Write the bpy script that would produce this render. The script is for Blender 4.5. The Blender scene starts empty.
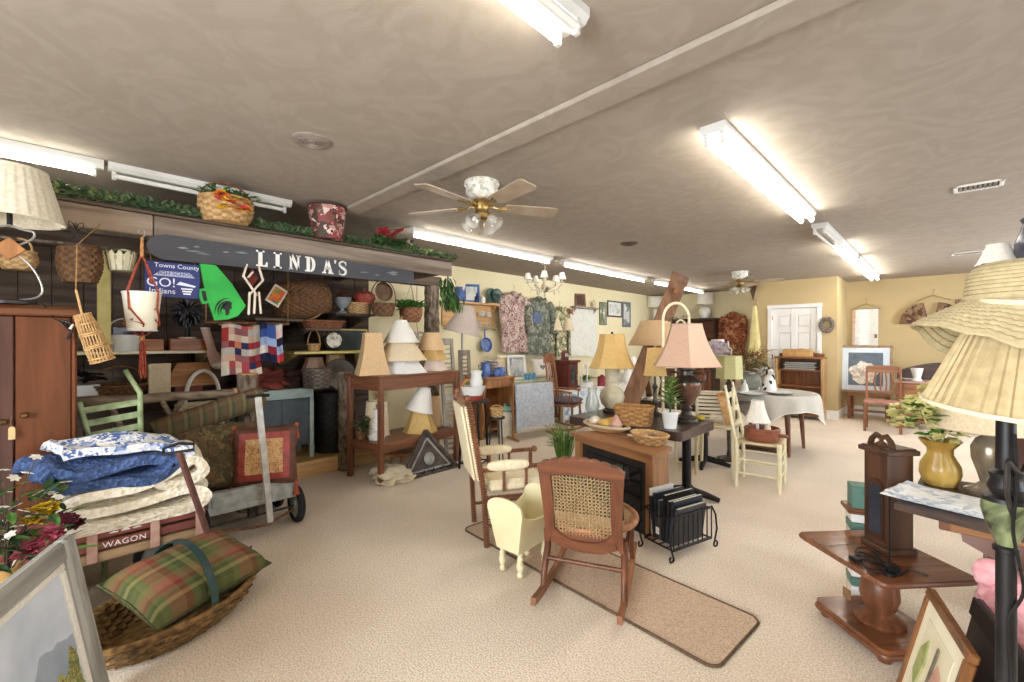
import bpy, bmesh, math, random
from math import sin, cos, pi, radians as R
from mathutils import Vector as V, Matrix, noise
random.seed(7)
scn = bpy.context.scene
col = scn.collection
# ---------------------------------------------------------------- camera, world, lights, exposure
FPX, EYE, YAW = 440.0, 1.40, R(44.6)
CS, SN = cos(YAW), sin(YAW)
cam_d = bpy.data.cameras.new('camera'); cam = bpy.data.objects.new('camera', cam_d); col.objects.link(cam)
cam_d.sensor_width = 36; cam_d.lens = FPX/1024*36; cam_d.clip_start = .05
cam.location = (0, 0, EYE); cam.rotation_euler = (R(90), 0, YAW)
scn.camera = cam
w = bpy.data.worlds.new('world'); scn.world = w; w.use_nodes = True
bg = w.node_tree.nodes['Background']; bg.inputs[0].default_value = (.75, .86, 1, 1); bg.inputs[1].default_value = 1.0
scn.view_settings.view_transform = 'Standard'; scn.view_settings.look = 'None'
scn.view_settings.gamma = 1; scn.view_settings.use_curve_mapping = False
scn.view_settings.exposure = 1.25
scn.cycles.use_denoising = True; scn.cycles.max_bounces = 8; scn.cycles.sample_clamp_indirect = 6
TUBE_ON = 13.0
def sm(pts, n=5):     # a smooth path through points
    P_ = [V(p) for p in pts]; out = []
    for i in range(len(P_)-1):
        p0, p1, p2, p3 = P_[max(i-1, 0)], P_[i], P_[i+1], P_[min(i+2, len(P_)-1)]
        for k in range(n): q = k/n; out.append(.5*((2*p1)+(-p0+p2)*q+(2*p0-5*p1+4*p2-p3)*q*q+(-p0+3*p1-3*p2+p3)*q**3))
    return out+[P_[-1]]
def area(name, loc, rot, sx, sy, power, colr):
    l = bpy.data.lights.new(name, 'AREA'); l.shape = 'RECTANGLE'; l.size = sx; l.size_y = sy
    l.energy = power; l.color = colr
    o = bpy.data.objects.new(name, l); col.objects.link(o); o.location = loc; o.rotation_euler = rot
    return o
RX = 2.6                                         # inside face of the right wall
for i, wy_ in enumerate((2.2, 5.0, 8.2)):        # daylight through the windows of the right wall
    area('daylight_fill', (RX+.25, wy_, 1.45), (0, R(90), 0), 1.5, 1.5, 80 if wy_ > 8 else 30, (.80, .89, 1))
area('daylight_fill', (-.6, -2.75, 1.45), (R(90), 0, 0), 2.6, 1.6, 110, (.9, .95, 1))   # unseen window light added behind the camera as fill

# ---------------------------------------------------------------- measuring: a pixel of the photograph to a point of the place
def fl(px, py, z=0.0):
    d = FPX*(z-EYE)/(341-py); return dp(px, py, d)
def dp(px, py, d):
    u = (px-512)/FPX; return V((d*(u*CS-SN), d*(CS+u*SN), EYE+d*(341-py)/FPX))
def wx(px, py, x):
    u = (px-512)/FPX; return dp(px, py, x/(u*CS-SN))
def wy(px, py, y):
    u = (px-512)/FPX; return dp(px, py, y/(CS+u*SN))

# ---------------------------------------------------------------- mesh collector
I4 = Matrix.Identity(4)
def rot(x=0, y=0, z=0): return Matrix.Rotation(R(z), 4, 'Z') @ Matrix.Rotation(R(y), 4, 'Y') @ Matrix.Rotation(R(x), 4, 'X')
def tr(x, y=None, z=None): return Matrix.Translation(V((x, y, z)) if y is not None else V(x))
class MB:
    def __init__(s): s.v = []; s.f = []; s.uv = []; s.mi = []; s.cur = 0
    def mat(s, i): s.cur = i; return s
    def add(s, vs, fs, uvs=None, M=None):
        b = len(s.v)
        s.v += [(M @ V(p)) if M else V(p) for p in vs]
        for k, fa in enumerate(fs):
            s.f.append([i+b for i in fa]); s.mi.append(s.cur)
            s.uv.append(uvs[k] if uvs else [(vs[i][0], vs[i][1]) for i in fa])
        return s
    def bx(s, cx, cy, cz, sx, sy, sz, b=.004, M=None):
        hx, hy, hz = sx/2, sy/2, sz/2; b = min(b, hx*.9, hy*.9, hz*.9)
        T = tr(cx, cy, cz); T = (T @ M) if M else T
        if b <= 0:
            vs = [(x, y, z) for x in (-hx, hx) for y in (-hy, hy) for z in (-hz, hz)]
            return s.add(vs, [(0,1,3,2),(4,6,7,5),(0,4,5,1),(2,3,7,6),(0,2,6,4),(1,5,7,3)], None, T)
        vs = []; 
        for sx_ in (-1, 1):
            for sy_ in (-1, 1):
                for sz_ in (-1, 1):
                    vs += [(sx_*hx, sy_*(hy-b), sz_*(hz-b)), (sx_*(hx-b), sy_*hy, sz_*(hz-b)), (sx_*(hx-b), sy_*(hy-b), sz_*hz)]
        def ix(a, c, d): return ((a > 0)*4+(c > 0)*2+(d > 0))*3
        fs = []
        for a in (-1, 1):
            q = [(a,-1,-1),(a,1,-1),(a,1,1),(a,-1,1)]
            fs.append([ix(*t) for t in (q if a > 0 else q[::-1])])
            q = [(-1,a,-1),(-1,a,1),(1,a,1),(1,a,-1)]
            fs.append([ix(*t)+1 for t in (q if a > 0 else q[::-1])])
            q = [(-1,-1,a),(1,-1,a),(1,1,a),(-1,1,a)]
            fs.append([ix(*t)+2 for t in (q if a > 0 else q[::-1])])
        for a in (-1, 1):
            for c in (-1, 1):
                fs.append([ix(a,c,-1), ix(a,c,1), ix(a,c,1)+1, ix(a,c,-1)+1])
                fs.append([ix(a,-1,c), ix(a,1,c), ix(a,1,c)+2, ix(a,-1,c)+2])
                fs.append([ix(-1,a,c)+1, ix(1,a,c)+1, ix(1,a,c)+2, ix(-1,a,c)+2])
                for d in (-1, 1): k = ix(a,c,d); fs.append([k, k+1, k+2])
        return s.add(vs, fs, None, T)
    def lo(s, x0, x1, y0, y1, z0, z1, b=.004): return s.bx((x0+x1)/2, (y0+y1)/2, (z0+z1)/2, abs(x1-x0), abs(y1-y0), abs(z1-z0), b)
    def bar(s, p, q, w_, h_, b=.003, up=(0, 0, 1)):
        p, q = V(p), V(q); d = q-p; L = d.length; d.normalize(); u = V(up)
        if abs(d.dot(u)) > .98: u = V((1, 0, 0))
        x = u.cross(d).normalized(); y = d.cross(x)
        M = Matrix(((x.x, y.x, d.x), (x.y, y.y, d.y), (x.z, y.z, d.z))).to_4x4(); m = (p+q)/2
        return s.bx(m.x, m.y, m.z, w_, h_, L, b, M)
    def tube(s, pts, r, n=8, closed=False, caps=True):
        pts = [V(p) for p in pts]; N = len(pts); rr = r if isinstance(r, (list, tuple)) else [r]*N
        vs = []; fs = []; prev = None
        for i, p in enumerate(pts):
            if closed: t = pts[(i+1) % N]-pts[i-1]
            else: t = pts[min(i+1, N-1)]-pts[max(i-1, 0)]
            if t.length < 1e-9: t = V((0, 0, 1))
            t.normalize()
            if prev is None:
                a = V((0, 0, 1)) if abs(t.z) < .9 else V((1, 0, 0)); x = a.cross(t).normalized()
            else:
                x = prev - t*prev.dot(t)
                if x.length < 1e-6: x = V((1, 0, 0)).cross(t)
                x.normalize()
            prev = x; y = t.cross(x)
            vs += [p+(x*cos(2*pi*k/n)+y*sin(2*pi*k/n))*rr[i] for k in range(n)]
        for i in range(N if closed else N-1):
            j = (i+1) % N
            fs += [(i*n+k, i*n+(k+1) % n, j*n+(k+1) % n, j*n+k) for k in range(n)]
        if caps and not closed: fs += [tuple(range(n))[::-1], tuple((N-1)*n+k for k in range(n))]
        return s.add(vs, fs)
    def lathe(s, prof, n=24, M=None, fn=None, caps=True, closed=False):
        vs = []; fs = []; N = len(prof)
        for r, z in prof:
            for k in range(n):
                a = 2*pi*k/n; q = r*(fn(a, z) if fn else 1); vs.append((q*cos(a), q*sin(a), z))
        for i in range(N if closed else N-1):
            j = (i+1) % N
            fs += [(i*n+k, i*n+(k+1) % n, j*n+(k+1) % n, j*n+k) for k in range(n)]
        if caps and not closed:
            if prof[0][0] > 1e-4: fs.append(tuple(range(n))[::-1])
            if prof[-1][0] > 1e-4: fs.append(tuple((N-1)*n+k for k in range(n)))
        return s.add(vs, fs, None, M)
    def prism(s, poly, z0, z1, M=None):
        n = len(poly); vs = [(x, y, z0) for x, y in poly]+[(x, y, z1) for x, y in poly]
        a = sum(poly[i][0]*poly[(i+1) % n][1]-poly[(i+1) % n][0]*poly[i][1] for i in range(n))
        fs = [tuple(range(n))[::-1], tuple(range(n, 2*n))]+[(i, (i+1) % n, n+(i+1) % n, n+i) for i in range(n)]
        if a < 0: fs = [f_[::-1] for f_ in fs]
        return s.add(vs, fs, None, M)
    def grid(s, fn, nu, nv, cu=False, us=1, vs_=1, M=None):
        vs = []; fs = []; uvs = []; W = nu if cu else nu+1
        for j in range(nv+1):
            for i in range(W): vs.append(tuple(fn(i/nu, j/nv)))
        for j in range(nv):
            for i in range(nu):
                k = (i+1) % W if cu else i+1
                fs.append((j*W+i, j*W+k, (j+1)*W+k, (j+1)*W+i))
                uvs.append([(i/nu*us, j/nv*vs_), ((i+1)/nu*us, j/nv*vs_), ((i+1)/nu*us, (j+1)/nv*vs_), (i/nu*us, (j+1)/nv*vs_)])
        return s.add(vs, fs, uvs, M)
    def sheet(s, fn, nu, nv, th=.004, us=1, vs_=1):     # a surface with real thickness
        P = [[V(fn(i/nu, j/nv)) for i in range(nu+1)] for j in range(nv+1)]
        vs = []; fs = []; uvs = []; W = nu+1; n0 = W*(nv+1)
        Nn = []
        for j in range(nv+1):
            for i in range(W):
                a = P[j][min(i+1, nu)]-P[j][max(i-1, 0)]; b = P[min(j+1, nv)][i]-P[max(j-1, 0)][i]
                q = a.cross(b); Nn.append(q.normalized() if q.length > 1e-12 else V((0, 0, 1)))
        for sg in (1, -1):
            for j in range(nv+1):
                for i in range(W): vs.append(P[j][i]+Nn[j*W+i]*(th/2*sg))
        for j in range(nv):
            for i in range(nu):
                q = (j*W+i, j*W+i+1, (j+1)*W+i+1, (j+1)*W+i)
                uq = [(i/nu*us, j/nv*vs_), ((i+1)/nu*us, j/nv*vs_), ((i+1)/nu*us, (j+1)/nv*vs_), (i/nu*us, (j+1)/nv*vs_)]
                fs.append(q); uvs.append(uq); fs.append(tuple(n0+t for t in q[::-1])); uvs.append(uq[::-1])
        E = [(i, 0) for i in range(nu)]+[(nu, j) for j in range(nv)]+[(i, nv) for i in range(nu, 0, -1)]+[(0, j) for j in range(nv, 0, -1)]
        E.append(E[0])
        for (a, b), (c, d) in zip(E[:-1], E[1:]):
            q = (b*W+a, n0+b*W+a, n0+d*W+c, d*W+c); fs.append(q); uvs.append([(a/nu*us, b/nv*vs_)]*2+[(c/nu*us, d/nv*vs_)]*2)
        return s.add(vs, fs, uvs)
    def blob(s, c, r, sub=2, amp=0, fq=3, seed=0, M=None, p=2.0):
        bm = bmesh.new(); bmesh.ops.create_icosphere(bm, subdivisions=sub, radius=1); bm.verts.ensure_lookup_table()
        rx, ry, rz = (r, r, r) if not isinstance(r, (tuple, list)) else r
        vs = []
        for q in bm.verts:
            d = q.co.normalized(); k = 1
            if p != 2: k = 1/((abs(d.x)**p+abs(d.y)**p+abs(d.z)**p)**(1/p))
            if amp: k *= 1+amp*noise.noise(d*fq+V((seed*3.1, seed*1.7, 0)))
            vs.append((c[0]+d.x*k*rx, c[1]+d.y*k*ry, c[2]+d.z*k*rz))
        fs = [tuple(x.index for x in f_.verts) for f_ in bm.faces]; bm.free()
        return s.add(vs, fs, None, M)
    def xf(s, M, start=0):
        for i in range(start, len(s.v)): s.v[i] = M @ s.v[i]
        return s
    def leaf(s, p, d, L, wd, up=(0, 0, 1), bend=.2):     # a folded leaf blade with a little thickness
        p, d = V(p), V(d).normalized(); x = d.cross(V(up))
        if x.length < 1e-4: x = V((1, 0, 0))
        x.normalize(); n = x.cross(d)
        a = [p, p+d*L*.35+x*wd/2+n*L*.02, p+d*L*.35-x*wd/2+n*L*.02, p+d*L*.35-n*wd*.15, p+d*L*.75+x*wd*.33-n*L*bend*.35, p+d*L*.75-x*wd*.33-n*L*bend*.35, p+d*L*.75-n*(wd*.12+L*bend*.35), p+d*L-n*L*bend]
        return s.add(a, [(0,1,3),(0,3,2),(1,4,6,3),(3,6,5,2),(4,7,6),(6,7,5)])
# ---------------------------------------------------------------- objects
def part(mb, name, m, parent=None, label=None, ang=38):
    me = bpy.data.meshes.new(name); me.from_pydata([tuple(p) for p in mb.v], [], mb.f)
    uvl = me.uv_layers.new(name='UVMap'); flat = [c for f_ in mb.uv for t in f_ for c in t]
    if len(flat) == len(uvl.data)*2: uvl.data.foreach_set('uv', flat)
    me.polygons.foreach_set('use_smooth', [True]*len(me.polygons))
    ms = m if isinstance(m, (list, tuple)) else [m]
    for q in ms: me.materials.append(q)
    if len(ms) > 1: me.polygons.foreach_set('material_index', mb.mi)
    me.update(); me.set_sharp_from_angle(angle=R(ang))
    o = bpy.data.objects.new(name, me); col.objects.link(o)
    if parent: o.parent = parent
    if label: o['label'] = label
    return o
def tag(o, label, cat, group=None, kind=None):
    o['label'] = label; o['category'] = cat
    if group: o['group'] = group
    if kind: o['kind'] = kind
    return o
def T(name, label, cat, loc=(0, 0, 0), rz=0, group=None, rx=0, ry=0):
    o = bpy.data.objects.new(name, None); col.objects.link(o); o.empty_display_size = .05
    o.location = loc; o.rotation_euler = (R(rx), R(ry), R(rz)); return tag(o, label, cat, group)
def solo(mb, name, m, label, cat, loc=(0, 0, 0), rz=0, group=None, kind=None, rx=0, ry=0, ang=38):
    o = part(mb, name, m, ang=ang); o.location = loc; o.rotation_euler = (R(rx), R(ry), R(rz)); return tag(o, label, cat, group, kind)
def struct(mb, name, m, parent=None, ang=38):
    o = part(mb, name, m, parent, ang=ang)
    if not parent: o['kind'] = 'structure'
    return o
def copyt(o, loc, rz=None, label=None, parent=None):
    c = o.copy(); col.objects.link(c)
    if parent: c.parent = parent
    else:
        c.location = loc
        if rz is not None: c.rotation_euler.z = R(rz)
        if label: c['label'] = label
    for ch in [x for x in list(bpy.data.objects) if x.parent == o]: copyt(ch, None, parent=c)
    return c
def text_mb(txt, size, depth=.002, M=None, spacing=1.0):
    cu = bpy.data.curves.new('t', 'FONT'); cu.body = txt; cu.size = size; cu.extrude = depth/2; cu.align_x = 'CENTER'; cu.space_character = spacing
    cu.resolution_u = 3
    ob = bpy.data.objects.new('t', cu); me = bpy.data.meshes.new_from_object(ob)
    mb = MB().add([tuple(v.co) for v in me.vertices], [tuple(p.vertices) for p in me.polygons], None, M)
    bpy.data.objects.remove(ob); bpy.data.meshes.remove(me); bpy.data.curves.remove(cu); return mb
# ---------------------------------------------------------------- materials
def C(h):
    h = h.lstrip('#'); o = []
    for i in (0, 2, 4):
        c = int(h[i:i+2], 16)/255; o.append(c/12.92 if c <= .04045 else ((c+.055)/1.055)**2.4)
    return (*o, 1)
_mats = {}
def mt(name, c1, c2=None, kind='noise', scale=12, rough=.6, metal=0, bump=0, st=(1, 1, 1), coord='Object', cols=None, emit=0, trans=0, detail=4, dist=0, ior=1.45, alpha=1, lo=.35, hi=.65):
    if name in _mats: return _mats[name]
    m = bpy.data.materials.new(name); m.use_nodes = True; _mats[name] = m
    nt = m.node_tree; N = nt.nodes; L = nt.links; b = N['Principled BSDF']
    b.inputs['Roughness'].default_value = rough; b.inputs['Metallic'].default_value = metal; b.inputs['IOR'].default_value = ior
    a1 = C(c1); a2 = C(c2) if c2 else tuple([x*.78 for x in a1[:3]]+[1])
    if trans: b.inputs['Transmission Weight'].default_value = trans
    if alpha < 1: b.inputs['Alpha'].default_value = alpha
    if kind == 'plain':
        b.inputs['Base Color'].default_value = a1
        if emit: b.inputs['Emission Color'].default_value = a1; b.inputs['Emission Strength'].default_value = emit
        return m
    tc = N.new('ShaderNodeTexCoord'); mp = N.new('ShaderNodeMapping'); mp.inputs['Scale'].default_value = st
    L.new(tc.outputs[coord], mp.inputs[0]); vec = mp.outputs[0]
    rp = N.new('ShaderNodeValToRGB'); rp.color_ramp.elements[0].position = lo; rp.color_ramp.elements[1].position = hi
    rp.color_ramp.elements[0].color = a2; rp.color_ramp.elements[1].color = a1
    def noi(sc, de=detail, di=dist):
        n = N.new('ShaderNodeTexNoise'); n.inputs['Scale'].default_value = sc; n.inputs['Detail'].default_value = de; n.inputs['Distortion'].default_value = di
        L.new(vec, n.inputs['Vector']); return n
    def setcols(cl, const=True):
        e = rp.color_ramp.elements
        while len(e) > 1: e.remove(e[-1])
        if const: rp.color_ramp.interpolation = 'CONSTANT'
        e[0].position = 0; e[0].color = C(cl[0])
        for i, c in enumerate(cl[1:], 1): q = e.new(i/len(cl)); q.color = C(c)
    fac = None; bsrc = None
    if kind == 'noise':
        n = noi(scale); fac = n.outputs[0]; bsrc = fac
    elif kind == 'wood':
        n = noi(scale, 6, .6); fac = n.outputs[0]; bsrc = fac
    elif kind == 'wave':
        n = N.new('ShaderNodeTexWave'); n.inputs['Scale'].default_value = scale; n.inputs['Distortion'].default_value = dist; n.inputs['Detail'].default_value = 1.5
        L.new(vec, n.inputs['Vector']); fac = n.outputs['Fac']; bsrc = fac
    elif kind == 'weave':
        ws = []
        for ax in ('X', 'Z'):
            n = N.new('ShaderNodeTexWave'); n.bands_direction = ax; n.inputs['Scale'].default_value = scale; n.inputs['Distortion'].default_value = dist
            L.new(vec, n.inputs['Vector']); ws.append(n)
        n = N.new('ShaderNodeMath'); n.operation = 'MULTIPLY'; L.new(ws[0].outputs['Fac'], n.inputs[0]); L.new(ws[1].outputs['Fac'], n.inputs[1])
        a = N.new('ShaderNodeMath'); a.operation = 'ADD'; q = noi(scale*.6); L.new(n.outputs[0], a.inputs[0]); L.new(q.outputs[0], a.inputs[1])
        fac = a.outputs[0]; bsrc = n.outputs[0]
    elif kind in ('spots', 'cells'):
        v0 = vec
        if dist:
            q = noi(scale*.8, 2, 0); mx = N.new('ShaderNodeMix'); mx.data_type = 'VECTOR'; mx.inputs[0].default_value = dist
            L.new(v0, mx.inputs[4]); L.new(q.outputs['Color'], mx.inputs[5]); v0 = mx.outputs[1]
        n = N.new('ShaderNodeTexVoronoi'); n.inputs['Scale'].default_value = scale; L.new(v0, n.inputs['Vector'])
        sp = N.new('ShaderNodeSeparateColor'); L.new(n.outputs['Color'], sp.inputs[0]); fac = sp.outputs[0]; bsrc = n.outputs['Distance']; setcols(cols)
    elif kind == 'patch':
        m1 = N.new('ShaderNodeVectorMath'); m1.operation = 'SCALE'; m1.inputs[3].default_value = scale; L.new(vec, m1.inputs[0])
        m2 = N.new('ShaderNodeVectorMath'); m2.operation = 'FLOOR'; L.new(m1.outputs[0], m2.inputs[0])
        n = N.new('ShaderNodeTexWhiteNoise'); n.noise_dimensions = '2D'; L.new(m2.outputs[0], n.inputs['Vector']); fac = n.outputs['Value']; setcols(cols)
    elif kind == 'plaid':
        sx = N.new('ShaderNodeSeparateXYZ'); L.new(vec, sx.inputs[0]); ps = []
        for ax, k in ((0, scale), (1, scale*1.2)):
            u1 = N.new('ShaderNodeMath'); u1.operation = 'MULTIPLY'; u1.inputs[1].default_value = k; L.new(sx.outputs[ax], u1.inputs[0])
            u2 = N.new('ShaderNodeMath'); u2.operation = 'FRACT'; L.new(u1.outputs[0], u2.inputs[0])
            r2 = N.new('ShaderNodeValToRGB'); r2.color_ramp.interpolation = 'CONSTANT'; e = r2.color_ramp.elements
            while len(e) > 1: e.remove(e[-1])
            e[0].position = 0; cl = cols if ax == 0 else cols[::-1]; e[0].color = C(cl[0][1])
            for p_, c_ in cl_sorted(cl)[1:]: q = e.new(p_); q.color = C(c_)
            L.new(u2.outputs[0], r2.inputs[0]); ps.append(r2)
        mx = N.new('ShaderNodeMix'); mx.data_type = 'RGBA'; mx.inputs[0].default_value = .5
        L.new(ps[0].outputs[0], mx.inputs[6]); L.new(ps[1].outputs[0], mx.inputs[7]); L.new(mx.outputs[2], b.inputs['Base Color'])
        bsrc = noi(300).outputs[0]
    if fac is not None: L.new(fac, rp.inputs[0]); L.new(rp.outputs[0], b.inputs['Base Color'])
    if emit and fac is not None: L.new(rp.outputs[0], b.inputs['Emission Color']); b.inputs['Emission Strength'].default_value = emit
    if bump and bsrc is not None:
        bn = N.new('ShaderNodeBump'); bn.inputs['Strength'].default_value = bump; bn.inputs['Distance'].default_value = .01
        L.new(bsrc, bn.inputs['Height']); L.new(bn.outputs[0], b.inputs['Normal'])
    return m
def cl_sorted(cl):
    ps = [i/len(cl) for i in range(len(cl))]; return [(ps[i], c[1]) for i, c in enumerate(cl)]
def wood(name, c1, c2, ax='z', rough=.4, sc=14, bump=.15):
    st = {'x': (.12, 1.6, 1.6), 'y': (1.6, .12, 1.6), 'z': (1.6, 1.6, .12)}[ax]
    return mt(name, c1, c2, 'wood', sc, rough, 0, bump, st)
# wood tones
OAK = wood('oak wood', '#b9824f', '#97633a'); OAKX = wood('oak wood along', '#b98550', '#96633a', 'x')
WAL = wood('walnut wood', '#87553a', '#603a24'); WALX = wood('walnut wood along', '#8a583c', '#633d27', 'x'); WALY = wood('walnut wood across', '#86543a', '#5f3924', 'y')
MAH = wood('mahogany', '#7a4426', '#56301b'); MAHX = wood('mahogany along', '#80492c', '#5a321d', 'x')
DRK = wood('dark wood', '#4a342b', '#33231d'); DRKX = wood('dark wood along', '#523c33', '#382822', 'x')
PINE = wood('pine boards', '#d9b27c', '#bf935c', 'y', .5); PINEX = wood('pine boards along', '#d4a873', '#b98a58', 'x', .5)
RUST = wood('weathered timber', '#9a8a7a', '#6e5e50', 'y', .9, 9, .6)
RUSTD = wood('old dark timber', '#6b5b4e', '#463930', 'y', .9, 9, .6)
GREYW = wood('grey barn wood', '#b3aca2', '#857c72', 'z', .85, 10, .5)
BARK = mt('tree bark', '#8a7a68', '#4a3d31', 'noise', 30, .95, 0, 1.0, (1, 1, .35))
LOG = mt('log bark', '#9c8a74', '#6c5a48', 'noise', 26, .9, 0, .8, (1, .3, 1))
CUT = mt('cut wood', '#d8a468', '#b98048', 'noise', 30, .7)
# paints and metals
CREAM = mt('cream paint', '#efe6c4', '#e6dab2', 'noise', 6, .45)
WHITE = mt('white paint', '#f0eeea', '#ebe8e3', 'noise', 6, .45)
BLACK = mt('black metal', '#221f1f', '#151313', 'noise', 20, .45, .3)
BLKW = mt('black wood', '#2b2624', '#1b1716', 'noise', 15, .4)
BRASS = mt('brass', '#b99c62', '#8a6e40', 'noise', 15, .35, .8)
IRON = mt('dark iron', '#4a4440', '#2e2926', 'noise', 30, .5, .8)
STEEL = mt('brushed steel', '#b9b8b4', '#94928c', 'noise', 40, .35, .5)
GALV = mt('galvanised metal', '#b0b2ae', '#8f928c', 'noise', 14, .5, .3)
CERW = mt('white ceramic', '#efeeea', '#e2e0da', 'noise', 5, .15)
GLASS = mt('clear glass', '#f4f8f8', kind='plain', rough=.03, trans=1)
FROST = mt('frosted glass', '#e8ece6', kind='plain', rough=.25, trans=.75)
SH_W = mt('white shade cloth', '#efebe2', '#e3ddd0', 'noise', 90, .9, 0, .1)
SH_C = mt('cream shade cloth', '#e6d6b8', '#d8c4a0', 'noise', 90, .9, 0, .1)
SH_T = mt('tan shade cloth', '#d8b88f', '#c8a578', 'noise', 90, .9, 0, .1)
SH_Y = mt('gold shade cloth', '#dcb978', '#caa564', 'noise', 90, .8, 0, .1)
SH_P = mt('rose shade cloth', '#d3b29b', '#c4a088', 'noise', 120, .85, 0, .15)
SH_G = mt('grey shade cloth', '#b9aaa0', '#a99a90', 'noise', 90, .9, 0, .1)
WIC = mt('honey wicker', '#b98a52', '#9a6e3a', 'noise', 35, .7, 0, .2)
WICD = mt('brown wicker', '#86603e', '#62432a', 'noise', 35, .75, 0, .2)
WICL = mt('pale wicker', '#cfaa76', '#b48a56', 'noise', 35, .7, 0, .2)
WICK = mt('black wicker', '#23211f', '#0f0e0e', 'noise', 60, .6, 0, .3)
WICG = mt('grey wicker', '#8f8379', '#5b5048', 'noise', 60, .75, 0, .3)
LEAF = mt('green leaves', '#5f8a3c', '#2f5226', 'noise', 18, .55)
LEAFD = mt('dark green leaves', '#3b5a34', '#1f3520', 'noise', 25, .6)
LEAFL = mt('light green leaves', '#8fae52', '#5a8238', 'noise', 25, .55)
TWINE = mt('twine', '#b08a58', '#8a6436', 'noise', 80, .9)
# ---------------------------------------------------------------- generic shapes
def shade_mb(rt, rb, h, n=0, curve=.0, pleat=0, pa=.02, th=.0035, nu=48, oval=1.0):
    def rad(t, a, off):
        r = rb+(rt-rb)*(t+curve*sin(pi*t)*.5)-off
        if n:
            q = (a % (2*pi/n))-pi/n; r *= cos(pi/n)/cos(q)
        if pleat: r *= 1+pa*((a*pleat/(2*pi)+.02) % 1-.5)
        return r
    if n: nu = n*4
    if pleat: nu = pleat*5
    mb = MB(); nv = 10
    for off, rev in ((0, False), (th, True)):
        def fn(u_, v_):
            a = u_*2*pi; r = rad(v_, a, off); return (r*cos(a), r*sin(a)*oval, v_*h)
        b = len(mb.f); mb.grid(fn, nu, nv, True)
        if rev: mb.f[b:] = [f_[::-1] for f_ in mb.f[b:]]
    W = nu; n0 = W*(nv+1)
    for k in range(W):
        k2 = (k+1) % W
        mb.f.append([k, n0+k, n0+k2, k2]); mb.uv.append([(0, 0)]*4); mb.mi.append(0)
        t0 = nv*W; mb.f.append([t0+k, t0+k2, n0+t0+k2, n0+t0+k]); mb.uv.append([(0, 0)]*4); mb.mi.append(0)
    return mb
def ring_mb(r, z, tr_, n=0, nu=40, oval=1.0):
    pts = []
    N_ = n*4 if n else nu
    for k in range(N_):
        a = 2*pi*k/N_; q = r
        if n: q *= cos(pi/n)/cos((a % (2*pi/n))-pi/n)
        pts.append((q*cos(a), q*sin(a)*oval, z))
    return MB().tube(pts, tr_, 6, closed=True)
def add_shade(parent, z, rt, rb, h, m, mtrim=None, n=0, curve=0, pleat=0, pa=.02, name='lampshade', oval=1.0, frame=True):
    s_ = part(shade_mb(rt, rb, h, n, curve, pleat, pa, oval=oval), name, m, parent); s_.location.z = z
    tm = mtrim or m
    a = part(ring_mb(rt, h, .004, n, oval=oval), 'rim', tm, s_); b_ = part(ring_mb(rb, 0, .005, n, oval=oval), 'rim', tm, s_)
    if frame:
        sp = MB(); 
        for k in range(3): sp.tube([(0, 0, h-.012), (rt*.97*cos(2.1*k), rt*.97*sin(2.1*k)*oval, h-.004)], .0018, 5)
        sp.tube([(.012*cos(t*pi/4), .012*sin(t*pi/4), h-.012) for t in range(8)], .0025, 5, closed=True)
        part(sp, 'spider_fitting', STEEL, s_)
    return s_
def weave_mb(prof, k=28, rows=None, amp=.03, M=None, oval=1.0, sq=2.0, nv=None, base=True):
    """woven basket wall following a profile of (radius, height); rows of weave alternate over the stakes"""
    L = [0]
    for a, b in zip(prof[:-1], prof[1:]): L.append(L[-1]+math.hypot(b[0]-a[0], b[1]-a[1]))
    def at_(t):
        d = t*L[-1]
        for i in range(len(prof)-1):
            if d <= L[i+1]+1e-9:
                q = (d-L[i])/max(L[i+1]-L[i], 1e-9); return prof[i][0]+(prof[i+1][0]-prof[i][0])*q, prof[i][1]+(prof[i+1][1]-prof[i][1])*q
        return prof[-1]
    rows = rows or 10; nv = rows*2; nu = k*4; mb = MB()
    def fn(inner):
        def g(u_, v_):
            a = u_*2*pi; r, z = at_(v_); ro = v_*rows
            w_ = cos(a*k+(int(ro) % 2)*pi)*abs(sin(pi*(ro % 1)) if abs(ro % 1) > 1e-6 else 0)
            se = 1/((abs(cos(a))**sq+abs(sin(a))**sq)**(1/sq))
            q = (r*(1+amp*1.6*w_)-(r*.06+.002 if inner else 0))*se
            return (q*cos(a), q*sin(a)*oval, z+(.004 if inner and v_ < .02 else 0))
        return g
    mb.grid(fn(False), nu, nv, True); b = len(mb.f); mb.grid(fn(True), nu, nv, True); mb.f[b:] = [f_[::-1] for f_ in mb.f[b:]]
    n0 = nu*(nv+1)
    for kk in range(nu):
        k2 = (kk+1) % nu; t0 = nv*nu
        mb.f.append([t0+kk, t0+k2, n0+t0+k2, n0+t0+kk]); mb.uv.append([(0, 0)]*4); mb.mi.append(0)
    if base:
        mb.f.append(list(range(nu))[::-1]); mb.uv.append([(0, 0)]*nu); mb.mi.append(0)
        mb.f.append(list(range(n0, n0+nu))); mb.uv.append([(0, 0)]*nu); mb.mi.append(0)
    for q in range(nu*nv): mb.mi[q] = (q % nu//4+q//nu//2) % 2
    if M: mb.xf(M)
    return mb
_dk = {}
def dk(m, k=.62):      # the darker of two alternating canes
    if m.name not in _dk:
        c = m.copy(); c.name = m.name+' dark strand'; _dk[m.name] = c
        for n in c.node_tree.nodes:
            if n.type == 'VALTORGB':
                for e in n.color_ramp.elements: e.color = [x*k for x in e.color[:3]]+[1]
    return [m, _dk[m.name]]
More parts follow.
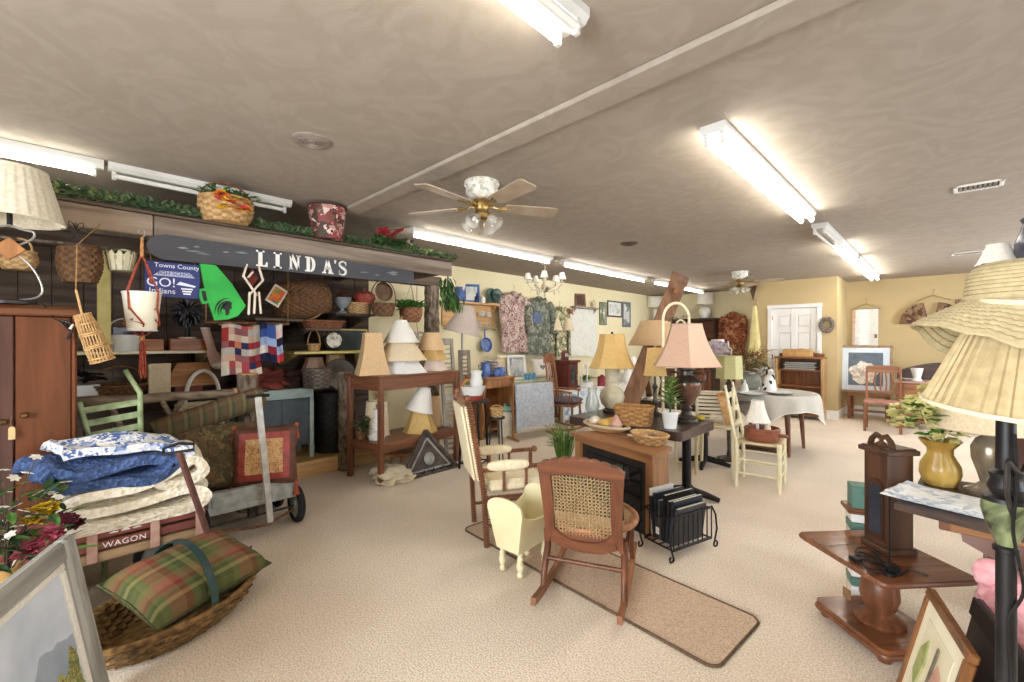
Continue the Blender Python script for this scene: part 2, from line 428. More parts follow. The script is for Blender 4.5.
def rope_ring(r, z, tr_, oval=1.0, sq=2.0, n=48, tw=10):
    pts = []; rr = []
    for k in range(n):
        a = 2*pi*k/n; se = 1/((abs(cos(a))**sq+abs(sin(a))**sq)**(1/sq)); pts.append((r*se*cos(a), r*se*sin(a)*oval, z)); rr.append(tr_*(1+.22*sin(a*tw*2)))
    return MB().tube(pts, rr, 7, closed=True)
def arch(w_, h_, z0, n=16, axis='x', p=1.0):
    return [((w_/2*cos(pi*k/n), 0, z0+h_*sin(pi*k/n)**p) if axis == 'x' else (0, w_/2*cos(pi*k/n), z0+h_*sin(pi*k/n)**p)) for k in range(n+1)]
def basket(name, label, loc, rt, rb, h, m, rz=0, handle=0, hax='x', oval=1.0, sq=2.0, k=18, rows=8, belly=0, group=None, rx=0, ry=0, cat='basket', flat_handle=False):
    t = T(name, label, cat, loc, rz, group, rx, ry)
    prof = [(rb+(rt-rb)*q+belly*sin(pi*q), h*q) for q in [i/6 for i in range(7)]]
    part(weave_mb(prof, k, rows, .03, oval=oval, sq=sq), 'basket_body', dk(m), t)
    part(rope_ring(rt, h, max(.006, rt*.05), oval, sq), 'rim', m, t)
    if handle:
        pts = arch(2*rt*(1 if hax == 'x' else oval), handle, h*.85, 18, hax)
        part(MB().tube(pts, max(.005, rt*.04), 7), 'handle', m, t)
    return t
def pillow_mb(sx, sy, sz, n=20, us=1, vs=1, p=.45):
    mb = MB()
    def fn(sg):
        def g(u_, v_):
            x = (u_-.5)*2; y = (v_-.5)*2
            e = max(0, (1-x**4)*(1-y**4))**p
            pin = 1-.06*(1-abs(x))*abs(y)**6
            pin2 = 1-.06*(1-abs(y))*abs(x)**6
            return (x*sx/2*pin2, y*sy/2*pin, sg*sz/2*e+.006*noise.noise(V((x*2.1, y*2.3, sg))))
        return g
    mb.grid(fn(1), n, n, False, us, vs); b = len(mb.f); mb.grid(fn(-1), n, n, False, us, vs); mb.f[b:] = [f_[::-1] for f_ in mb.f[b:]]
    return mb
def spiral(r0, z0, r1, z1, turns, n=40, c=(0, 0, 0)):
    return [(c[0]+(r0+(r1-r0)*k/n)*cos(2*pi*turns*k/n), c[1]+(r0+(r1-r0)*k/n)*sin(2*pi*turns*k/n), c[2]+z0+(z1-z0)*k/n) for k in range(n+1)]
def twist(p, q, r, n=None, amp=.28):        # a barley or bobbin turned rod
    p, q = V(p), V(q); L = (q-p).length; n = n or max(6, int(L/.018)); k = n*4
    return [p+(q-p)*(i/k) for i in range(k+1)], [r*(1+amp*sin(2*pi*n*i/k)) for i in range(k+1)]
# ================================================================ THE ROOM
ZC = 2.55; LX = -5.37; BY = 10.7; NY = -2.5
CARPET = mt('beige carpet', '#f8ead8', '#d6c4ac', 'noise', 120, 1.0, 0, .6, detail=8, lo=.40, hi=.58)
nt_ = CARPET.node_tree                                   # broad worn patches over the fine pile
def carpet_patches():
    N = nt_.nodes; L = nt_.links; b = N['Principled BSDF']
    n = N.new('ShaderNodeTexNoise'); n.inputs['Scale'].default_value = 1.1; n.inputs['Detail'].default_value = 5
    tc = N.new('ShaderNodeTexCoord'); L.new(tc.outputs['Object'], n.inputs['Vector'])
    r = N.new('ShaderNodeValToRGB'); r.color_ramp.elements[0].color = (.90, .88, .86, 1); r.color_ramp.elements[1].color = (1, 1, 1, 1)
    r.color_ramp.elements[0].position = .38; r.color_ramp.elements[1].position = .62
    L.new(n.outputs[0], r.inputs[0]); mx = N.new('ShaderNodeMix'); mx.data_type = 'RGBA'; mx.blend_type = 'MULTIPLY'; mx.inputs[0].default_value = 1
    src = b.inputs['Base Color'].links[0].from_socket; L.new(src, mx.inputs[6]); L.new(r.outputs[0], mx.inputs[7]); L.new(mx.outputs[2], b.inputs['Base Color'])
carpet_patches()
CEIL = mt('stomped plaster ceiling', '#a69b8e', '#9f9486', 'noise', 3.2, .9, 0, .22, detail=9, dist=3.0, lo=.42, hi=.6)
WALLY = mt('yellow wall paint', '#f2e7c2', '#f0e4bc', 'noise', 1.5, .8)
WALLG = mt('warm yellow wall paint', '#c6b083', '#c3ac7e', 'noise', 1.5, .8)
WALLN = mt('plain wall paint', '#d9d2c4', '#d0c8b8', 'noise', 3, .8)
struct(MB().lo(LX-.2, RX+.2, NY-.2, BY+.2, -.1, 0, 0), 'floor', CARPET)
struct(MB().lo(LX-.2, RX+.2, NY-.2, BY+.2, ZC, ZC+.1, 0), 'ceiling', CEIL)
struct(MB().lo(LX-.15, LX, NY-.1, BY+.1, 0, ZC, 0), 'wall_left', WALLY)
struct(MB().lo(LX, -2.66, BY, BY+.15, 0, ZC, 0), 'wall_back', WALLY); struct(MB().lo(-2.66, RX, BY, BY+.15, 0, ZC, 0), 'wall_back_right', WALLG)
CY = 9.6; CX0, CX1 = -2.66, -1.37                        # the closet that juts out of the back wall, with the white door
DX0, DX1, DZ = -2.40, -1.67, 2.02
m = MB().lo(CX0, DX0, CY, CY+.12, 0, ZC, 0).lo(DX1, CX1, CY, CY+.12, 0, ZC, 0).lo(DX0, DX1, CY, CY+.12, DZ, ZC, 0)
m.lo(CX0, CX0+.12, CY+.12, BY, 0, ZC, 0).lo(CX1-.12, CX1, CY+.12, BY, 0, ZC, 0)
struct(m, 'wall_closet', WALLG)
m = MB()
ys = [NY]
for a in (2.2, 5.0, 8.2): ys += [a-.75, a+.75]
ys.append(BY)
for i in range(0, len(ys), 2): m.lo(RX, RX+.15, ys[i], ys[i+1], 0, ZC, 0)
for i in range(1, len(ys)-1, 2): m.lo(RX, RX+.15, ys[i], ys[i+1], 0, .7, 0).lo(RX, RX+.15, ys[i], ys[i+1], 2.2, ZC, 0)
struct(m, 'wall_right', WALLG)
m = MB().lo(LX, -1.9, NY-.15, NY, 0, ZC, 0).lo(.7, RX, NY-.15, NY, 0, ZC, 0).lo(-1.9, .7, NY-.15, NY, 0, .65, 0).lo(-1.9, .7, NY-.15, NY, 2.25, ZC, 0)
struct(m, 'wall_near', WALLN)
for i, a in enumerate((2.2, 5.0, 8.2), 1):
    m = MB()
    for y in (a-.75, a-.02, a+.71): m.lo(RX-.02, RX+.1, y, y+.04, .7, 2.2)
    for z in (.7, 1.43, 2.16): m.lo(RX-.02, RX+.1, a-.75, a+.75, z, z+.04)
    struct(m, 'window_%d' % i, WHITE)
m = MB()
for x in (-1.9, -.62, .66): m.lo(x, x+.04, NY-.1, NY+.02, .65, 2.25)
for z in (.65, 2.21): m.lo(-1.9, .7, NY-.1, NY+.02, z, z+.04)
struct(m, 'window_4', WHITE)  # unseen window frame, added to go with the fill light behind the camera
bb = .16
struct(MB().lo(LX, LX+.015, 2.6, BY, 0, bb), 'baseboard_left', WHITE)
struct(MB().lo(LX, CX0, BY-.015, BY, 0, bb).lo(CX1, RX, BY-.015, BY, 0, bb), 'baseboard_back', WHITE)
struct(MB().lo(CX0-.015, DX0-.08, CY-.015, CY, 0, bb).lo(DX1+.08, CX1+.015, CY-.015, CY, 0, bb).lo(CX1, CX1+.015, CY, BY, 0, bb), 'baseboard_closet', WHITE)
# ceiling batten and its plaster band
struct(MB().lo(-3.78, RX, 1.68, 1.83, ZC-.028, ZC, .006), 'trim_1', CEIL)
# the six-panel door
fr = MB().lo(DX0-.07, DX0, CY-.02, CY+.12, 0, DZ).lo(DX1, DX1+.07, CY-.02, CY+.12, 0, DZ).lo(DX0-.08, DX1+.08, CY-.024, CY+.12, DZ, DZ+.07)
struct(fr, 'trim_2', WHITE)
W_ = DX1-DX0
m = MB().lo(DX0, DX1, CY+.035, CY+.06, 0, DZ, 0)
xs = [DX0, DX0+.10, DX0+W_/2-.05, DX0+W_/2+.05, DX1-.10, DX1]; zs = [0, .24, .86, 1.02, 1.56, 1.66, 1.90, DZ]
for i in (0, 2, 4): m.lo(xs[i], xs[i+1], CY+.015, CY+.034, 0, DZ, .004)
for i in (1, 3):
    for j in (0, 2, 4, 6): m.lo(xs[i], xs[i+1], CY+.0155, CY+.034, zs[j], zs[j+1], .003)
for i in (1, 3):
    for j in (1, 3, 5): m.lo(xs[i]+.025, xs[i+1]-.025, CY+.02, CY+.034, zs[j]+.025, zs[j+1]-.025, .012)
door = struct(m, 'door_1', WHITE)
h = MB().lathe([(.012, 0), (.012, .03), (.028, .035), (.03, .05), (.02, .065), (0, .068)], 16, tr(DX1-.06, CY+.015, 1.0) @ rot(x=90)); part(h, 'door_knob', BRASS, door)
hg = MB()
for z in (.25, 1.05, 1.8): hg.lo(DX0-.01, DX0+.015, CY+.005, CY+.02, z, z+.09)
part(hg, 'hinge', BRASS, door)
# ---------------------------------------------------------------- fluorescent strips
TUBE = mt('lit fluorescent tube', '#fffaf0', kind='plain', emit=TUBE_ON)
TOFF = mt('unlit fluorescent tube', '#e9e6e0', kind='plain', rough=.25)
HOUS = mt('white enamel housing', '#dcdad6', '#d0cec8', 'noise', 4, .35)
def strip(label, x, y0, y1, tubes, lit, group):
    t = T('fluorescent_light', label, 'ceiling light', (x, (y0+y1)/2, ZC), 0, group); L = y1-y0; w_ = .085 if tubes == 1 else .13
    m = MB().prism([(-w_/2, 0), (w_/2, 0), (w_/2, -.03), (w_/2-.02, -.052), (-w_/2+.02, -.052), (-w_/2, -.03)], -L/2, L/2, rot(x=90)); part(m, 'housing', HOUS, t)
    nseg = 2 if L > 1.8 else 1
    for j in range(tubes):
        xo = 0 if tubes == 1 else (-.04, .04)[j]
        for k in range(nseg):
            a = -L/2+.03+k*(L-.06)/nseg; b = a+(L-.06)/nseg-.015; on = lit[(j*nseg+k) % len(lit)]
            part(MB().tube([(xo, a, -.078), (xo, b, -.078)], .0165, 12), 'tube', TUBE if on else TOFF, t, None if on else 'dark unlit tube')
            for q in (a, b): part(MB().lo(xo-.012, xo+.012, q-.012, q+.012, -.105, -.045), 'socket', HOUS, t)
GL = 'ceiling lights over the left wall'; GR = 'ceiling lights along the middle of the room'
LXR = -3.85
strip('fluorescent strip light above the red wood wardrobe, at the left edge', LXR, -2.1, .17, 1, (1,), GL)
strip('short unlit fluorescent strip above the flower basket on the beam', LXR, .19, 1.30, 1, (0,), GL)
strip('lit fluorescent strip running behind the brass ceiling fan', LXR, 2.45, 4.66, 1, (1,), GL)
strip('lit fluorescent strip just past the hanging chandelier', LXR, 4.92, 7.3, 1, (1,), GL)
strip('farthest fluorescent strip over the left wall, behind the leaning plank', LXR, 7.62, 9.95, 1, (1,), GL)
strip('two-tube fluorescent light cut off by the top edge of the photo', -.94, -1.1, 1.27, 2, (1, 1, 0, 0), GR)
strip('bright fluorescent light nearest on the right half of the ceiling', -.88, 2.40, 4.66, 2, (1, 1, 1, 1), GR)
strip('fluorescent light second in the right-hand ceiling row, before the back wall one', -.88, 5.15, 7.35, 2, (0, 1), GR)
strip('fluorescent light nearest the back wall in the right-hand ceiling row', -.88, 7.5, 9.9, 2, (1, 1, 1, 1), GR)
# ---------------------------------------------------------------- ceiling fans
FANW = mt('floral white fan housing', '#e9e4da', kind='spots', scale=45, cols=['#ece8de', '#ece8de', '#d9d3c4', '#b8bcae', '#e6e0d2'], rough=.3)
BLADE = mt('fan blade', '#b7a590', '#a08d78', 'noise', 8, .5)
TULIP = mt('tulip glass shade', '#f4f0e6', kind='plain', rough=.12, trans=.7)
def fan(label, x, y, a0, rad):
    t = T('ceiling_fan', label, 'ceiling fan', (x, y, ZC), 0, 'ceiling fans')
    part(MB().lathe([(.0, 0), (.125, 0), (.128, -.02), (.115, -.03), (.11, -.035), (.118, -.05), (.115, -.09), (.085, -.125), (.05, -.13), (0, -.13)], 32, fn=lambda a, z: 1+.012*cos(16*a)), 'motor_housing', FANW, t)
    part(MB().lathe([(0, -.13), (.06, -.13), (.068, -.16), (.05, -.19), (.05, -.215), (.06, -.235), (.05, -.26), (.02, -.27), (0, -.271)], 24), 'light_hub', BRASS, t)
    for k in range(5):
        a = a0+72*k; M = rot(z=a)
        b = part(MB().prism([(.17, -.055), (.2, -.06), (rad-.03, -.072), (rad, -.055), (rad, .055), (rad-.03, .072), (.2, .06), (.17, .055)], -.004, .004, tr(0, 0, -.175) @ M @ rot(x=-11)), 'blade', BLADE, t)
        m = MB().tube([(.045, 0, 0), (.09, .012, .012), (.12, 0, 0), (.16, -.01, -.002), (.19, 0, 0)], .009, 8).tube([(.13, 0, .004), (.17, .03, .004), (.21, .035, .004)], .006, 6).tube([(.13, 0, .004), (.17, -.03, .004), (.21, -.035, .004)], .006, 6)
        m.xf(tr(0, 0, -.18) @ M); part(m, 'blade_arm', BRASS, b)
    for k in range(4):
        a = a0+30+90*k; M = tr(0, 0, -.245) @ rot(z=a) @ tr(.06, 0, -.012) @ rot(y=128)
        s_ = part(MB().lathe([(.018, 0), (.03, .015), (.036, .04), (.034, .06), (.045, .085), (.052, .095), (.049, .095), (.042, .084), (.031, .06), (.033, .04), (.027, .015), (.012, .004)], 20, M, fn=lambda q, z: 1+.04*cos(8*q)*max(0, z)/.09, caps=False), 'glass_shade', TULIP, t)
        part(MB().blob((0, 0, .045), (.018, .018, .03), 2, M=M), 'bulb', CERW, s_)
        part(MB().tube([(.03, 0, 0), (.055, 0, .006), (.068, 0, -.008)], .008, 8).xf(tr(0, 0, -.245) @ rot(z=a)), 'shade_arm', BRASS, s_)
    for k in (-1, 1): part(MB().tube([(.02*k, 0, -.26), (.022*k, .003, -.34+.02*k)], .0015, 5).blob((.022*k, .003, -.35+.02*k), (.006, .006, .012), 1), 'pull_chain', BRASS, t)
fan('white and brass ceiling fan with tulip glass shades above the lampshade table', -2.40, 2.12, -11, .58)
fan('far ceiling fan with glass shades near the white door', -2.43, 7.85, 15, .62)
# ---------------------------------------------------------------- ceiling discs and vents
def disc(name, label, cat, x, y, r, m_):
    t = T(name, label, cat, (x, y, ZC)); part(MB().lathe([(0, -.012), (r*.8, -.014), (r, -.006), (r, 0), (0, 0)], 32), 'cover', m_, t)
    g = MB()
    for k in range(1, 5): g.tube([(r*.17*k*cos(a*pi/12), r*.17*k*sin(a*pi/12), -.014) for a in range(24)], .003, 5, closed=True)
    part(g, 'grille', m_, t)
DISC = mt('dusty grey plastic', '#9b8f84', '#857a70', 'noise', 20, .7)
disc('ceiling_speaker', 'round grey speaker cover on the ceiling above the sign', 'speaker', -2.59, .99, .105, DISC)
disc('ceiling_speaker', 'small dark round cover on the ceiling past the chandelier', 'speaker', -2.66, 4.66, .10, mt('dark bronze plastic', '#5f564e', '#4a423b', 'noise', 20, .6))
def vent(label, x, y, sx, sy):
    t = T('air_vent', label, 'vent', (x, y, ZC), 0, 'ceiling vents')
    m = MB().lo(-sx/2, sx/2, -sy/2, -sy/2+.025, -.012, 0).lo(-sx/2, sx/2, sy/2-.025, sy/2, -.012, 0).lo(-sx/2, -sx/2+.025, -sy/2, sy/2, -.012, 0).lo(sx/2-.025, sx/2, -sy/2, sy/2, -.012, 0); part(m, 'frame', WHITE, t)
    n = int((sx-.06)/.025); g = MB()
    for k in range(n): g.bx(-sx/2+.04+k*.025, 0, -.006, .016, sy-.05, .002, 0, rot(y=35))
    part(g, 'louvre', GALV, t); part(MB().lo(-sx/2+.02, sx/2-.02, -sy/2+.02, sy/2-.02, -.001, 0, 0), 'duct', BLACK, t)
vent('white ceiling vent nearest on the right, level with the bright light', .17, 4.74, .26, .20)
vent('small far ceiling vent near the hanging fan-shaped coats', .2, 8.25, .30, .20)
# ================================================================ THE TIMBER STALL ON THE LEFT
BX = -3.72
struct(MB().lo(LX, -4.68, -1.6, 2.95, 0, .16, .008), 'platform', PINE)
m = MB(); random.seed(3)
for k in range(23):
    y = -1.6+k*.19; m.lo(LX, LX+.02+.006*(k % 3), y, y+.186, .16, 2.22, .003)
struct(m, 'wall_stall', RUSTD)
m = MB()
for k in range(21):
    y = -2.0+k*.205; m.lo(LX+.02, BX-.06, y, y+.2, 2.23, 2.25, .003)
struct(m, 'ceiling_stall', GREYW)
t = T('timber_beam', 'long weathered timber beam over the stall, carrying the garland', 'beam', (BX, 0, 2.09))
part(MB().lo(-.05, 0, -2.4, .405, 0, .14, .006), 'face_board', wood('pale weathered timber', '#b5a28e', '#84715f', 'y', .9, 9, .6), t); part(MB().lo(-.05, 0, .41, 2.87, -.004, .14, .006), 'face_board', RUST, t)
part(MB().lo(-.05, .03, -2.4, 2.88, .14, .158, .004), 'top_ledge', RUSTD, t)
part(MB().lo(-1.12, -.96, -2.0, 3.44, .02, .138, .006), 'rear_beam', RUSTD, t)
part(MB().lo(-.96, -.05, 2.74, 2.84, .02, .132, .006), 'cross_beam', RUSTD, t)
part(MB().lo(-1.6, -1.12, 2.3, 2.38, .05, .138, .006), 'cross_beam', RUSTD, t)
def barkpost(name, label, x, y, r, h, z0=0):
    def fn(u_, v_):
        a = u_*2*pi; z = v_*h; q = r*(1+.14*noise.noise(V((cos(a)*2.2, sin(a)*2.2, z*9)))+.12*noise.noise(V((cos(a)*5, sin(a)*5, z*26))))
        return (q*cos(a), q*sin(a), z)
    mb = MB().grid(fn, 36, int(h*70), True)
    t = T(name, label, 'post', (x, y, z0)); part(mb, 'bark', BARK, t)
    part(MB().lathe([(0, h-.012), (r*.95, h-.012), (r*.9, h), (0, h)], 20).lathe([(0, 0), (r*.9, 0), (r*.9, .01), (0, .01)], 20), 'cut_end', CUT, t)
barkpost('log_post', 'tall bark-covered log post holding up the far end of the beam', -4.76, 3.34, .094, 2.11)
barkpost('log_post', 'low bark-covered log post at the corner of the pine platform', -4.66, 2.15, .082, 1.06)
# shelves inside the stall
def plank(name, label, x0, x1, y0, y1, z, th, m_, brackets=True):
    t = T(name, label, 'shelf', (x0, (y0+y1)/2, z)); part(MB().lo(0, x1-x0, -(y1-y0)/2, (y1-y0)/2, -th, 0), 'board', m_, t)
    if brackets:
        for s_ in (-1, 1): part(MB().prism([(0, 0), (x1-x0-.03, 0), (.02, -.14), (0, -.14)], -.01, .01, tr(0, s_*((y1-y0)/2-.05), -th) @ rot(x=90)), 'bracket', m_, t)
    return t
SHX = LX+.04
YEDGE = mt('yellow painted wood', '#e4d38c', '#cdb96a', 'noise', 8, .5)
plank('wall_shelf', 'cream painted shelf behind the hanging planter', SHX, -4.75, wx(62, 350, -4.75).y, wx(216, 350, -4.75).y, wx(150, 351, -4.75).z, .025, CREAM)
plank('wall_shelf', 'dark lower shelf behind the log bench', SHX, -4.75, -.5, 1.4, .93, .03, RUSTD)
plank('wall_shelf', 'old shelf carrying the big brown basket with the pumpkin card', SHX, -4.55, wx(255, 320, -4.55).y, wx(320, 320, -4.55).y, wx(300, 319, -4.55).z, .025, RUSTD)
plank('wall_shelf', 'yellow-edged shelf under the round clock', SHX, -4.75, wx(294, 350, -4.75).y, wx(382, 350, -4.75).y, wx(330, 351, -4.75).z, .03, YEDGE)
plank('wall_shelf', 'narrow shelf holding the grey pedestal bowl and pumpkin', SHX, -4.7, wx(336, 312, -4.7).y, wx(376, 312, -4.7).y, wx(350, 313, -4.7).z, .025, RUSTD)
# the painted sign
SIGN = mt('black painted board', '#46464a', '#39393d', 'noise', 5, .55, 0, .1, (1, .25, 1))
SMUDGE = mt('chalky smear', '#8f9092', '#6d6e72', 'noise', 9, .9)
SGX = -3.62; y0, y1 = .36, 2.335
t = T('shop_sign', "long black sign board lettered LINDA'S below the beam", 'sign', (SGX, y0, 1.93))
L_ = y1-y0
poly = [(.08, 0), (L_-.01, .015), (L_, .02), (L_, .135), (L_-.01, .14), (.10, .165), (.045, .152), (.012, .12), (0, .085), (.012, .045), (.04, .018)]
SM = Matrix(((0, 0, 1, 0), (1, 0, 0, 0), (0, 1, 0, 0), (0, 0, 0, 1)))     # plan (x, y, z) -> (Y, Z, X)
part(MB().prism(poly, -.02, 0, SM), 'board', SIGN, t)
def letters():
    g = {}
    def R_(x0, x1, y0, y1): return [(x0, y0), (x1, y0), (x1, y1), (x0, y1)]
    g['L'] = [R_(.12, .36, 0, 1), R_(0, .48, .9, 1), R_(0, .12, 0, .09), [(.36, 0), (.66, 0), (.66, .3), (.58, .3), (.5, .09), (.36, .09)]]
    g['I'] = [R_(.12, .36, 0, 1), R_(0, .48, .9, 1), R_(0, .48, 0, .1)]
    g['N'] = [R_(.05, .18, .0, 1), R_(0, .25, 0, .09), [(.02, 1), (.25, 1), (.64, .12), (.64, 0), (.5, 0)], R_(.52, .64, 0, 1), R_(.45, .72, .91, 1)]
    g['D'] = [R_(.1, .32, 0, 1), R_(0, .12, .91, 1), R_(0, .12, 0, .09)]
    arc = [(.36+.32*sin(pi*k/10), .5-.5*cos(pi*k/10)) for k in range(11)]; inn = [(.36+.1*sin(pi*k/10), .5-.4*cos(pi*k/10)) for k in range(10, -1, -1)]
    for k in range(10): g['D'].append([arc[k], arc[k+1], inn[9-k], inn[10-k]])
    g['A'] = [[(.3, 1), (.46, 1), (.22, .08), (.1, .08)], [(.3, 1), (.46, 1), (.72, .08), (.48, .08)], R_(.2, .55, .3, .39), R_(0, .28, 0, .09), R_(.42, .8, 0, .09)]
    g["'"] = [[(.05, 1), (.2, 1), (.14, .76), (.07, .76)]]
    path = [(.52, .72), (.5, .86), (.38, .97), (.24, .97), (.1, .88), (.06, .74), (.14, .60), (.32, .5), (.48, .40), (.54, .26), (.48, .1), (.34, .03), (.2, .03), (.08, .12), (.05, .28)]
    wd = [.04, .06, .09, .1, .12, .14, .17, .2, .2, .16, .14, .1, .09, .06, .04]
    g['S'] = []
    for k in range(len(path)-1):
        p, q = V(path[k]), V(path[k+1]); d = (q-p).normalized(); n = V((-d.y, d.x))
        g['S'].append([tuple(p+n*wd[k]/2), tuple(p-n*wd[k]/2), tuple(q-n*wd[k+1]/2), tuple(q+n*wd[k+1]/2)])
    g['S'] += [R_(.5, .56, .68, .98), R_(.03, .09, .02, .32)]
    return g
LET = mt('white sign paint', '#eeece6', '#dedad2', 'noise', 12, .7)
g = letters()
H_ = .118
for ch, px in (('L', 256), ('I', 273.5), ('N', 289), ('D', 305), ('A', 322), ("'", 333.5), ('S', 338.5)):
    yy = wx(px, 260, SGX).y-y0
    mb = MB()
    for pg in g[ch]: mb.prism([(yy+a*H_*1.0, .024+b*H_) for a, b in pg], 0, .0025, SM)
    part(mb, 'letter', LET, t, "white painted letter")
mb = MB(); random.seed(5)
for k in range(22):
    a = random.uniform(.15, L_-.2); z = random.uniform(.045, .11); w_ = random.uniform(.04, .12)
    if .5 < a < 1.4: continue
    part(MB().prism([(a, z), (a+w_*.4, z-.005), (a+w_, z), (a+w_*.6, z+.009)], 0, .0008, SM), 'chalk_smear', SMUDGE, t, 'pale worn smear')
hk = MB()
for yy in (.35, 1.0, 1.7): part(MB().lo(-.075, -.02, yy, yy+.025, .10, .13, .002), 'hanger_strap', IRON, t)
# ================================================================ IN AND AROUND THE STALL
def yz(pts, x): return [(wx(a, b, x).y, wx(a, b, x).z) for a, b in pts]
def loc_poly(pts, x):
    q = yz(pts, x); cy = sum(a for a, b in q)/len(q); z0 = min(b for a, b in q)
    return [(a-cy, b-z0) for a, b in q], (x, cy, z0)
def sprigs(mb, path, n, L, wd, spread, seed, mats=1):
    random.seed(seed)
    for k in range(n):
        p = V(path(random.random()))+V((random.uniform(-1, 1), random.uniform(-1, 1), random.uniform(-.3, 1)))*spread
        a = random.uniform(0, 2*pi); d = V((cos(a), sin(a), random.uniform(-.1, 1.0)))
        mb.mat(k % mats).leaf(p, d, L*random.uniform(.7, 1.2), wd)
    return mb
GA, GB, GC_ = mt('pale garland', '#c6d494', '#94a86c', 'noise', 25, .7), mt('mid garland', '#80976a', '#5c744c', 'noise', 25, .7), mt('dark garland', '#647a58', '#465c42', 'noise', 25, .7)
def garland(label, px0, px1, x, z, n, mats_, seed, sp=.045):
    y0, y1 = wx(px0, 200, x).y, wx(px1, 200, x).y
    t = T('garland', label, 'garland', (x, (y0+y1)/2, z), 0, None); h = (y1-y0)/2
    part(MB().tube([(0.02*sin(k*1.3), -h+2*h*k/12, .03+.01*sin(k*2.1)) for k in range(13)], .008, 6), 'wire_stem', LEAFD, t)
    part(sprigs(MB(), lambda q: (0, -h+2*h*q, .03), int(n*1.7), .058, .02, sp*.9, seed, len(mats_)), 'leaves', mats_, t)
ZB = 2.25
garland('bright and dark green leaf garland on the beam above the wardrobe lamp', 30, 122, BX-.02, ZB, 330, [GA, GB, GC_], 1)
garland('dark green garland on the beam left of the flower basket', 124, 200, BX-.02, ZB, 240, [GB, GC_], 2)
garland('dark green garland on the beam between flower basket and floral bucket', 256, 312, BX-.02, ZB, 260, [GC_, GB], 3, .035)
garland('short dark garland on the beam just right of the floral bucket', 346, 372, BX-.02, ZB, 120, [GC_, GB], 4, .03)
garland('leafy garland on the far end of the beam beyond the poinsettias', 412, 456, BX-.02, ZB, 260, [GA, GB, GC_], 5, .03)
# hanging evergreen swag at the far end of the beam
p = wx(448, 300, -3.7)
mb = MB(); random.seed(9)
for k in range(260):
    q = random.random()**.7; mb.mat(k % 2).leaf((random.gauss(0, .03), .07*q*q+random.gauss(0, .05), .02-.30*q), (random.gauss(0, .5), random.gauss(0, .5), -1), .09, .025)
t = T('evergreen_swag', 'green swag hanging off the far end of the beam', 'swag', (-3.78, 2.86, 2.06)); part(mb, 'leaves', [LEAFD, LEAF], t)
part(MB().tube([(0, 0, .03), (0, 0, -.02), (0, .02, -.14), (0, .07, -.3)], .008, 6), 'wire_stem', LEAFD, t)
def flower_mb(mb, c, r, n=5, tilt=0, seed=0, cup=.35):
    random.seed(seed); c = V(c); ax = V((random.uniform(-.6, .6), random.uniform(-.6, .6), 1)).normalized(); x = ax.orthogonal().normalized(); y = ax.cross(x)
    for k in range(n):
        a = 2*pi*k/n; d = x*cos(a)+y*sin(a)+ax*cup; mb.leaf(c, d, r, r*.75, tuple(ax))
    return mb
# flower basket on the beam
p = wx(226, 226, BX-.01); d_ = (p-cam.location).length
t = basket('flower_basket', 'round woven basket of orange and yellow flowers with a hoop handle on the beam', (BX+.0, p.y, ZB), .165, .13, .17, WICL, 0, 0, belly=.02, k=16, rows=8)
part(MB().tube([(0, .165*cos(pi*k/20), .15+.145*sin(pi*k/20)) for k in range(21)], .007, 7), 'handle', mt('red brown cane', '#9a5a38', '#7a4226', 'noise', 30, .5), t)
mb = MB(); sprigs(mb, lambda q: (.08*sin(q*40)+.05, .13*(2*q-1), .17), 130, .08, .03, .03, 11, 2); part(mb, 'leaves', [LEAFD, LEAF], t)
mb = MB(); random.seed(12)
for k in range(30): mb.mat(k % 3); flower_mb(mb, (.165+.01*random.random(), random.uniform(-.10, .10), random.uniform(.07, .18)), .034, 6, seed=k)
part(mb, 'flowers', [mt('orange petals', '#e07a28', '#c25a18', 'noise', 30, .6), mt('yellow petals', '#f0c83c', '#dca82a', 'noise', 30, .6), mt('red petals', '#c23a3a', '#8f2228', 'noise', 30, .6)], t)
# floral bucket and poinsettias
FLOR = mt('dark red floral paper', '#5a2a2a', kind='spots', scale=26, dist=.12, cols=['#4a2a26', '#8e3a3a', '#d8c4b4', '#5a3028', '#6e4a3a', '#b98a80', '#3c3a2c'], rough=.6)
p = wx(327, 241, BX-.01)
t = T('floral_bucket', 'tall dark red floral-papered bucket on the beam', 'bucket', (BX-.0, p.y, ZB)); part(shade_mb(.152, .115, .27), 'body', FLOR, t)
part(ring_mb(.152, .27, .006), 'rim', mt('dark red lacquer', '#5e2420', '#461a18', 'noise', 20, .4), t); part(MB().lathe([(0, .003), (.113, .003), (.113, .012), (0, .012)], 32), 'bottom', FLOR, t)
p = wx(393, 250, BX-.01)
t = T('poinsettia', 'red poinsettia arrangement with green leaves on the beam', 'artificial plant', (BX-.01, p.y, ZB))
mb = MB(); sprigs(mb, lambda q: (0, .2*(2*q-1), .05), 150, .09, .04, .05, 21, 2); part(mb, 'leaves', [LEAFD, LEAF], t)
POIN = mt('poinsettia red', '#b8303a', '#7c1a24', 'noise', 20, .6); WARMW = mt('pale pink petals', '#e8c8c0', '#d2a49c', 'noise', 20, .6)
for i, (yy, zz, r) in enumerate(((-.13, .15, .075), (.02, .17, .085), (-.06, .11, .06), (.13, .09, .05))):
    mb = MB(); flower_mb(mb, (.06, yy, zz), r, 7, seed=i+3, cup=.3); flower_mb(mb, (.065, yy, zz+.01), r*.6, 5, seed=i+9, cup=.6); part(mb, 'flower_head', POIN if i < 3 else WARMW, t)
part(MB().tube([(0, -.14, .0), (.03, -.13, .13)], .005, 5).tube([(0, 0, .0), (.03, .02, .15)], .005, 5).lo(-.05, .05, -.2, .2, 0, .02), 'base', LEAFD, t)
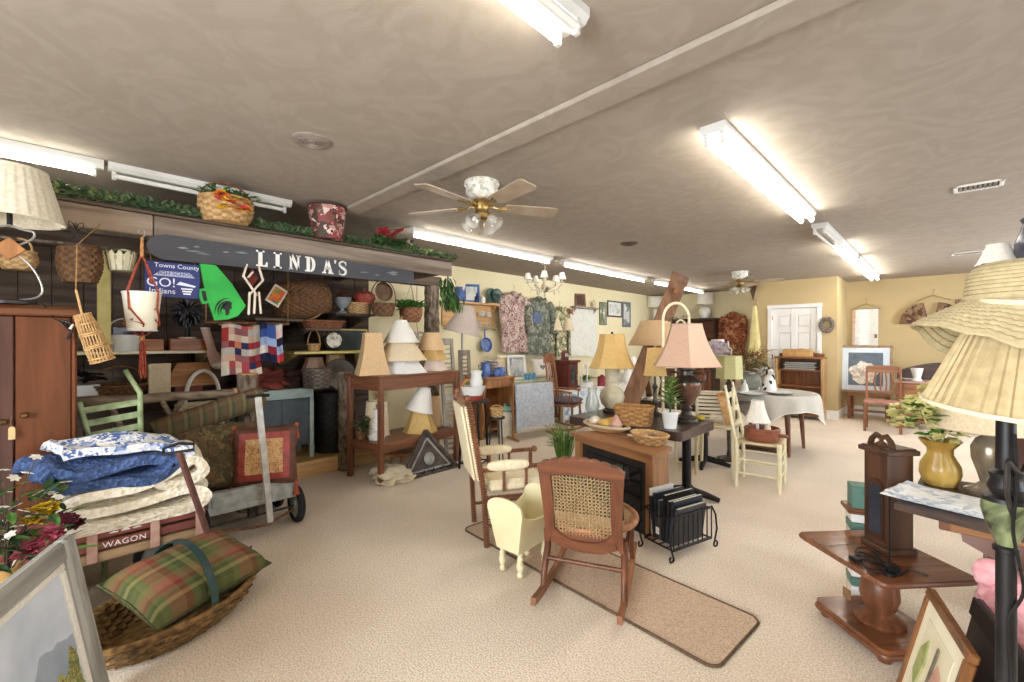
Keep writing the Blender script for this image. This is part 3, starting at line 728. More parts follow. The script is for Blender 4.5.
# macrame hanger with the white pot
ROPE = mt('rust red cord', '#b4553a', '#7e3322', 'noise', 60, .8); BEAD = mt('tan cord wrap', '#c8905a', '#9a6236', 'noise', 60, .7)
X_ = -3.62; p = wx(142, 332, X_); pt = wx(145, 235, X_); H_ = pt.z-p.z; zp = .0
t = T('macrame_hanger', 'rust red macrame hanger holding the white pot below the beam', 'plant hanger', (X_, p.y, p.z))
pr = .5*(wx(166, 296, X_)-wx(119, 296, X_)).length*.86
ph = wx(142, 294, X_).z-p.z
pot = T('hanging_pot', 'white tapered pot slung in the rust red macrame hanger', 'flower pot', (X_, p.y, p.z+.006))
part(MB().lathe([(0, 0), (pr*.72, 0), (pr*.75, .01), (pr*1.0, ph), (pr*.97, ph), (pr*.72, .02), (0, .02)], 40), 'body', mt('ivory ceramic', '#f1ead6', '#e8dfc8', 'noise', 5, .3), pot)
part(ring_mb(pr*.985, ph, .006), 'rim', CERW, pot); part(ring_mb(pr*.76, .004, .006), 'foot_ring', CERW, pot)
for k in range(4):
    a = pi/4+k*pi/2; ca, sa = cos(a), sin(a); c2, s2 = cos(a+pi/4), sin(a+pi/4)
    part(MB().tube([(0, 0, H_-.13), (.35*pr*ca, .35*pr*sa, ph+.18), (1.04*pr*ca, 1.04*pr*sa, ph+.01), (.98*pr*ca, .98*pr*sa, ph*.62), (.9*pr*c2*.98, .9*pr*s2*.98, ph*.2), (.3*pr*c2, .3*pr*s2, -.012), (0, 0, -.03)], .0055, 6)
         .tube([(.98*pr*ca, .98*pr*sa, ph*.62), (.9*pr*sa*.98, -.9*pr*ca*.98, ph*.3), (.86*pr*cos(a-pi/4), .86*pr*sin(a-pi/4), ph*.2)], .0045, 6), 'cord', ROPE, t)
part(MB().tube([(0, 0, H_-.14), (0, 0, H_-.02)], [.011, .009], 10), 'cord_wrap', BEAD, t)
part(MB().tube([(0, 0, H_-.02), (.0, .014, H_), (0, .012, H_+.025), (0, -.012, H_+.03), (0, -.02, H_+.012)], .0035, 6), 'hook', STEEL, t)
mb = MB(); random.seed(2)
for k in range(26):
    a = random.uniform(0, 6.28); q = random.uniform(0, .02); mb.tube([(0, 0, -.03), (q*cos(a), q*sin(a), -.08), (q*1.4*cos(a+.3), q*1.4*sin(a+.3), -.25-.05*random.random())], .003, 4)
part(mb, 'tassel', ROPE, t); part(MB().blob((0, 0, -.04), (.016, .016, .022), 2), 'knot', BEAD, t)
# the blue school sign
NAVY = mt('navy sign plastic', '#2c3573', '#262e66', 'noise', 4, .45); TXT = mt('sign white', '#e9ebf2', '#d8dbe6', 'noise', 10, .6)
X_ = -3.67; a = wx(145, 297, X_); b = wx(200, 297, X_); zt = wx(170, 263, X_).z
Ws = b.y-a.y; Hs = zt-a.z; t = T('school_sign', 'blue school sign reading GO! Indians hanging behind the white pot', 'sign', (X_, (a.y+b.y)/2, a.z+.005))
part(MB().lo(-.008, 0, -Ws/2, Ws/2, 0, Hs, .004), 'board', NAVY, t)
def stext(s_, size, y, z, m_=TXT, nm='lettering', sp=1.0): part(text_mb(s_, size, .002, tr(.002, y, z) @ SM, sp), nm, m_, t)
stext('Towns County', .040, .02, Hs*.84); 
part(MB().prism([(-Ws*.36, Hs*.60), (Ws*.40, Hs*.60), (Ws*.30, Hs*.74), (-Ws*.24, Hs*.74)], 0, .002, SM), 'banner_shape', mt('silver ink', '#b8bed6', '#a8aec8', 'noise', 10, .5), t)
part(text_mb('HIGH SCHOOL', .034, .003, tr(.003, .015, Hs*.635) @ SM), 'lettering', NAVY, t)
stext('GO!', .085, -Ws*.22, Hs*.30); stext('Indians', .05, -Ws*.2, Hs*.11)
part(MB().prism([(Ws*.05, Hs*.38), (Ws*.40, Hs*.33), (Ws*.42, Hs*.37), (Ws*.12, Hs*.47)], 0, .002, SM), 'script_mark', TXT, t)
for k in range(3): part(MB().lo(0, .002, Ws*(.14+.02*k), Ws*(.36-.02*k), Hs*(.25-.07*k), Hs*(.29-.07*k), 0), 'script_mark', TXT, t)
for k in (-1, 1): part(MB().tube([(-.004, k*Ws*.4, Hs-.01), (-.03, k*Ws*.4, 2.10-t.location.z)], .002, 5), 'hanging_string', TWINE, t)
# green foam megaphone
GRN = mt('green foam', '#35b04a', '#2a9a3e', 'noise', 6, .7)
poly, lc = loc_poly([(200, 262), (214, 263), (232, 284), (246, 306), (238, 316), (228, 319.5), (215, 320.5), (209, 303), (203, 304), (199.5, 297), (200, 289), (205, 288)], -3.65)
t = T('foam_megaphone', 'bright green foam megaphone with a black feather emblem under the sign', 'foam megaphone', lc)
part(MB().prism(poly, -.03, 0, SM), 'body', GRN, t)
hp, hl = loc_poly([(201.5, 291), (205.5, 291), (207.5, 301), (203.5, 301)], -3.65)
part(MB().prism([(y+hl[1]-lc[1], z+hl[2]-lc[2]) for y, z in hp], 0, .001, SM), 'hand_slot', BLACK, t)
for i, (r0, r1, a0, a1) in enumerate(((5.2, 6.8, 150, 285), (7.8, 9.6, 145, 290), (10.8, 12.4, 160, 285))):
    c_ = (227, 310.5); q = [(c_[0]+r1*cos(R(a0+(a1-a0)*k/8)), c_[1]+r1*sin(R(a0+(a1-a0)*k/8))) for k in range(9)]+[(c_[0]+(r1-(r1-r0)*sin(pi*k/8))*cos(R(a0+(a1-a0)*k/8)), c_[1]+(r1-(r1-r0)*sin(pi*k/8))*sin(R(a0+(a1-a0)*k/8))) for k in range(7, 0, -1)]
    e, el = loc_poly(q, -3.648); part(MB().prism([(y+el[1]-lc[1], z+el[2]-lc[2]) for y, z in e], .002, .004, SM), 'feather_mark', BLACK, t, 'black curved feather mark')
e, el = loc_poly([(223, 303.5), (228, 301), (232, 303), (231, 306), (232, 308), (229.5, 309.5), (229, 314), (226, 316), (225, 310), (222, 308)], -3.648); part(MB().prism([(y+el[1]-lc[1], z+el[2]-lc[2]) for y, z in e], .002, .004, SM), 'emblem_mark', BLACK, t, 'black emblem mark')
part(MB().tube([(-.015, -.1, poly[0][1]), (-.02, -.1, 2.1-lc[2])], .002, 5), 'hanging_string', TWINE, t)
# white jointed wooden lattice figure
X_ = -3.63; LAT = mt('cream painted slat', '#e9dccb', '#d2c0aa', 'noise', 12, .6)
t = T('wooden_lattice', 'white jointed wooden lattice hanging right of the green megaphone', 'wall rack', tuple(wx(254, 317, X_))); o_ = t.location
def seg(a, b, x=0, nm='slat'):
    p, q = wx(*a, X_)-o_, wx(*b, X_)-o_; part(MB().bar(p+V((x, 0, 0)), q+V((x, 0, 0)), .012, .028, .004, (1, 0, 0)), nm, LAT, t)
for i, (a, b) in enumerate((((247, 264), (243, 277)), ((258, 265), (263, 281)), ((243, 276), (257, 296)), ((263, 280), (248, 296)), ((249, 292), (248, 315)), ((258, 292), (260, 314)), ((252, 272), (247, 278)), ((254, 293), (253, 314)))): seg(a, b, .004*i)
dp_, dl = loc_poly([(252.5, 268), (258, 278), (253, 287), (248, 278)], X_); part(MB().prism([(y+dl[1]-o_.y, z+dl[2]-o_.z) for y, z in dp_], -.012, -.004, SM), 'centre_diamond', mt('dark red felt', '#6e2a22', '#551d18', 'noise', 20, .9), t)
part(MB().tube([wx(252, 265, X_)-o_, V((-.04, 0, 2.09-o_.z))], .002, 5), 'hanging_string', TWINE, t)
# ---- baskets hanging in the dark behind the beam
rod = T('hanging_rod', 'thin twig rod strung with baskets behind the beam', 'rod', (-3.95, .2, wx(60, 243, -3.95).z))
part(MB().tube([(0, -1.2+.16*k, .006*sin(k*2.2)) for k in range(17)], .009, 7), 'branch', BARK, rod)
for yy in (-.8, 1.1): part(MB().tube([(0, yy, 0), (0, yy, 2.21-rod.location.z)], .003, 5), 'wire', IRON, rod)
def hung(name, label, pxc, pyt, pyb, wpx, X_, m_, hz, k=16, rows=7, belly=.02, oval=.8, bot=.8, group=None):
    b = wx(pxc, pyb, X_); tp = wx(pxc, pyt, X_); d = (dp(pxc, pyb, 1)-cam.location); dd = (b-cam.location).length/d.length
    r = wpx/2*dd/FPX/math.sqrt(1+((pxc-512)/FPX)**2)*1.06; t = basket(name, label, tuple(b), r, r*bot, tp.z-b.z, m_, 45, 0, oval=oval, k=k, rows=rows, belly=belly, group=group)
    h = hz-b.z; part(MB().tube([(r*cos(pi*q/16), 0, tp.z-b.z+(h-(tp.z-b.z))*sin(pi*q/16)**.8) for q in range(17)], .006, 6), 'handle', m_, t)
    return t
RZ = rod.location.z
hung('hanging_basket', 'tan basket hanging behind the lamp on the wardrobe', 18, 252, 270, 40, -3.95, WICL, RZ)
hung('hanging_basket', 'large brown splint basket hanging on the rod right of the lamp', 80, 249, 283, 46, -3.95, WICD, RZ, 22, 10)
t = hung('hanging_basket', 'small white picket basket hanging on the rod', 121, 256, 271, 31, -3.95, CREAM, RZ, 12, 3, 0, .8, .72)
for k in range(12):
    a = 2*pi*k/12; r_ = t.children[0].dimensions.x/2
    part(MB().bar((r_*.78*cos(a), r_*.78*sin(a)*.8, 0), (r_*1.05*cos(a), r_*1.05*sin(a)*.8, .115), .028, .007, .002, (cos(a), sin(a), 0)).prism([(-.014, 0), (.014, 0), (0, .018)], -.0035, .0035, tr(r_*1.06*cos(a), r_*1.06*sin(a)*.8, .113) @ rot(z=math.degrees(a)+90) @ rot(x=90)), 'picket', CREAM, t)
# tall open wicker basket hanging on a rope in front of the wardrobe corner
X_ = -3.30; b = wx(103, 361, X_); tp = wx(82, 314, X_)
t = T('wicker_pouch', 'tall open-weave wicker pouch hanging on a rope beside the wardrobe', 'basket', tuple(b))
ax = (tp-b); L_ = ax.length; Mx = ax.to_track_quat('Z', 'Y').to_matrix().to_4x4()
mb = MB()
for k in range(22):
    a = 2*pi*k/22; mb.tube([Mx @ V(((.068-.03*q**2)*cos(a+.5*q), (.05-.018*q**2)*sin(a+.5*q), L_*q)) for q in (0, .25, .5, .75, 1)], .0035, 5)
part(mb, 'stakes', WICL, t)
mb = MB()
for q in (0.01, .08, .3, .34, .56, .6, .8, .98): mb.tube([Mx @ V(((.070-.03*q**2)*cos(a*pi/12), (.052-.018*q**2)*sin(a*pi/12), L_*q)) for a in range(24)], .005, 5, closed=True)
part(mb, 'weave_bands', WICL, t); part(MB().lathe([(0, 0), (.066, 0), (.066, .008), (0, .008)], 20, Mx, fn=lambda a, z: 1-.25*abs(sin(a))), 'bottom', WICL, t)
part(MB().tube([Mx @ V((-.035, 0, L_)), V(wx(76, 290, X_)-b), Mx @ V((.035, 0, L_))], .005, 6), 'handle', WICL, t)
part(MB().tube([V(wx(76, 290, X_)-b), V(wx(77, 245, X_)-b), V((-.25, .0, 2.09-b.z))], .003, 5), 'rope', TWINE, t)
# wire flower ornament hung from the rope
p = wx(76, 231, -3.5); mb = MB()
for k in range(6):
    a = k*pi/3; mb.tube([(0, 0, 0), (.0, .04*cos(a)-.012*sin(a), .04*sin(a)+.012*cos(a)), (0, .06*cos(a), .06*sin(a)), (0, .04*cos(a)+.012*sin(a), .04*sin(a)-.012*cos(a)), (0, 0, 0)], .003, 5)
mb.tube([(0, 0, 0), (-.05, 0, 2.08-p.z)], .002, 5).blob((0, 0, 0), .012, 1)
solo(mb, 'wire_ornament', IRON, 'curly dark wire ornament hanging under the beam by the lamp', 'ornament', tuple(p))
# ---- on the cream shelf
SZ = wx(150, 351, -4.75).z
def std(px, x, z=0): q = wx(px, 341, x); return (q.x, q.y, z)
q = std(124, -4.88, SZ); t = T('enamel_bucket', 'white enamel pail with a wire handle on the cream shelf', 'bucket', q)
part(shade_mb(.115, .095, .13), 'body', CERW, t); part(ring_mb(.115, .13, .006), 'rim', CERW, t); part(MB().lathe([(0, .002), (.094, .002), (.094, .01), (0, .01)], 24), 'bottom', CERW, t)
part(MB().tube([(0, .115*cos(pi*k/14), .12+.15*sin(pi*k/14)) for k in range(15)], .005, 6), 'handle', CERW, t)
q = std(127, -5.18, SZ); solo(MB().lathe([(0, 0), (.12, 0), (.14, .2), (.13, .2), (.11, .01), (0, .01)], 8), 'glass_jar', mt('violet dark glass', '#5a5468', '#3e3848', 'noise', 8, .2), 'dark violet tub behind the enamel pail on the cream shelf', 'tub', q)
def crate(label, px0, px1, x, z, h, dpt, m_, nm='wooden_box', cat='box', slots=True):
    a, b = wx(px0, 341, x).y, wx(px1, 341, x).y; L = b-a; t = T(nm, label, cat, (x-dpt/2, (a+b)/2, z)); th = .012
    part(MB().lo(dpt/2-th, dpt/2, -L/2, L/2, 0, h), 'front_panel', m_, t); part(MB().lo(-dpt/2, -dpt/2+th, -L/2, L/2, 0, h), 'back_panel', m_, t)
    for s_ in (-1, 1): part(MB().lo(-dpt/2+th, dpt/2-th, s_*(L/2)-(th if s_ > 0 else 0), s_*(L/2)+(0 if s_ > 0 else th), 0, h), 'side_panel', m_, t)
    part(MB().lo(-dpt/2+th, dpt/2-th, -L/2+th, L/2-th, .002, .012), 'bottom', m_, t); return t
PIN2 = wood('reddish pine', '#b9763f', '#96582b', 'y')
crate('small pine box on the cream shelf right of the enamel pail', 144, 164, -4.80, SZ, .10, .2, PIN2)
crate('long pine box on the cream shelf under the black tinsel ball', 170, 214, -4.80, SZ, .105, .2, PIN2)
p = std(188, -4.9, SZ+.105); random.seed(8); mb = MB(); mbw = MB()
t = T('tinsel_ball', 'black and white frayed pom-pom plant behind the blue sign', 'decoration', (-4.92, p[1], SZ+.01)); zc = .33
for k in range(420):
    d = V((random.gauss(0, 1), random.gauss(0, 1), random.gauss(0, 1))).normalized(); mb.mat(k % 2).leaf(d*.06+V((0, 0, zc)), d+V((0, 0, -.25)), .085, .016)
part(mb, 'fringe', [BLACK, mt('silver fringe', '#8f9098', '#5e5f68', 'noise', 20, .4)], t); part(shade_mb(.07, .055, .11), 'pot', CREAM, t); part(MB().tube([(0, 0, .01), (0, 0, zc)], .02, 8), 'stem', BLACK, t)
# pale green board upright in the stall
t = T('stall_post', 'pale yellow painted upright board in the stall beside the white pot', 'board', (-4.72, wx(104, 320, -4.72).y, 1.37)); part(MB().lo(-.02, .02, -.04, .04, 0, .84), 'board', YEDGE, t); part(MB().lo(-.0205, .0205, -.05, .05, 0, .03), 'foot', YEDGE, t)
# pinkish stick bundle / rolled cloth at the shelf end
mb = MB(); random.seed(4)
t = T('striped_stocking', 'long pink striped stocking hanging at the end of the cream shelf', 'stocking', tuple(wx(217, 366, -4.70)))
part(MB().grid(lambda u_, v_: (.03*cos(u_*6.28)*(1-.2*v_), (.035 if v_ > .35 else .05)*sin(u_*6.28)-.09*v_, .34*v_), 16, 12, True), 'body', mt('pink stripe knit', '#d8b8b0', kind='plaid', scale=18, cols=[(0, '#d8a8a0'), (0, '#e8d8cc'), (0, '#b87870'), (0, '#e0c8bc')], coord='UV'), t)
part(MB().blob((0, .01, .01), (.05, .06, .04), 2), 'toe', mt('white knit', '#e6ded4', '#cfc6ba', 'noise', 40, .9), t); part(ring_mb(.03, 0, .008).xf(tr(0, -.09, .34)), 'cuff', mt('white knit', '#e6ded4'), t)
# ---- the big splint basket with the pumpkin card
SZ2 = wx(300, 319, -4.55).z
t = T('gathering_basket', 'big brown splint basket lying on its side behind the sign', 'basket', (-4.78, wx(300, 300, -4.7).y, SZ2), 0)
mb = weave_mb([(.05, 0), (.16, .03), (.20, .12), (.205, .26), (.19, .40), (.165, .50)], 26, 16, .035, oval=.95); mb.xf(tr(0, -.22, .18) @ rot(x=-82, z=0)); part(mb, 'basket_body', WICD, t)
part(rope_ring(.17, 0, .012, .95).xf(tr(0, .275, .25) @ rot(x=-82)), 'rim', WICD, t)
for k in (-1, 1): part(MB().tube([(.14*cos(pi*q/12)*k*.2+.19*sin(pi*q/12)*.3, .05+.26*sin(pi*q/12)*.8, .19+.19*cos(pi*q/12)) for q in range(13)], .009, 7), 'handle', WIC, t)
cp, cl = loc_poly([(277.5, 283), (290.5, 291), (280.5, 307.5), (267, 299.5)], -4.48)
t = T('pumpkin_card', 'white-bordered card printed with orange pumpkins propped on the big basket', 'card', (-4.545, cl[1], cl[2]))
part(MB().prism(cp, 0, .004, SM), 'card', mt('card border', '#ece2cc', '#ded2b8', 'noise', 8, .7), t)
cc = (sum(a for a, b in cp)/4, sum(b for a, b in cp)/4); part(MB().prism([(cc[0]+(a-cc[0])*.78, cc[1]+(b-cc[1])*.78) for a, b in cp], .004, .005, SM), 'print', mt('autumn print', '#d8722c', kind='spots', scale=28, dist=.1, cols=['#dd6a22', '#e2812c', '#d85a1c', '#e8d8b0', '#e2812c', '#6d8a3c', '#6a4a7a'], rough=.6), t)
# pedestal bowl, pumpkin and tan basket
SZ3 = wx(350, 313, -4.7).z
t = T('pedestal_bowl', 'grey pedestal bowl of dried flowers on the narrow stall shelf', 'bowl', std(342, -4.78, SZ3))
part(MB().lathe([(0, 0), (.05, 0), (.05, .012), (.02, .03), (.02, .05), (.07, .08), (.095, .14), (.1, .17), (.092, .17), (.085, .14), (.06, .09), (0, .08)], 28), 'bowl', mt('grey stoneware', '#9aa2a6', '#838b90', 'noise', 10, .4), t)
mb = MB(); sprigs(mb, lambda q: (0, .06*(2*q-1), .17), 60, .11, .02, .04, 31, 2); part(mb, 'dried_flowers', [mt('dry stems', '#7a6248', '#57432f', 'noise', 20, .9), mt('dry rose', '#8a4a44', '#5f302c', 'noise', 20, .9)], t)
basket('tan_basket', 'oval tan basket holding the red pumpkin on the narrow shelf', std(359, -4.82, SZ3), .155, .13, .12, WICL, 90, 0, oval=.75)
t = T('pumpkin', 'dusty red pumpkin with a stem above the tan basket', 'pumpkin', std(364, -4.82, SZ3+.10))
part(MB().lathe([(0, 0), (.05, .0), (.1, .03), (.125, .08), (.115, .13), (.07, .165), (.02, .16), (0, .155)], 48, fn=lambda a, z: 1+.05*abs(sin(5*a))), 'pumpkin_body', mt('dusty red skin', '#a5483a', '#7c2f26', 'noise', 9, .6), t); part(MB().tube([(0, 0, .155), (.005, 0, .18), (.02, 0, .205)], [.014, .01, .008], 8), 'stem', TWINE, t)
# lower row: wicker tray, clock, mini bench, yellow board
SZ4 = wx(330, 351, -4.75).z
basket('bread_basket', 'shallow reddish-brown basket under the big splint basket', std(323, -4.6, wx(323, 328.5, -4.6).z), .21, .17, .075, mt('reddish wicker', '#8f5a3a', '#603520', 'noise', 60, .7), 90, 0, oval=.5, sq=4, k=22, rows=6)
plank('wall_shelf', 'small bracketed shelf under the reddish-brown bread basket', SHX, -4.5, wx(306, 341, -4.5).y, wx(341, 341, -4.5).y, wx(323, 328.7, -4.6).z-.002, .02, RUSTD)
t = T('dial_clock', 'round dark-rimmed dial clock on the yellow-edged shelf', 'clock', (-4.80, wx(333, 340, -4.8).y, SZ4))
rc = .105; part(MB().lathe([(0, 0), (rc, 0), (rc*1.02, .03), (rc*.9, .045), (rc*.82, .03), (0, .03)], 36, tr(0, 0, rc+.012) @ rot(y=90)), 'case', BLKW, t)
part(MB().lathe([(0, .031), (rc*.8, .031), (rc*.8, .034), (0, .034)], 32, tr(0, 0, rc+.012) @ rot(y=90)), 'dial', mt('aged dial', '#d5d2c4', kind='spots', scale=30, cols=['#dcd8ca', '#c8c4b4', '#8e9a7a', '#e2ded2'], rough=.6), t); part(MB().lo(-.02, .04, -.06, .06, 0, .012), 'stand', BLKW, t)
for k in range(2): part(MB().bar((.036, 0, rc+.012), (.036, .05*cos(k*1.9+.6), rc+.012+.05*sin(k*1.9+.6)), .004, .003, 0), 'hand', BLACK, t)
basket('small_basket', 'small tan handled basket left of the round clock', std(314, -4.78, SZ4), .065, .055, .075, WICL, 90, .16, k=12, rows=5)
t = T('painted_board', 'dark grey-green painted board behind the clock on the yellow shelf', 'picture', (-5.15, wx(352, 340, -5.1).y, SZ4)); part(MB().lo(0, .02, -.2, .2, 0, .24), 'board', mt('slate green paint', '#4a5652', '#3c4644', 'noise', 8, .6), t)
part(MB().lo(-.001, .024, -.215, -.195, 0, .25).lo(-.001, .024, .195, .215, 0, .25).lo(-.001, .024, -.195, .195, .235, .255), 'frame', YEDGE, t)
# hanging things seen against the yellow wall
p = wx(383, 303, -4.75); t = T('frying_pan', 'round brown pan hanging near the log post', 'pan', tuple(p)); part(MB().lathe([(0, 0), (.10, 0), (.115, .03), (.11, .03), (.096, .006), (0, .006)], 32, tr(0, 0, .13) @ rot(y=82)), 'pan_body', mt('old copper brown', '#7c5f48', '#57402e', 'noise', 12, .5, .5), t)
part(MB().tube([(0.02, 0, .24), (.0, 0, .36), (0, 0, 2.1-p.z)], .005, 6), 'handle', IRON, t)
p = wx(383, 316, -4.3); hung('wire_hanging_basket', 'dark shallow basket hanging by wires below the brown pan', 383, 304, 316, 25, -4.6, WICD, 2.1, 18, 4, 0, .9, .7)
# fern in a basket
p = wx(411, 322, -4.72); t = basket('hanging_planter', 'round basket of bright green leaves hanging beside the log post', (p.x, p.y, p.z), .135, .095, .165, mt('rosy wicker', '#a8744e', '#7a4a30', 'noise', 60, .7), belly=.02, k=16, rows=6)
mb = MB(); sprigs(mb, lambda q: (.06*sin(q*50), .10*(2*q-1)-.03, .17), 150, .12, .055, .05, 41, 2); part(mb, 'leaves', [LEAF, mt('bright leaves', '#6fae48', '#3f7a2c', 'noise', 20, .5)], t)
for k in range(3): part(MB().tube([(.11*cos(2.1*k), .11*sin(2.1*k), .15), (0, 0, 2.1-p.z)], .002, 5), 'hanger_wire', IRON, t)
# hydrangea
p = wx(419, 348, -4.72); t = T('hydrangea', 'pale lilac hydrangea bunch below the green hanging planter', 'flowers', (p.x, p.y, p.z)); mb = MB(); random.seed(6)
for k in range(60):
    d = V((random.gauss(0, 1), random.gauss(0, 1), random.gauss(0, .8))).normalized(); flower_mb(mb.mat(k % 2), d*.085+V((0, 0, .12)), .028, 4, seed=k)
part(mb, 'flower_head', [mt('lilac petals', '#c3bcd6', '#a49cc0', 'noise', 20, .7), mt('white petals', '#eeecec', '#dcd8de', 'noise', 20, .7)], t)
part(MB().tube([(0, 0, .1), (-.02, -.02, .30), (0, -.03, 2.1-p.z)], .004, 6), 'stem', TWINE, t)
# ---- quilts
QCOL = ['#b43a3a', '#e6d8c4', '#d98a6a', '#8e2c34', '#c9c4bc', '#ddb9a4', '#c0525a', '#2f3560', '#e8e0d2', '#a06468']
QLT = mt('patchwork cotton', '#cccccc', kind='patch', scale=1, cols=QCOL, coord='UV', rough=.9)
QLT2 = mt('red and blue patchwork', '#cccccc', kind='patch', scale=1, cols=['#c33a44', '#e4dcd4', '#3d5aa0', '#9fb6d8', '#8a2434', '#e9c8c0', '#1f2040'], coord='UV', rough=.9)
def drape(name, label, pxs, X_, m_, us, vs_, wav=.02, th=.012, cat='quilt', bulge=.05):
    (x0, x1, yt, yb) = pxs; a = wx(x0, yb, X_); b = wx(x1, yb, X_); zt = wx((x0+x1)/2, yt, X_).z; W = b.y-a.y; H = zt-a.z
    mb = MB().sheet(lambda u_, v_: (bulge*(1-v_)**2+wav*sin(u_*11+v_*1.5)*(1-.6*v_)-(.12*(v_-.93)/.07 if v_ > .93 else 0), (u_-.5)*W*(1-.08*v_), H*min(v_, .95)+.012*sin(u_*7)), 24, 26, th, us, vs_)
    o = solo(mb, name, m_, label, cat, (X_, (a.y+b.y)/2, a.z)); return o
drape('patchwork_quilt', 'red and cream checked patchwork quilt hanging in the stall', (220, 261, 322, 376), -4.45, QLT, 6, 8)
drape('patchwork_quilt', 'red and blue patchwork quilt hanging beside the checked one', (259, 283, 322, 362), -4.40, QLT2, 3, 5, .03)
rk = T('quilt_rail', 'wooden rail the patchwork quilts hang over', 'rail', (-4.52, wx(250, 322, -4.5).y, wx(250, 323, -4.5).z)); part(MB().tube([(0, -.34, 0), (0, .34, 0)], .014, 10), 'rail', WAL, rk)
for s_ in (-.33, .33): part(MB().tube([(0, s_, 0), (0, s_, 2.2-rk.location.z)], .004, 6), 'cord', TWINE, rk)
# ================================================================ WARDROBE, BENCH, WAGONS AND THE LEFT FOREGROUND
AX = -3.37; ay1 = wx(77, 330, AX).y; azt = wx(77, 306, AX).z
t = T('wardrobe', 'dark red-brown wooden wardrobe with rounded top at the left edge', 'wardrobe', (AX, ay1, 0)); aw = .86; ad = .30
GRAIN = wood('wardrobe veneer', '#6f4128', '#54301c', 'z', .3, 10)
part(MB().lo(-ad, -.03, -aw, 0, .06, azt-.06, .01), 'body', MAH, t)
prof = [(-ad, azt-.06), (.012, azt-.06), (.02, azt-.05), (.018, azt-.025), (0, azt-.006), (-.03, azt), (-ad, azt)]
part(MB().prism([(x, z) for x, z in prof], -.012, aw, Matrix(((1, 0, 0, 0), (0, 0, -1, 0), (0, 1, 0, 0), (0, 0, 0, 1)))), 'top', wood('wardrobe top', '#6f4228', '#50301c', 'y', .3, 12), t)
ys = wx(14.5, 341, AX).y-ay1
for a, b, lab, m_ in ((-aw+.03, ys-.003, 'darker greyish door', wood('wardrobe dark door', '#5e4038', '#48302a', 'z', .3, 10)), (ys+.003, -.022, None, GRAIN)):  # left door has a darker, greyer tone than the right one
    d = part(MB().lo(-.028, 0, a, b, .10, azt-.064, .004), 'door', m_, t, lab)
    yk = ys+.035 if lab is None else ys-.035; zk = wx(25, 415, AX).z if lab is None else wx(25, 420, AX).z
    part(MB().lathe([(0, -.002), (.014, -.002), (.014, .003), (.006, .006), (.006, .02), (.016, .026), (.012, .036), (0, .038)], 16, tr(0, yk, zk) @ rot(y=90)), 'knob', mt('old brass', '#7a5c34', '#54402a', 'noise', 20, .4, .9), d)
part(MB().lo(-.03, .004, -.02, 0, .06, azt-.062, .008), 'corner_stile', MAH, t)
part(MB().lo(-ad+.02, -.02, -aw+.02, -.02, 0, .08, .01), 'plinth', MAH, t)
yk = ys+.035; zk = wx(25, 415, AX).z
tg = T('price_tag', 'cream paper price tag hanging from the wardrobe knob', 'tag', (AX+.026, yk, zk-.115))
part(MB().prism([(-.012, 0), (.012, 0), (.012, .055), (.006, .065), (-.006, .065), (-.012, .055)], 0, .0015, SM), 'paper', mt('manila card', '#d8bd8a', '#c8ab76', 'noise', 20, .8), tg)
part(MB().tube([(0.001, 0, .06), (0.001, -.004, .09), (0.001, 0, .115)], .001, 4), 'string', TWINE, tg)
# clip and cord on the wardrobe corner
mb = MB().tube([(0, 0, 0), (-.02, -.02, .03), (0, -.03, .05), (.012, 0, .04), (0, .01, 0), (-.004, -.01, -.05)], .006, 6)
p = wx(70, 330, AX+.025); t = T('cord_clip', 'black cord bundle and plug hooked on the wardrobe corner', 'cord', tuple(p)); part(mb, 'cord', BLACK, t); part(MB().tube([(.01, 0, .005), (.012, .012, .03)], [.007, .005], 8), 'plug', CERW, t)
part(MB().tube([(0, -.01, .03), (-.005, -.06, .06), (-.02, -.1, azt-p.z+.004)], .003, 5), 'cord', BLACK, t)
# lamp on the wardrobe
lp = wx(9, 300, -3.42); t = T('table_lamp', 'lamp with looping steel ribbon base and large cream shade on the wardrobe', 'lamp', (AX-.09, lp.y, azt), 0)
o_ = t.location; oo = V((-3.42-o_.x, 0, 0))
part(MB().lathe([(0, 0), (.10, 0), (.10, .015), (.085, .022), (0, .024)], 36, tr(.0, 0, 0)), 'base', BLKW, t)
zx = wx(9, 248, -3.42).z-azt; zt_ = wx(9, 221, -3.42).z-azt
for s_ in (-1, 1):
    mb = MB()
    for q in (-.01, 0, .01): mb.tube(sm([(q, s_*.03, .022), (q, s_*(.10), .045), (q, s_*.115, .10), (q, s_*.075, zx*.72), (q, 0, zx), (q, -s_*.075, zx+.06), (q, -s_*.085, zx+.10), (q, -s_*.05, zt_-.03), (q, 0, zt_-.015)]), .0045, 6)
    part(mb, 'steel_loop', STEEL, t)
part(MB().bx(.016, 0, zx, .022, .085, .085, .004, rot(x=45)), 'wood_block', OAK, t)
part(MB().tube([(0, 0, zt_-.02), (0, 0, zt_+.09)], .011, 10), 'neck', BLACK, t)
zt_ += .02
hs = wx(9, 166, -3.42).z-azt-zt_
s_ = add_shade(t, zt_-.005, .14, .205, hs, mt('ivory pleat cloth', '#e8dfca', '#d8ccb2', 'noise', 60, .9), pleat=30, pa=.022)
part(MB().lathe([(0, hs-.012), (.02, hs-.01), (.025, hs+.015), (.012, hs+.04), (0, hs+.045)], 16), 'finial', IRON, s_)
part(MB().blob((0, 0, .14), (.032, .032, .05), 2), 'bulb', CERW, s_)
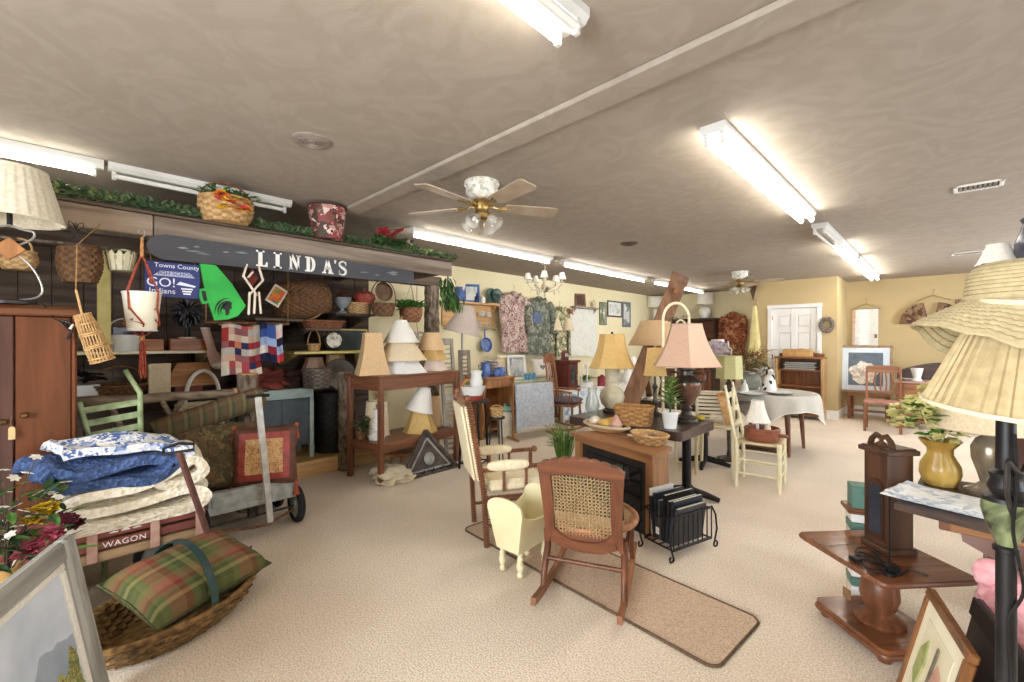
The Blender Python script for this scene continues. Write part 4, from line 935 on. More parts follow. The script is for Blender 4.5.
# ---- log bench
LBX = -4.15; z_r = wx(150, 398, LBX).z; ya, yb = wx(74, 398, LBX).y-.1, wx(247, 398, LBX).y
t = T('log_bench', 'rustic log bench with a long bark rail and branch braces behind the wagons', 'bench', (LBX, (ya+yb)/2, 0)); L2 = (yb-ya)/2
def logm(mb, a, b, r0, r1, sd=0, n=10, bend=.02):
    a, b = V(a), V(b); pts = []; rr = []
    for k in range(n+1):
        q = k/n; p = a.lerp(b, q)+V((noise.noise((sd, q*3, 0)), noise.noise((sd, 5, q*3)), noise.noise((9, sd, q*3))))*bend; pts.append(p); rr.append((r0+(r1-r0)*q)*(1+.08*noise.noise((q*9, sd, 2))))
    return mb.tube(pts, rr, 10)
part(logm(MB(), (0, -L2, z_r), (0, L2-.06, z_r-.005), .037, .033, 1), 'back_rail', LOG, t)
part(logm(MB(), (0.02, L2, .0), (0.02, L2, 1.125), .082, .078, 2, 16, .008), 'post', BARK, t); part(MB().lathe([(0, 1.122), (.076, 1.122), (.076, 1.132), (0, 1.132)], 24, tr(.02, L2, 0)), 'cut_top', CUT, t)
part(logm(MB(), (0, -L2+.05, 0), (0, -L2+.05, z_r-.03), .05, .045, 3), 'post', LOG, t)
part(MB().tube([(0, L2-.10, z_r), (0.0, L2-.065, z_r)], [.034, .034], 12), 'rail_tenon', CUT, t)
for i, (y0_, y1_, zb) in enumerate(((.2, .0, .5), (-.05, .12, .5), (-.1, -.3, .5), (.48, .36, .5), (.28, .42, .48))): part(logm(MB(), (.02, y0_, zb), (.0, y1_, z_r-.02), .02, .018, 7+i, 8, .03), 'branch_brace', LOG, t)
for i, x in enumerate((-.30, -.19, -.08)): part(logm(MB(), (x, -L2, .43), (x, L2-.08, .43), .05, .05, 20+i), 'seat_log', LOG, t)
for y in (-L2+.1, L2-.2): part(logm(MB(), (-.25, y, 0), (-.25, y, .4), .04, .04, 30), 'leg', LOG, t)
rb = T('ribbon', 'pink checked ribbon tied round the bark post of the log bench', 'ribbon', (LBX+.02, (ya+yb)/2+L2, .925))
RIB = mt('pink check ribbon', '#d8a09a', kind='plaid', scale=40, cols=[(0, '#d89a92'), (0, '#e8d0c4'), (0, '#a8605a')], rough=.8)
part(MB().lathe([(.087, 0), (.09, .004), (.09, .034), (.087, .038)], 28, caps=False, closed=True), 'band', RIB, rb)
for s_ in (-1, 1):
    part(MB().sheet(lambda u_, v_: (.094+.03*sin(u_*pi), s_*.07*sin(u_*pi*.98)+.0, .02+.03*(v_-.5)+.02*cos(u_*6.28)), 14, 3, .002), 'bow_loop', RIB, rb)
    part(MB().sheet(lambda u_, v_: (.095+.01*sin(u_*5), s_*(.01+.06*u_)+.018*(v_-.5), .01-.12*u_), 10, 2, .002), 'bow_tail', RIB, rb)
# ---- green ladder-back chair beside the wardrobe
GX = -3.52; SAGE = mt('worn sage green paint', '#a9b88c', '#7d8c62', 'noise', 14, .55)
t = T('ladder_chair', 'worn green ladder-back chair leaning between the wardrobe and log bench', 'chair', (GX, wx(112, 420, GX).y, 0)); o_ = t.location
def gp(px, py, dx=0): return V(wx(px, py, GX))-o_+V((dx, 0, 0))
a0, a1 = gp(79, 402), gp(92, 448); b0, b1 = gp(140, 393), gp(141, 448)
ex = lambda p, q, z: p+(q-p)*((z-p.z)/(q.z-p.z))
fa = ex(a0, a1, .43); fb = ex(b0, b1, .43)
part(MB().tube([V((.03, fa.y-.02, 0)), V((.0, fa.y, .43)), a1, a0], .014, 10), 'rear_post', SAGE, t); part(MB().tube([V((.03, fb.y, 0)), V((.0, fb.y, .43)), b1, b0, gp(128, 372, -.15)], .014, 10), 'rear_post', SAGE, t)
for (l, r_) in (((81, 411), (139, 402)), ((85, 424), (140, 414)), ((89, 436), (140, 426)), ((92, 447), (140, 438))): part(MB().bar(gp(*l), gp(*r_), .038, .012, .003, (1, 0, 0)), 'slat', SAGE, t)
part(MB().lo(-.38, .0, fa.y-.02, fb.y+.02, .415, .435, .006), 'seat', SAGE, t)
for y in (fa.y, fb.y): part(MB().tube([(-.36, y, 0), (-.36, y, .415)], .014, 10), 'front_leg', SAGE, t)
for x in (-.36,): part(MB().tube([(x, fa.y, .2), (x, fb.y, .2)], .008, 8), 'rung', SAGE, t)
# ---- items on the lower stall shelf
LSX = -4.95; LSZ = .93
t = T('birdhouse', 'tan wooden trapezoid roof box above the log rail', 'birdhouse', (LSX, wx(190, 370, LSX).y, wx(190, 383, LSX).z))
part(MB().prism([(-.20, 0), (.18, 0), (.12, .19), (-.11, .19)], -.1, .1, SM), 'roof_box', wood('pale cedar', '#c08a58', '#a06c3e', 'y', .6), t); part(MB().lo(-.11, .11, -.21, .19, -.02, 0, .004), 'bottom_board', PINEX, t)
z_ = t.location.z-.02-LSZ
t = T('red_box', 'dull red box under the tan trapezoid roof box', 'box', (LSX, wx(188, 386, LSX).y, LSZ)); part(MB().lo(-.1, .1, -.11, .09, 0, z_, .004), 'body', mt('dull red card', '#9a5a56', '#7e4442', 'noise', 12, .8), t); part(MB().lo(-.102, .102, -.112, .092, z_-.03, z_-.026, .001), 'lid_seam', WAL, t)
t = T('cream_box', 'plain cream box standing left of the trapezoid roof box', 'box', (-4.7, wx(162, 388, -4.7).y, wx(162, 402, -4.7).z-.06)); part(MB().lo(-.04, .04, -.075, .075, 0, .27, .004), 'body', SH_C, t); part(MB().lo(-.042, .042, -.077, .077, .23, .275, .003), 'lid', SH_C, t)
t.location.z = LSZ; t.location.x = -4.86
basket('hoop_basket', 'tan basket with a tall hoop handle behind the green chair', (-4.95, wx(110, 395, -4.95).y+.06, LSZ), .19, .16, .10, WICD, 90, .17, k=20, rows=6)
t = T('flower_pot', 'small white box of black silk flowers beside the wardrobe top', 'flower pot', (-4.9, wx(88, 390, -4.9).y, LSZ)); part(MB().lo(-.06, .06, -.07, .07, 0, .12, .006), 'box', CERW, t); mb = MB()
for k in range(8): flower_mb(mb, (.08*cos(k*2.4), .08*sin(k*2.4), .16+.03*(k % 3)), .06, 5, seed=k+70)
part(mb, 'flowers', BLACK, t)
# tote, white basket
t = T('storage_tote', 'pale blue-grey plastic storage tote behind the green chair', 'storage tote', (-4.78, wx(165, 440, -4.6).y-.02, .16)); part(MB().prism([(-.24, 0), (.24, 0), (.28, .44), (-.28, .44)], -.07, .07, SM), 'bin', mt('blue grey plastic', '#8c97a6', '#76818f', 'noise', 6, .4), t); part(MB().lo(-.085, .085, -.30, .30, .44, .47, .008), 'lid', mt('grey lid plastic', '#6b7482', '#5a626e', 'noise', 6, .4), t)
t = basket('white_basket', 'white wicker basket with a tall ribbon-wrapped handle behind the log rail', (-4.78, wx(205, 425, -4.7).y, .64), .20, .17, .20, CREAM, 90, 0, k=20, rows=9, oval=.36)
tb_ = t; t2 = T('wood_crate', 'grey wooden crate under the white wicker basket', 'crate', (-4.8, t.location.y+.06, .16)); part(MB().lo(-.08, .08, -.17, .17, .01, .47, .004), 'box', GREYW, t2)
for z in (.05, .2, .35): part(MB().lo(.081, .09, -.18, .18, z, z+.1, .002), 'slat', GREYW, t2)
part(MB().tube([(.13*cos(pi*k/20), 0, .17+.32*sin(pi*k/20)**.8) for k in range(21)], .017, 8), 'handle', CERW, t)
# ---- red wooden-railed wagon with afghans
WX0, WX1 = -3.33, -3.0; wyr = wx(206, 520, WX1).y; wyl = wyr-.86; wzb = wx(110, 560, WX1).z
RED = mt('faded red wood', '#8a4c40', '#6b382f', 'noise', 12, .6, 0, .1, (1, .3, 1)); TANW = wood('tan wagon bed', '#a58864', '#86694a', 'y', .6)
t = T('toy_wagon', 'red wooden-railed wagon lettered WAGON holding the crocheted blankets', 'wagon', ((WX0+WX1)/2, (wyl+wyr)/2, 0)); hw, hl = (WX1-WX0)/2, (wyr-wyl)/2
part(MB().lo(-hw, hw, -hl, hl, wzb, wzb+.05, .006), 'bed', TANW, t)
for s_ in (-1, 1):
    for z in (.062, .118): part(MB().lo(s_*hw-.012, s_*hw+.004, -hl, hl, wzb+z, wzb+z+.042, .004), 'side_rail', RED, t)
    for y in (wx(92, 540, WX1).y-t.location.y, wx(155, 540, WX1).y-t.location.y, hl-.03): part(MB().lo(s_*hw+(.004 if s_ > 0 else -.022), s_*hw+(.018 if s_ > 0 else -.012), y-.02, y+.02, wzb+.01, wzb+.165, .003), 'stake', mt('pink worn wood', '#c09a8a', '#a07868', 'noise', 14, .6), t)
    for z in (.062, .118): part(MB().lo(-hw, hw, s_*hl-.014, s_*hl, wzb+z, wzb+z+.042, .004), 'end_rail', RED, t)
RUB = mt('black rubber', '#1f1e1e', '#161515', 'noise', 30, .8)
def wheel(parent, x, y, r, w_=.05, spin='y'):
    M = tr(x, y, r) @ (rot(x=90) if spin == 'y' else rot(y=90))
    wh = part(MB().lathe([(r*.74, -w_/2), (r*.9, -w_/2), (r, -w_/4), (r, w_/4), (r*.9, w_/2), (r*.74, w_/2)], 36, M, caps=False, closed=True), 'wheel', RUB, parent)
    part(MB().lathe([(0, -w_*.3), (r*.25, -w_*.5), (r*.3, -w_*.3), (r*.76, -w_*.25), (r*.76, w_*.25), (r*.3, w_*.3), (r*.25, w_*.5), (0, w_*.5)], 28, M), 'hub', GALV, wh)
for x in (-hw-.0, hw-.04):
    for y in (-hl+.16, hl-.16): wheel(t, x, y, .13, .045, 'x')
for y in (-hl+.16, hl-.16): part(MB().tube([(-hw, y, .13), (hw-.04, y, .13)], .008, 8).lo(-.03, .03, y-.03, y+.03, .12, wzb, .004), 'axle', IRON, t)
h0 = V((hw+.07, hl+.02, wzb-.06)); h1 = V(wx(179, 452, -2.80))-t.location
part(MB().bar(h0, h1, .022, .028, .004), 'pull_handle', mt('dull red metal', '#6d4a42', '#55362f', 'noise', 14, .5), t); d_ = V((.02, .06, .005))
part(MB().tube([h1-d_, h1-d_+V((0, 0, .03)), h1+V((0, 0, .045)), h1+d_+V((0, 0, .03)), h1+d_, h1-d_], .008, 6), 'grip', BLACK, t)
yw = wx(125, 540, WX1).y-t.location.y
part(text_mb('WAGON', .040, .002, tr(hw+.0045, yw, wzb+.068) @ SM, 1.1), 'lettering', LET, t); 
for k in (-1, 0, 1): part(MB().prism([(yw-.015+.045*k, wzb+.135), (yw+.018+.045*k, wzb+.134), (yw+.02+.045*k, wzb+.140), (yw+.002+.045*k, wzb+.144+.006*(k == 0)), (yw-.015+.045*k, wzb+.139)], hw+.004, hw+.0055, SM), 'script_mark', LET, t)
KN_B = mt('blue crochet yarn', '#46639c', '#33497a', 'cells', 55, .95, 0, .9, cols=['#445a86', '#3c507a', '#4e6492', '#364a70'])
KN_BW = mt('blue white crochet yarn', '#e4e4e2', kind='spots', scale=30, dist=.15, cols=['#e8e6e2', '#7f93bb', '#e8e6e2', '#c4cad8', '#4f6aa2', '#ece8e0'], rough=.95, bump=.5)
KN_C = mt('cream crochet yarn', '#eee4d0', '#cdbfa4', 'cells', 48, .95, 0, .9, cols=['#eee4d0', '#e6dac2', '#f2e9d8', '#dfd1b6', '#efe6d4'])
def ribbon(mb, path, wdt, th, c, sd, nv=16, amp=.018, skew=0):
    P_ = [V((0, a, b)) for a, b in path]; N_ = len(P_)-1
    def fn(u_, v_):
        q = u_*N_; i = min(int(q), N_-1); f = q-i; p = P_[i].lerp(P_[i+1], f); x = (v_-.5)*wdt*(1-.10*abs(sin(3*u_+sd)))
        n = V((noise.noise((u_*5, v_*3, sd)), noise.noise((u_*5, v_*3, sd+7)), noise.noise((u_*6, v_*4, sd+3))))*amp
        dz = -.05*abs(v_-.5)**2*4*.6
        return V(c)+V((x, p.y+skew*(v_-.5), p.z+dz))+n
    return mb.sheet(fn, N_*3, nv, th, 1, 1)
def curve(pts, n=6):
    out = []; P_ = [V((*p, 0)) for p in pts]
    for i in range(len(P_)-1):
        p0, p1, p2, p3 = P_[max(i-1, 0)], P_[i], P_[i+1], P_[min(i+2, len(P_)-1)]
        for k in range(n):
            q = k/n; v_ = .5*((2*p1)+(-p0+p2)*q+(2*p0-5*p1+4*p2-p3)*q*q+(-p0+3*p1-3*p2+p3)*q**3); out.append((v_.x, v_.y))
    out.append((P_[-1].x, P_[-1].y)); return out
cy_ = wx(152, 490, -3.1).y-.055
def sz_(p, k): return [(a, b*k) for a, b in p]
solo(ribbon(MB(), curve(sz_([(-.30, 0), (.0, -.01), (.22, .0), (.285, .05), (.2, .095), (.0, .08), (-.22, .085), (-.28, .12), (-.2, .155), (.0, .16), (.14, .205), (.22, .24), (.27, .175), (.19, .13), (.10, .135), (.06, .16)], 1.18)), .42, .045, (0, 0, 0), 1, amp=.03), 'crocheted_blanket', KN_C, 'cream crocheted blanket folded in the red wagon under the blue one', 'blanket', (-3.15, cy_, wzb+.20))
solo(ribbon(MB(), curve([(-.26, .0), (.0, -.02), (.16, .02), (.18, .06), (.06, .085), (-.15, .07), (-.27, .085), (-.3, .05)]), .44, .05, (0, 0, 0), 2, amp=.03, skew=.1), 'crocheted_blanket', KN_B, 'deep blue crocheted blanket folded on top of the red wagon load', 'blanket', (-3.14, wx(100, 480, -3.1).y+.06, wzb+.425))
solo(ribbon(MB(), curve([(-.22, .03), (0, .03), (.2, 0), (.27, -.03), (.28, -.07), (.25, -.10)]), .44, .04, (0, 0, 0), 4, amp=.03, skew=.08), 'crocheted_blanket', KN_BW, 'blue and white flecked crocheted blanket laid over the deep blue one', 'blanket', (-3.16, wx(112, 460, -3.1).y, wzb+.555))
# ---- grey metal wagon with cushions
f0 = wx(208, 508, -3.52); f1 = wx(297, 492, -3.52); gy = (f0.y+f1.y)/2; gw = f1.y-f0.y; gzb = .225; gh = .15; gl = .62
t = T('metal_wagon', 'grey metal garden wagon holding the tapestry cushions', 'wagon', (-3.52, gy, 0))
part(MB().lo(0-.012, 0, -gw/2, gw/2, gzb, gzb+gh, .003), 'front_panel', GALV, t); part(MB().lo(-gl, -gl+.012, -gw/2, gw/2, gzb, gzb+gh, .003), 'rear_panel', GALV, t)
for s_ in (-1, 1): part(MB().lo(-gl+.012, -.012, s_*gw/2-.006, s_*gw/2+.006, gzb, gzb+gh, .003), 'side_panel', GALV, t)
part(MB().lo(-gl, 0, -gw/2, gw/2, gzb-.008, gzb+.004, .003), 'bed', GALV, t); part(MB().tube([(0.006, -gw/2, gzb+gh), (.006, gw/2, gzb+gh), (-gl, gw/2+.008, gzb+gh), (-gl, -gw/2-.008, gzb+gh)], .010, 8, closed=True), 'rolled_rim', STEEL, t)
part(MB().lo(.001, .006, -gw/2+.02, gw/2-.02, gzb+.04, gzb+.115, .002), 'pressed_panel', GALV, t)
for x in (-.07, -gl+.1):
    for s_ in (-1, 1): wheel(t, x, s_*(gw/2+.02), .14, .05)
    part(MB().tube([(x, -gw/2-.02, .125), (x, gw/2+.02, .125)], .009, 8), 'axle', IRON, t); part(MB().lo(x-.025, x+.025, -.03, .03, .12, gzb, .004), 'axle_bracket', IRON, t)
RUSTM = mt('rusty iron', '#8a5f44', '#5e3d2b', 'noise', 20, .8)
part(MB().tube([(-.07, -gw/2, .1), (.06, -.03, .09), (.1, .06, .1), (.06, .1, .1), (-.07, gw/2, .1)], .009, 6), 'draft_frame', RUSTM, t)
ht = V(wx(258, 396, -3.36))-t.location; hb = V((.10, .07, .11))
part(MB().bar(hb, ht, .02, .042, .004, (0, 1, 0)), 'pull_handle', mt('pale grey painted steel', '#c6c4be', '#a8a59d', 'noise', 14, .5), t); part(MB().tube([ht+V((0, -.07, .0)), ht+V((0, .07, 0))], .012, 8), 'grip', BLACK, t)
TAP = mt('dark green tapestry', '#5a5236', kind='spots', scale=34, dist=.12, cols=['#5a4c32', '#6a5838', '#4a4029', '#74523a', '#5a5234', '#7a6644', '#4e432d'], rough=.95, bump=.4)
t = T('tapestry_cushion', 'large dark green tapestry bolster cushion in the grey wagon', 'cushion', (-3.86, gy-.18, gzb+.01), 0)
mb = pillow_mb(.62, .52, .30, 22); mb.xf(tr(0, 0, .30) @ rot(z=75) @ rot(x=58)); part(mb, 'cover', TAP, t)
FRG = mt('brown fringe', '#7c6848', '#57472e', 'noise', 60, .95); mb = MB(); random.seed(15)
for k in range(150):
    e = k/150; sx = (e-.5)*.6; q = V((sx, .26-.0, 0)); base = rot(z=75) @ rot(x=58) @ q+V((0, 0, .30)); mb.tube([base, base+V((.03+.02*random.random(), random.uniform(-.02, .02), -.02)), base+V((.05, random.uniform(-.03, .03), -.085))], .003, 4)
part(mb, 'fringe', FRG, t)
t = T('roll_rug', 'rolled green and rust striped rug lying on the tapestry cushion', 'rug', (-3.97, gy-.17, .85), 0); part(MB().lathe([(0, -.36), (.075, -.36), (.085, -.34), (.085, .34), (.075, .36), (0, .36)], 24, tr(0, 0, .0) @ rot(x=-74), fn=lambda a, z: 1+.06*sin(2*a)), 'roll', mt('striped rug', '#6a5a3c', kind='plaid', scale=9, cols=[(0, '#5a5236'), (0, '#7a4a34'), (0, '#5e5a3c'), (0, '#474630'), (0, '#86704c')], rough=.95), t)
# square red-brown cushion with gold panel
t = T('square_cushion', 'red and brown square cushion with gold floral panel and tassels in the grey wagon', 'cushion', (-3.60, gy+.12, gzb+gh-.06), 0)
M_ = tr(0, -.03, .235) @ rot(z=-22) @ rot(y=80) @ rot(z=90)
cu = pillow_mb(.43, .44, .17, 24); cu.xf(M_); part(cu, 'cover', mt('brown taffeta', '#6b4434', '#54332a', 'noise', 20, .5), t)
def pil_patch(s0, s1, off, sx=.43, sy=.44, sz=.17):
    def g(u_, v_):
        x = -s1+(2*s1)*u_; y = -s1+(2*s1)*v_; e = max(0, (1-x**4)*(1-y**4))**.45; return (x*sx/2, y*sy/2, sz/2*e+off+.006*noise.noise(V((x*2.1, y*2.3, 1))))
    return g
part(MB().sheet(pil_patch(0, .76, .003), 14, 14, .004).xf(M_), 'border_panel', mt('red satin', '#a8483e', '#8a362f', 'noise', 20, .45), t)
part(MB().sheet(pil_patch(0, .56, .008), 12, 12, .004).xf(M_), 'gold_panel', mt('gold brocade', '#caa06a', kind='spots', scale=70, dist=.1, cols=['#d2aa72', '#b8875a', '#d8b680', '#a86a48', '#cfa56c'], rough=.6), t)
TAS = mt('rust tassel silk', '#b4583a', '#8a3e28', 'noise', 60, .7)
for sx in (-1, 1):
    for sy in (-1, 1):
        q = M_ @ V((sx*.205, sy*.21, 0)); mb = MB().blob(q, .02, 1)
        for k in range(12): mb.tube([q, q+V((.02*cos(k), .02*sin(k), -.10))], .005, 4)
        part(mb, 'tassel', TAS, t)
# ---- things on the platform
t = T('aqua_cabinet', 'slate grey cabinet with pale aqua top standing on the pine platform', 'cabinet', (-5.03, wx(279, 410, -4.85).y, .16), 0); AQ = mt('pale aqua paint', '#b5cac6', '#9db4b0', 'noise', 8, .5); SL = mt('slate paint', '#59656c', '#4a555b', 'noise', 8, .5)
part(MB().lo(-.2, .2, -.34, .34, .64, .74, .006), 'top_rail', AQ, t); part(MB().lo(-.18, .17, -.31, .31, .14, .635, .004), 'carcass', SL, t)
for y in (-.16, .16): part(MB().lo(.171, .18, y-.13, y+.13, .17, .61, .003), 'panel', SL, t)
for x in (-.18, .18):
    for y in (-.32, .32): part(MB().prism([(-.02, -.02), (.02, -.02), (.02, .02), (-.02, .02)], 0, .64, tr(x, y, 0)), 'leg', AQ, t)
ct = t.location.z+.74
RC = mt('dark red cloth', '#8a3f34', '#642c25', 'noise', 12, .9)
def heap(name, label, cat, loc, r, m_, sd, amp=.5, fq=2.6):
    mb = MB().blob((0, 0, 0), r, 4, amp, fq, sd, p=3); 
    for v_ in mb.v: v_.z = max(v_.z, -r[2]*.8)+.008*noise.noise(v_*14)
    mn = min(v_.z for v_ in mb.v); 
    for v_ in mb.v: v_.z -= mn
    return solo(mb, name, m_, label, cat, loc)
heap('cloth_heap', 'dark red cloth heaped on the aqua-topped cabinet', 'cloth', (-5.0, t.location.y-.12, ct), (.16, .20, .12), RC, 3)
heap('brown_bag', 'slumped dark brown cloth bag behind the red cloth', 'bag', (-5.05, t.location.y+.17, ct), (.12, .12, .10), mt('dark brown cloth', '#4e3229', '#35211b', 'noise', 12, .9), 5, .35)
basket('grey_basket', 'grey square-woven basket on the right end of the aqua cabinet', (-4.80, t.location.y+.36, ct), .12, .11, .20, WICG, 20, 0, sq=5, k=14, rows=9)
bk = basket('black_basket', 'tall black woven hamper on the pine platform beside the low log post', (-4.97, wx(331, 440, -4.97).y+.0, .16), .185, .16, .66, WICK, 0, 0, k=20, rows=18)
sz = 1.06; plank('wall_shelf', 'dark plank shelf under the yellow-edged shelf', SHX, -4.95, wx(308, 372, -5).y, wx(345, 372, -5).y, sz, .02, RUSTD)
def shade_thing(label, loc, rt, rb, h, m_, rz=0, group=None, rx=0, ry=0, mtrim=None, **k):
    t = T('lampshade', label, 'lampshade', loc, rz, group, rx, ry); add_shade(t, 0, rt, rb, h, m_, mtrim, name='shade_cloth', **k); return t
shade_thing('rose lampshade under the yellow-edged shelf in the stall', (-5.12, wx(314, 370, -5.12).y, sz), .09, .14, .15, SH_P, n=6, curve=.2)
shade_thing('small tan lampshade right of the rose one under the yellow shelf', (-5.12, wx(332, 370, -5.12).y+.04, sz), .10, .12, .18, SH_T, n=6)
p = wx(340, 390, -4.88); t = T('round_tray', 'round dark grey tray leaning over the black hamper', 'tray', (-4.88, p.y, .835), 0); part(MB().lathe([(0, 0), (.155, 0), (.175, .018), (.18, .02), (.18, .026), (.16, .018), (0, .008)], 36, tr(0, 0, .182) @ rot(y=72)), 'tray_body', mt('dark pewter', '#7c7570', '#625c57', 'noise', 10, .4, .2), t); part(MB().lathe([(.178, .018), (.184, .02), (.184, .027), (.178, .029)], 36, tr(0, 0, .182) @ rot(y=72), caps=False, closed=True), 'rim', IRON, t)
# ---- the tall table of lampshades
A_ = V((-3.91, 2.15, 0)); B_ = V((-4.45, 2.2, 0)); Cc = V((-4.07, 3.2, 0)); ang = math.degrees(math.atan2(Cc.y-A_.y, Cc.x-A_.x))
t = T('tall_table', 'tall red-brown work table with a lower shelf stacked with lampshades', 'table', tuple(A_), ang); Lt = (Cc-A_).length; Wt = .50; TH = 1.06
def loc_t(x, y, z=TH): q = Matrix.Rotation(R(ang), 4, 'Z') @ V((x, y, 0))+A_; return (q.x, q.y, z)
part(MB().lo(-.03, Lt+.03, -.03, Wt+.03, TH-.025, TH, .006), 'top', WALX, t)
for x in (0, Lt):
    for y in (0, Wt): part(MB().lo(x-.025, x+.025, y-.025, y+.025, 0, TH-.025, .004), 'leg', WAL, t)
for y in (0, Wt): part(MB().lo(.025, Lt-.025, y-.012, y+.012, TH-.15, TH-.025, .003), 'apron', WALX, t); part(MB().lo(.025, Lt-.025, y-.012, y+.012, .30, .37, .003), 'shelf_rail', WALX, t)
for x in (0, Lt): part(MB().lo(x-.012, x+.012, .025, Wt-.025, TH-.15, TH-.025, .003), 'apron', WALY, t); part(MB().lo(x-.012, x+.012, .025, Wt-.025, .30, .37, .003), 'shelf_rail', WALY, t)
part(MB().lo(-.01, Lt+.01, -.01, Wt+.01, .37, .39, .003), 'lower_shelf', WALX, t)
G1 = 'lampshades stacked on the tall table'
shade_thing('tall square tan bell lampshade at the left end of the tall table', loc_t(.09, .26), .115, .215, .42, SH_T, ang+20, n=4, curve=.35)
q = loc_t(.45, .24)
shade_thing('white lampshade at the bottom of the middle stack on the tall table', (q[0], q[1], TH), .13, .29, .19, mt('bright white shade cloth', '#f4f3f0', '#e8e6e2', 'noise', 90, .9), ang, n=6)
shade_thing('ecru lampshade in the middle of the three-shade stack on the tall table', (q[0], q[1], TH+.135), .135, .275, .20, SH_C, 0)
shade_thing('ivory cone lampshade topping the three-shade stack on the tall table', (q[0], q[1], TH+.325), .06, .19, .24, SH_W, 0)
solo(MB().lathe([(0, 0), (.018, .0), (.012, .02), (.02, .045), (.008, .06), (0, .062)], 14), 'lamp_finial', BRASS, 'small finial knob on top of the ivory cone lampshade', 'finial', (q[0], q[1], TH+.553))
q = loc_t(.90, .24)
shade_thing('pinkish cream panelled lampshade at the bottom of the right-hand stack', (q[0], q[1], TH), .115, .19, .145, mt('pinkish cream cloth', '#ead8cc', '#dcc6b8', 'noise', 90, .9), ang+15, n=6)
shade_thing('yellow panelled lampshade in the middle of the right-hand stack', (q[0], q[1], TH+.125), .12, .185, .13, SH_Y, ang+10, n=6)
shade_thing('tan round lampshade on top of the right-hand stack on the tall table', (q[0], q[1], TH+.235), .095, .165, .20, SH_T)
sz2 = .39
shade_thing('tan round lampshade at the back right of the lower table shelf', loc_t(.96, .34, sz2), .12, .15, .36, SH_T)
shade_thing('gold bell lampshade on the lower table shelf under the white one', loc_t(.68, .19, sz2), .085, .19, .33, SH_Y, ang, n=8, curve=.3)
t2 = shade_thing('white lampshade tipped over the gold bell lampshade', loc_t(.66, .19, sz2+.235), .065, .155, .27, SH_W, 0, rx=-12, ry=8)
shade_thing('beige cylinder lampshade behind the pagoda lamp', loc_t(.27, .42, sz2), .11, .135, .36, SH_C)
t = T('pagoda_lamp', 'white tiered pagoda-shaped lamp base on the lower table shelf', 'lamp base', loc_t(.14, .25, sz2)); pr_ = []
for k in range(4): pr_ += [(.085-.015*k, .02+.06*k), (.09-.015*k, .035+.06*k), (.05-.01*k, .055+.06*k)]
part(MB().lathe([(0, 0), (.08, 0)]+pr_+[(.03, .26), (.03, .30), (.045, .31), (0, .315)], 8), 'tiers', CERW, t); part(MB().tube([(0, 0, .31), (0, 0, .36)], .012, 8), 'socket', BRASS, t)
t = T('ivy_pot', 'small bushy plant behind the white pagoda lamp', 'plant', loc_t(.06, .40, sz2)); mb = sprigs(MB(), lambda q_: (0, 0, .06+.1*q_), 90, .08, .035, .05, 51, 2); part(mb, 'leaves', [LEAFD, mt('dry green leaves', '#8a8a5c', '#5e6040', 'noise', 20, .7)], t); part(MB().lathe([(0, 0), (.05, 0), (.065, .09), (.055, .09), (.045, .01), (0, .01)], 20), 'pot', WICD, t)
# under the table
t = T('footstool', 'low round wooden stool under the tall table', 'stool', loc_t(.55, .36, 0)); part(MB().lathe([(0, .15), (.19, .15), (.20, .16), (.20, .175), (.185, .185), (0, .185)], 32), 'seat', OAKX, t)
for k in range(3): part(MB().tube([(.12*cos(2.1*k+.5), .12*sin(2.1*k+.5), .15), (.16*cos(2.1*k+.5), .16*sin(2.1*k+.5), 0)], [.016, .013], 10), 'leg', OAK, t)
heap('canvas_cloth', 'crumpled cream canvas cloth on the floor at the tall table leg', 'cloth', loc_t(.15, .05, 0), (.21, .16, .075), mt('cream canvas', '#d8cbb2', '#c9bb9f', 'noise', 20, .95), 8, .5, 2.2)
t = T('triangle_pediment', 'dark triangular wooden pediment with a round boss leaning on the tall table', 'wood carving', (-3.80, 2.80, 0), 0)
a, b, c_ = V(fl(401, 482)), V(fl(457, 467)), None
wv = (b-a); Lb = wv.length; zap = 1.4-(389-341)*(4.62)/FPX
M_ = tr(*((a+b)/2)) @ rot(z=math.degrees(math.atan2(wv.y, wv.x))) @ rot(x=90-12)
t.location = tuple((a+b)/2+V((0, 0, .015))); M2 = tr(-(a+b)/2) @ M_
PED = mt('pewter brown wood', '#5b5049', '#3f3732', 'noise', 10, .5); hh = Lb*.62
def tri(s_, up): return [(-Lb/2*s_, up), (Lb/2*s_, up), (0, up+hh*s_)]
part(MB().prism(tri(.96, .012), -.012, 0, M2), 'back_board', PED, t)
for (p, q) in (((-Lb/2, 0), (Lb/2, 0)), ((Lb/2, 0), (0, hh)), ((0, hh), (-Lb/2, 0))):
    part(MB().bar(M2 @ V((*p, .005)), M2 @ V((*q, .005)), .04, .035, .006), 'moulding', PED, t)
    ci = V((0, hh*.33)); p2 = ci+(V(p)-ci)*.72; q2 = ci+(V(q)-ci)*.72; part(MB().bar(M2 @ V((p2.x, p2.y, .006)), M2 @ V((q2.x, q2.y, .006)), .014, .018, .003), 'inner_bead', GALV, t)
part(MB().lathe([(.05, 0), (.066, .008), (.06, .018), (.045, .02), (.04, .01), (0, .014)], 28, M2 @ tr(0, hh*.33, 0), caps=False), 'round_boss', GALV, t)
for k in range(5): part(MB().tube([M2 @ V(((k-2)*Lb*.17, .02, .01)), M2 @ V(((k-2)*Lb*.17, .02, .06)), M2 @ V(((k-2)*Lb*.17, .05, .07))], .008, 6), 'peg_hook', IRON, t)
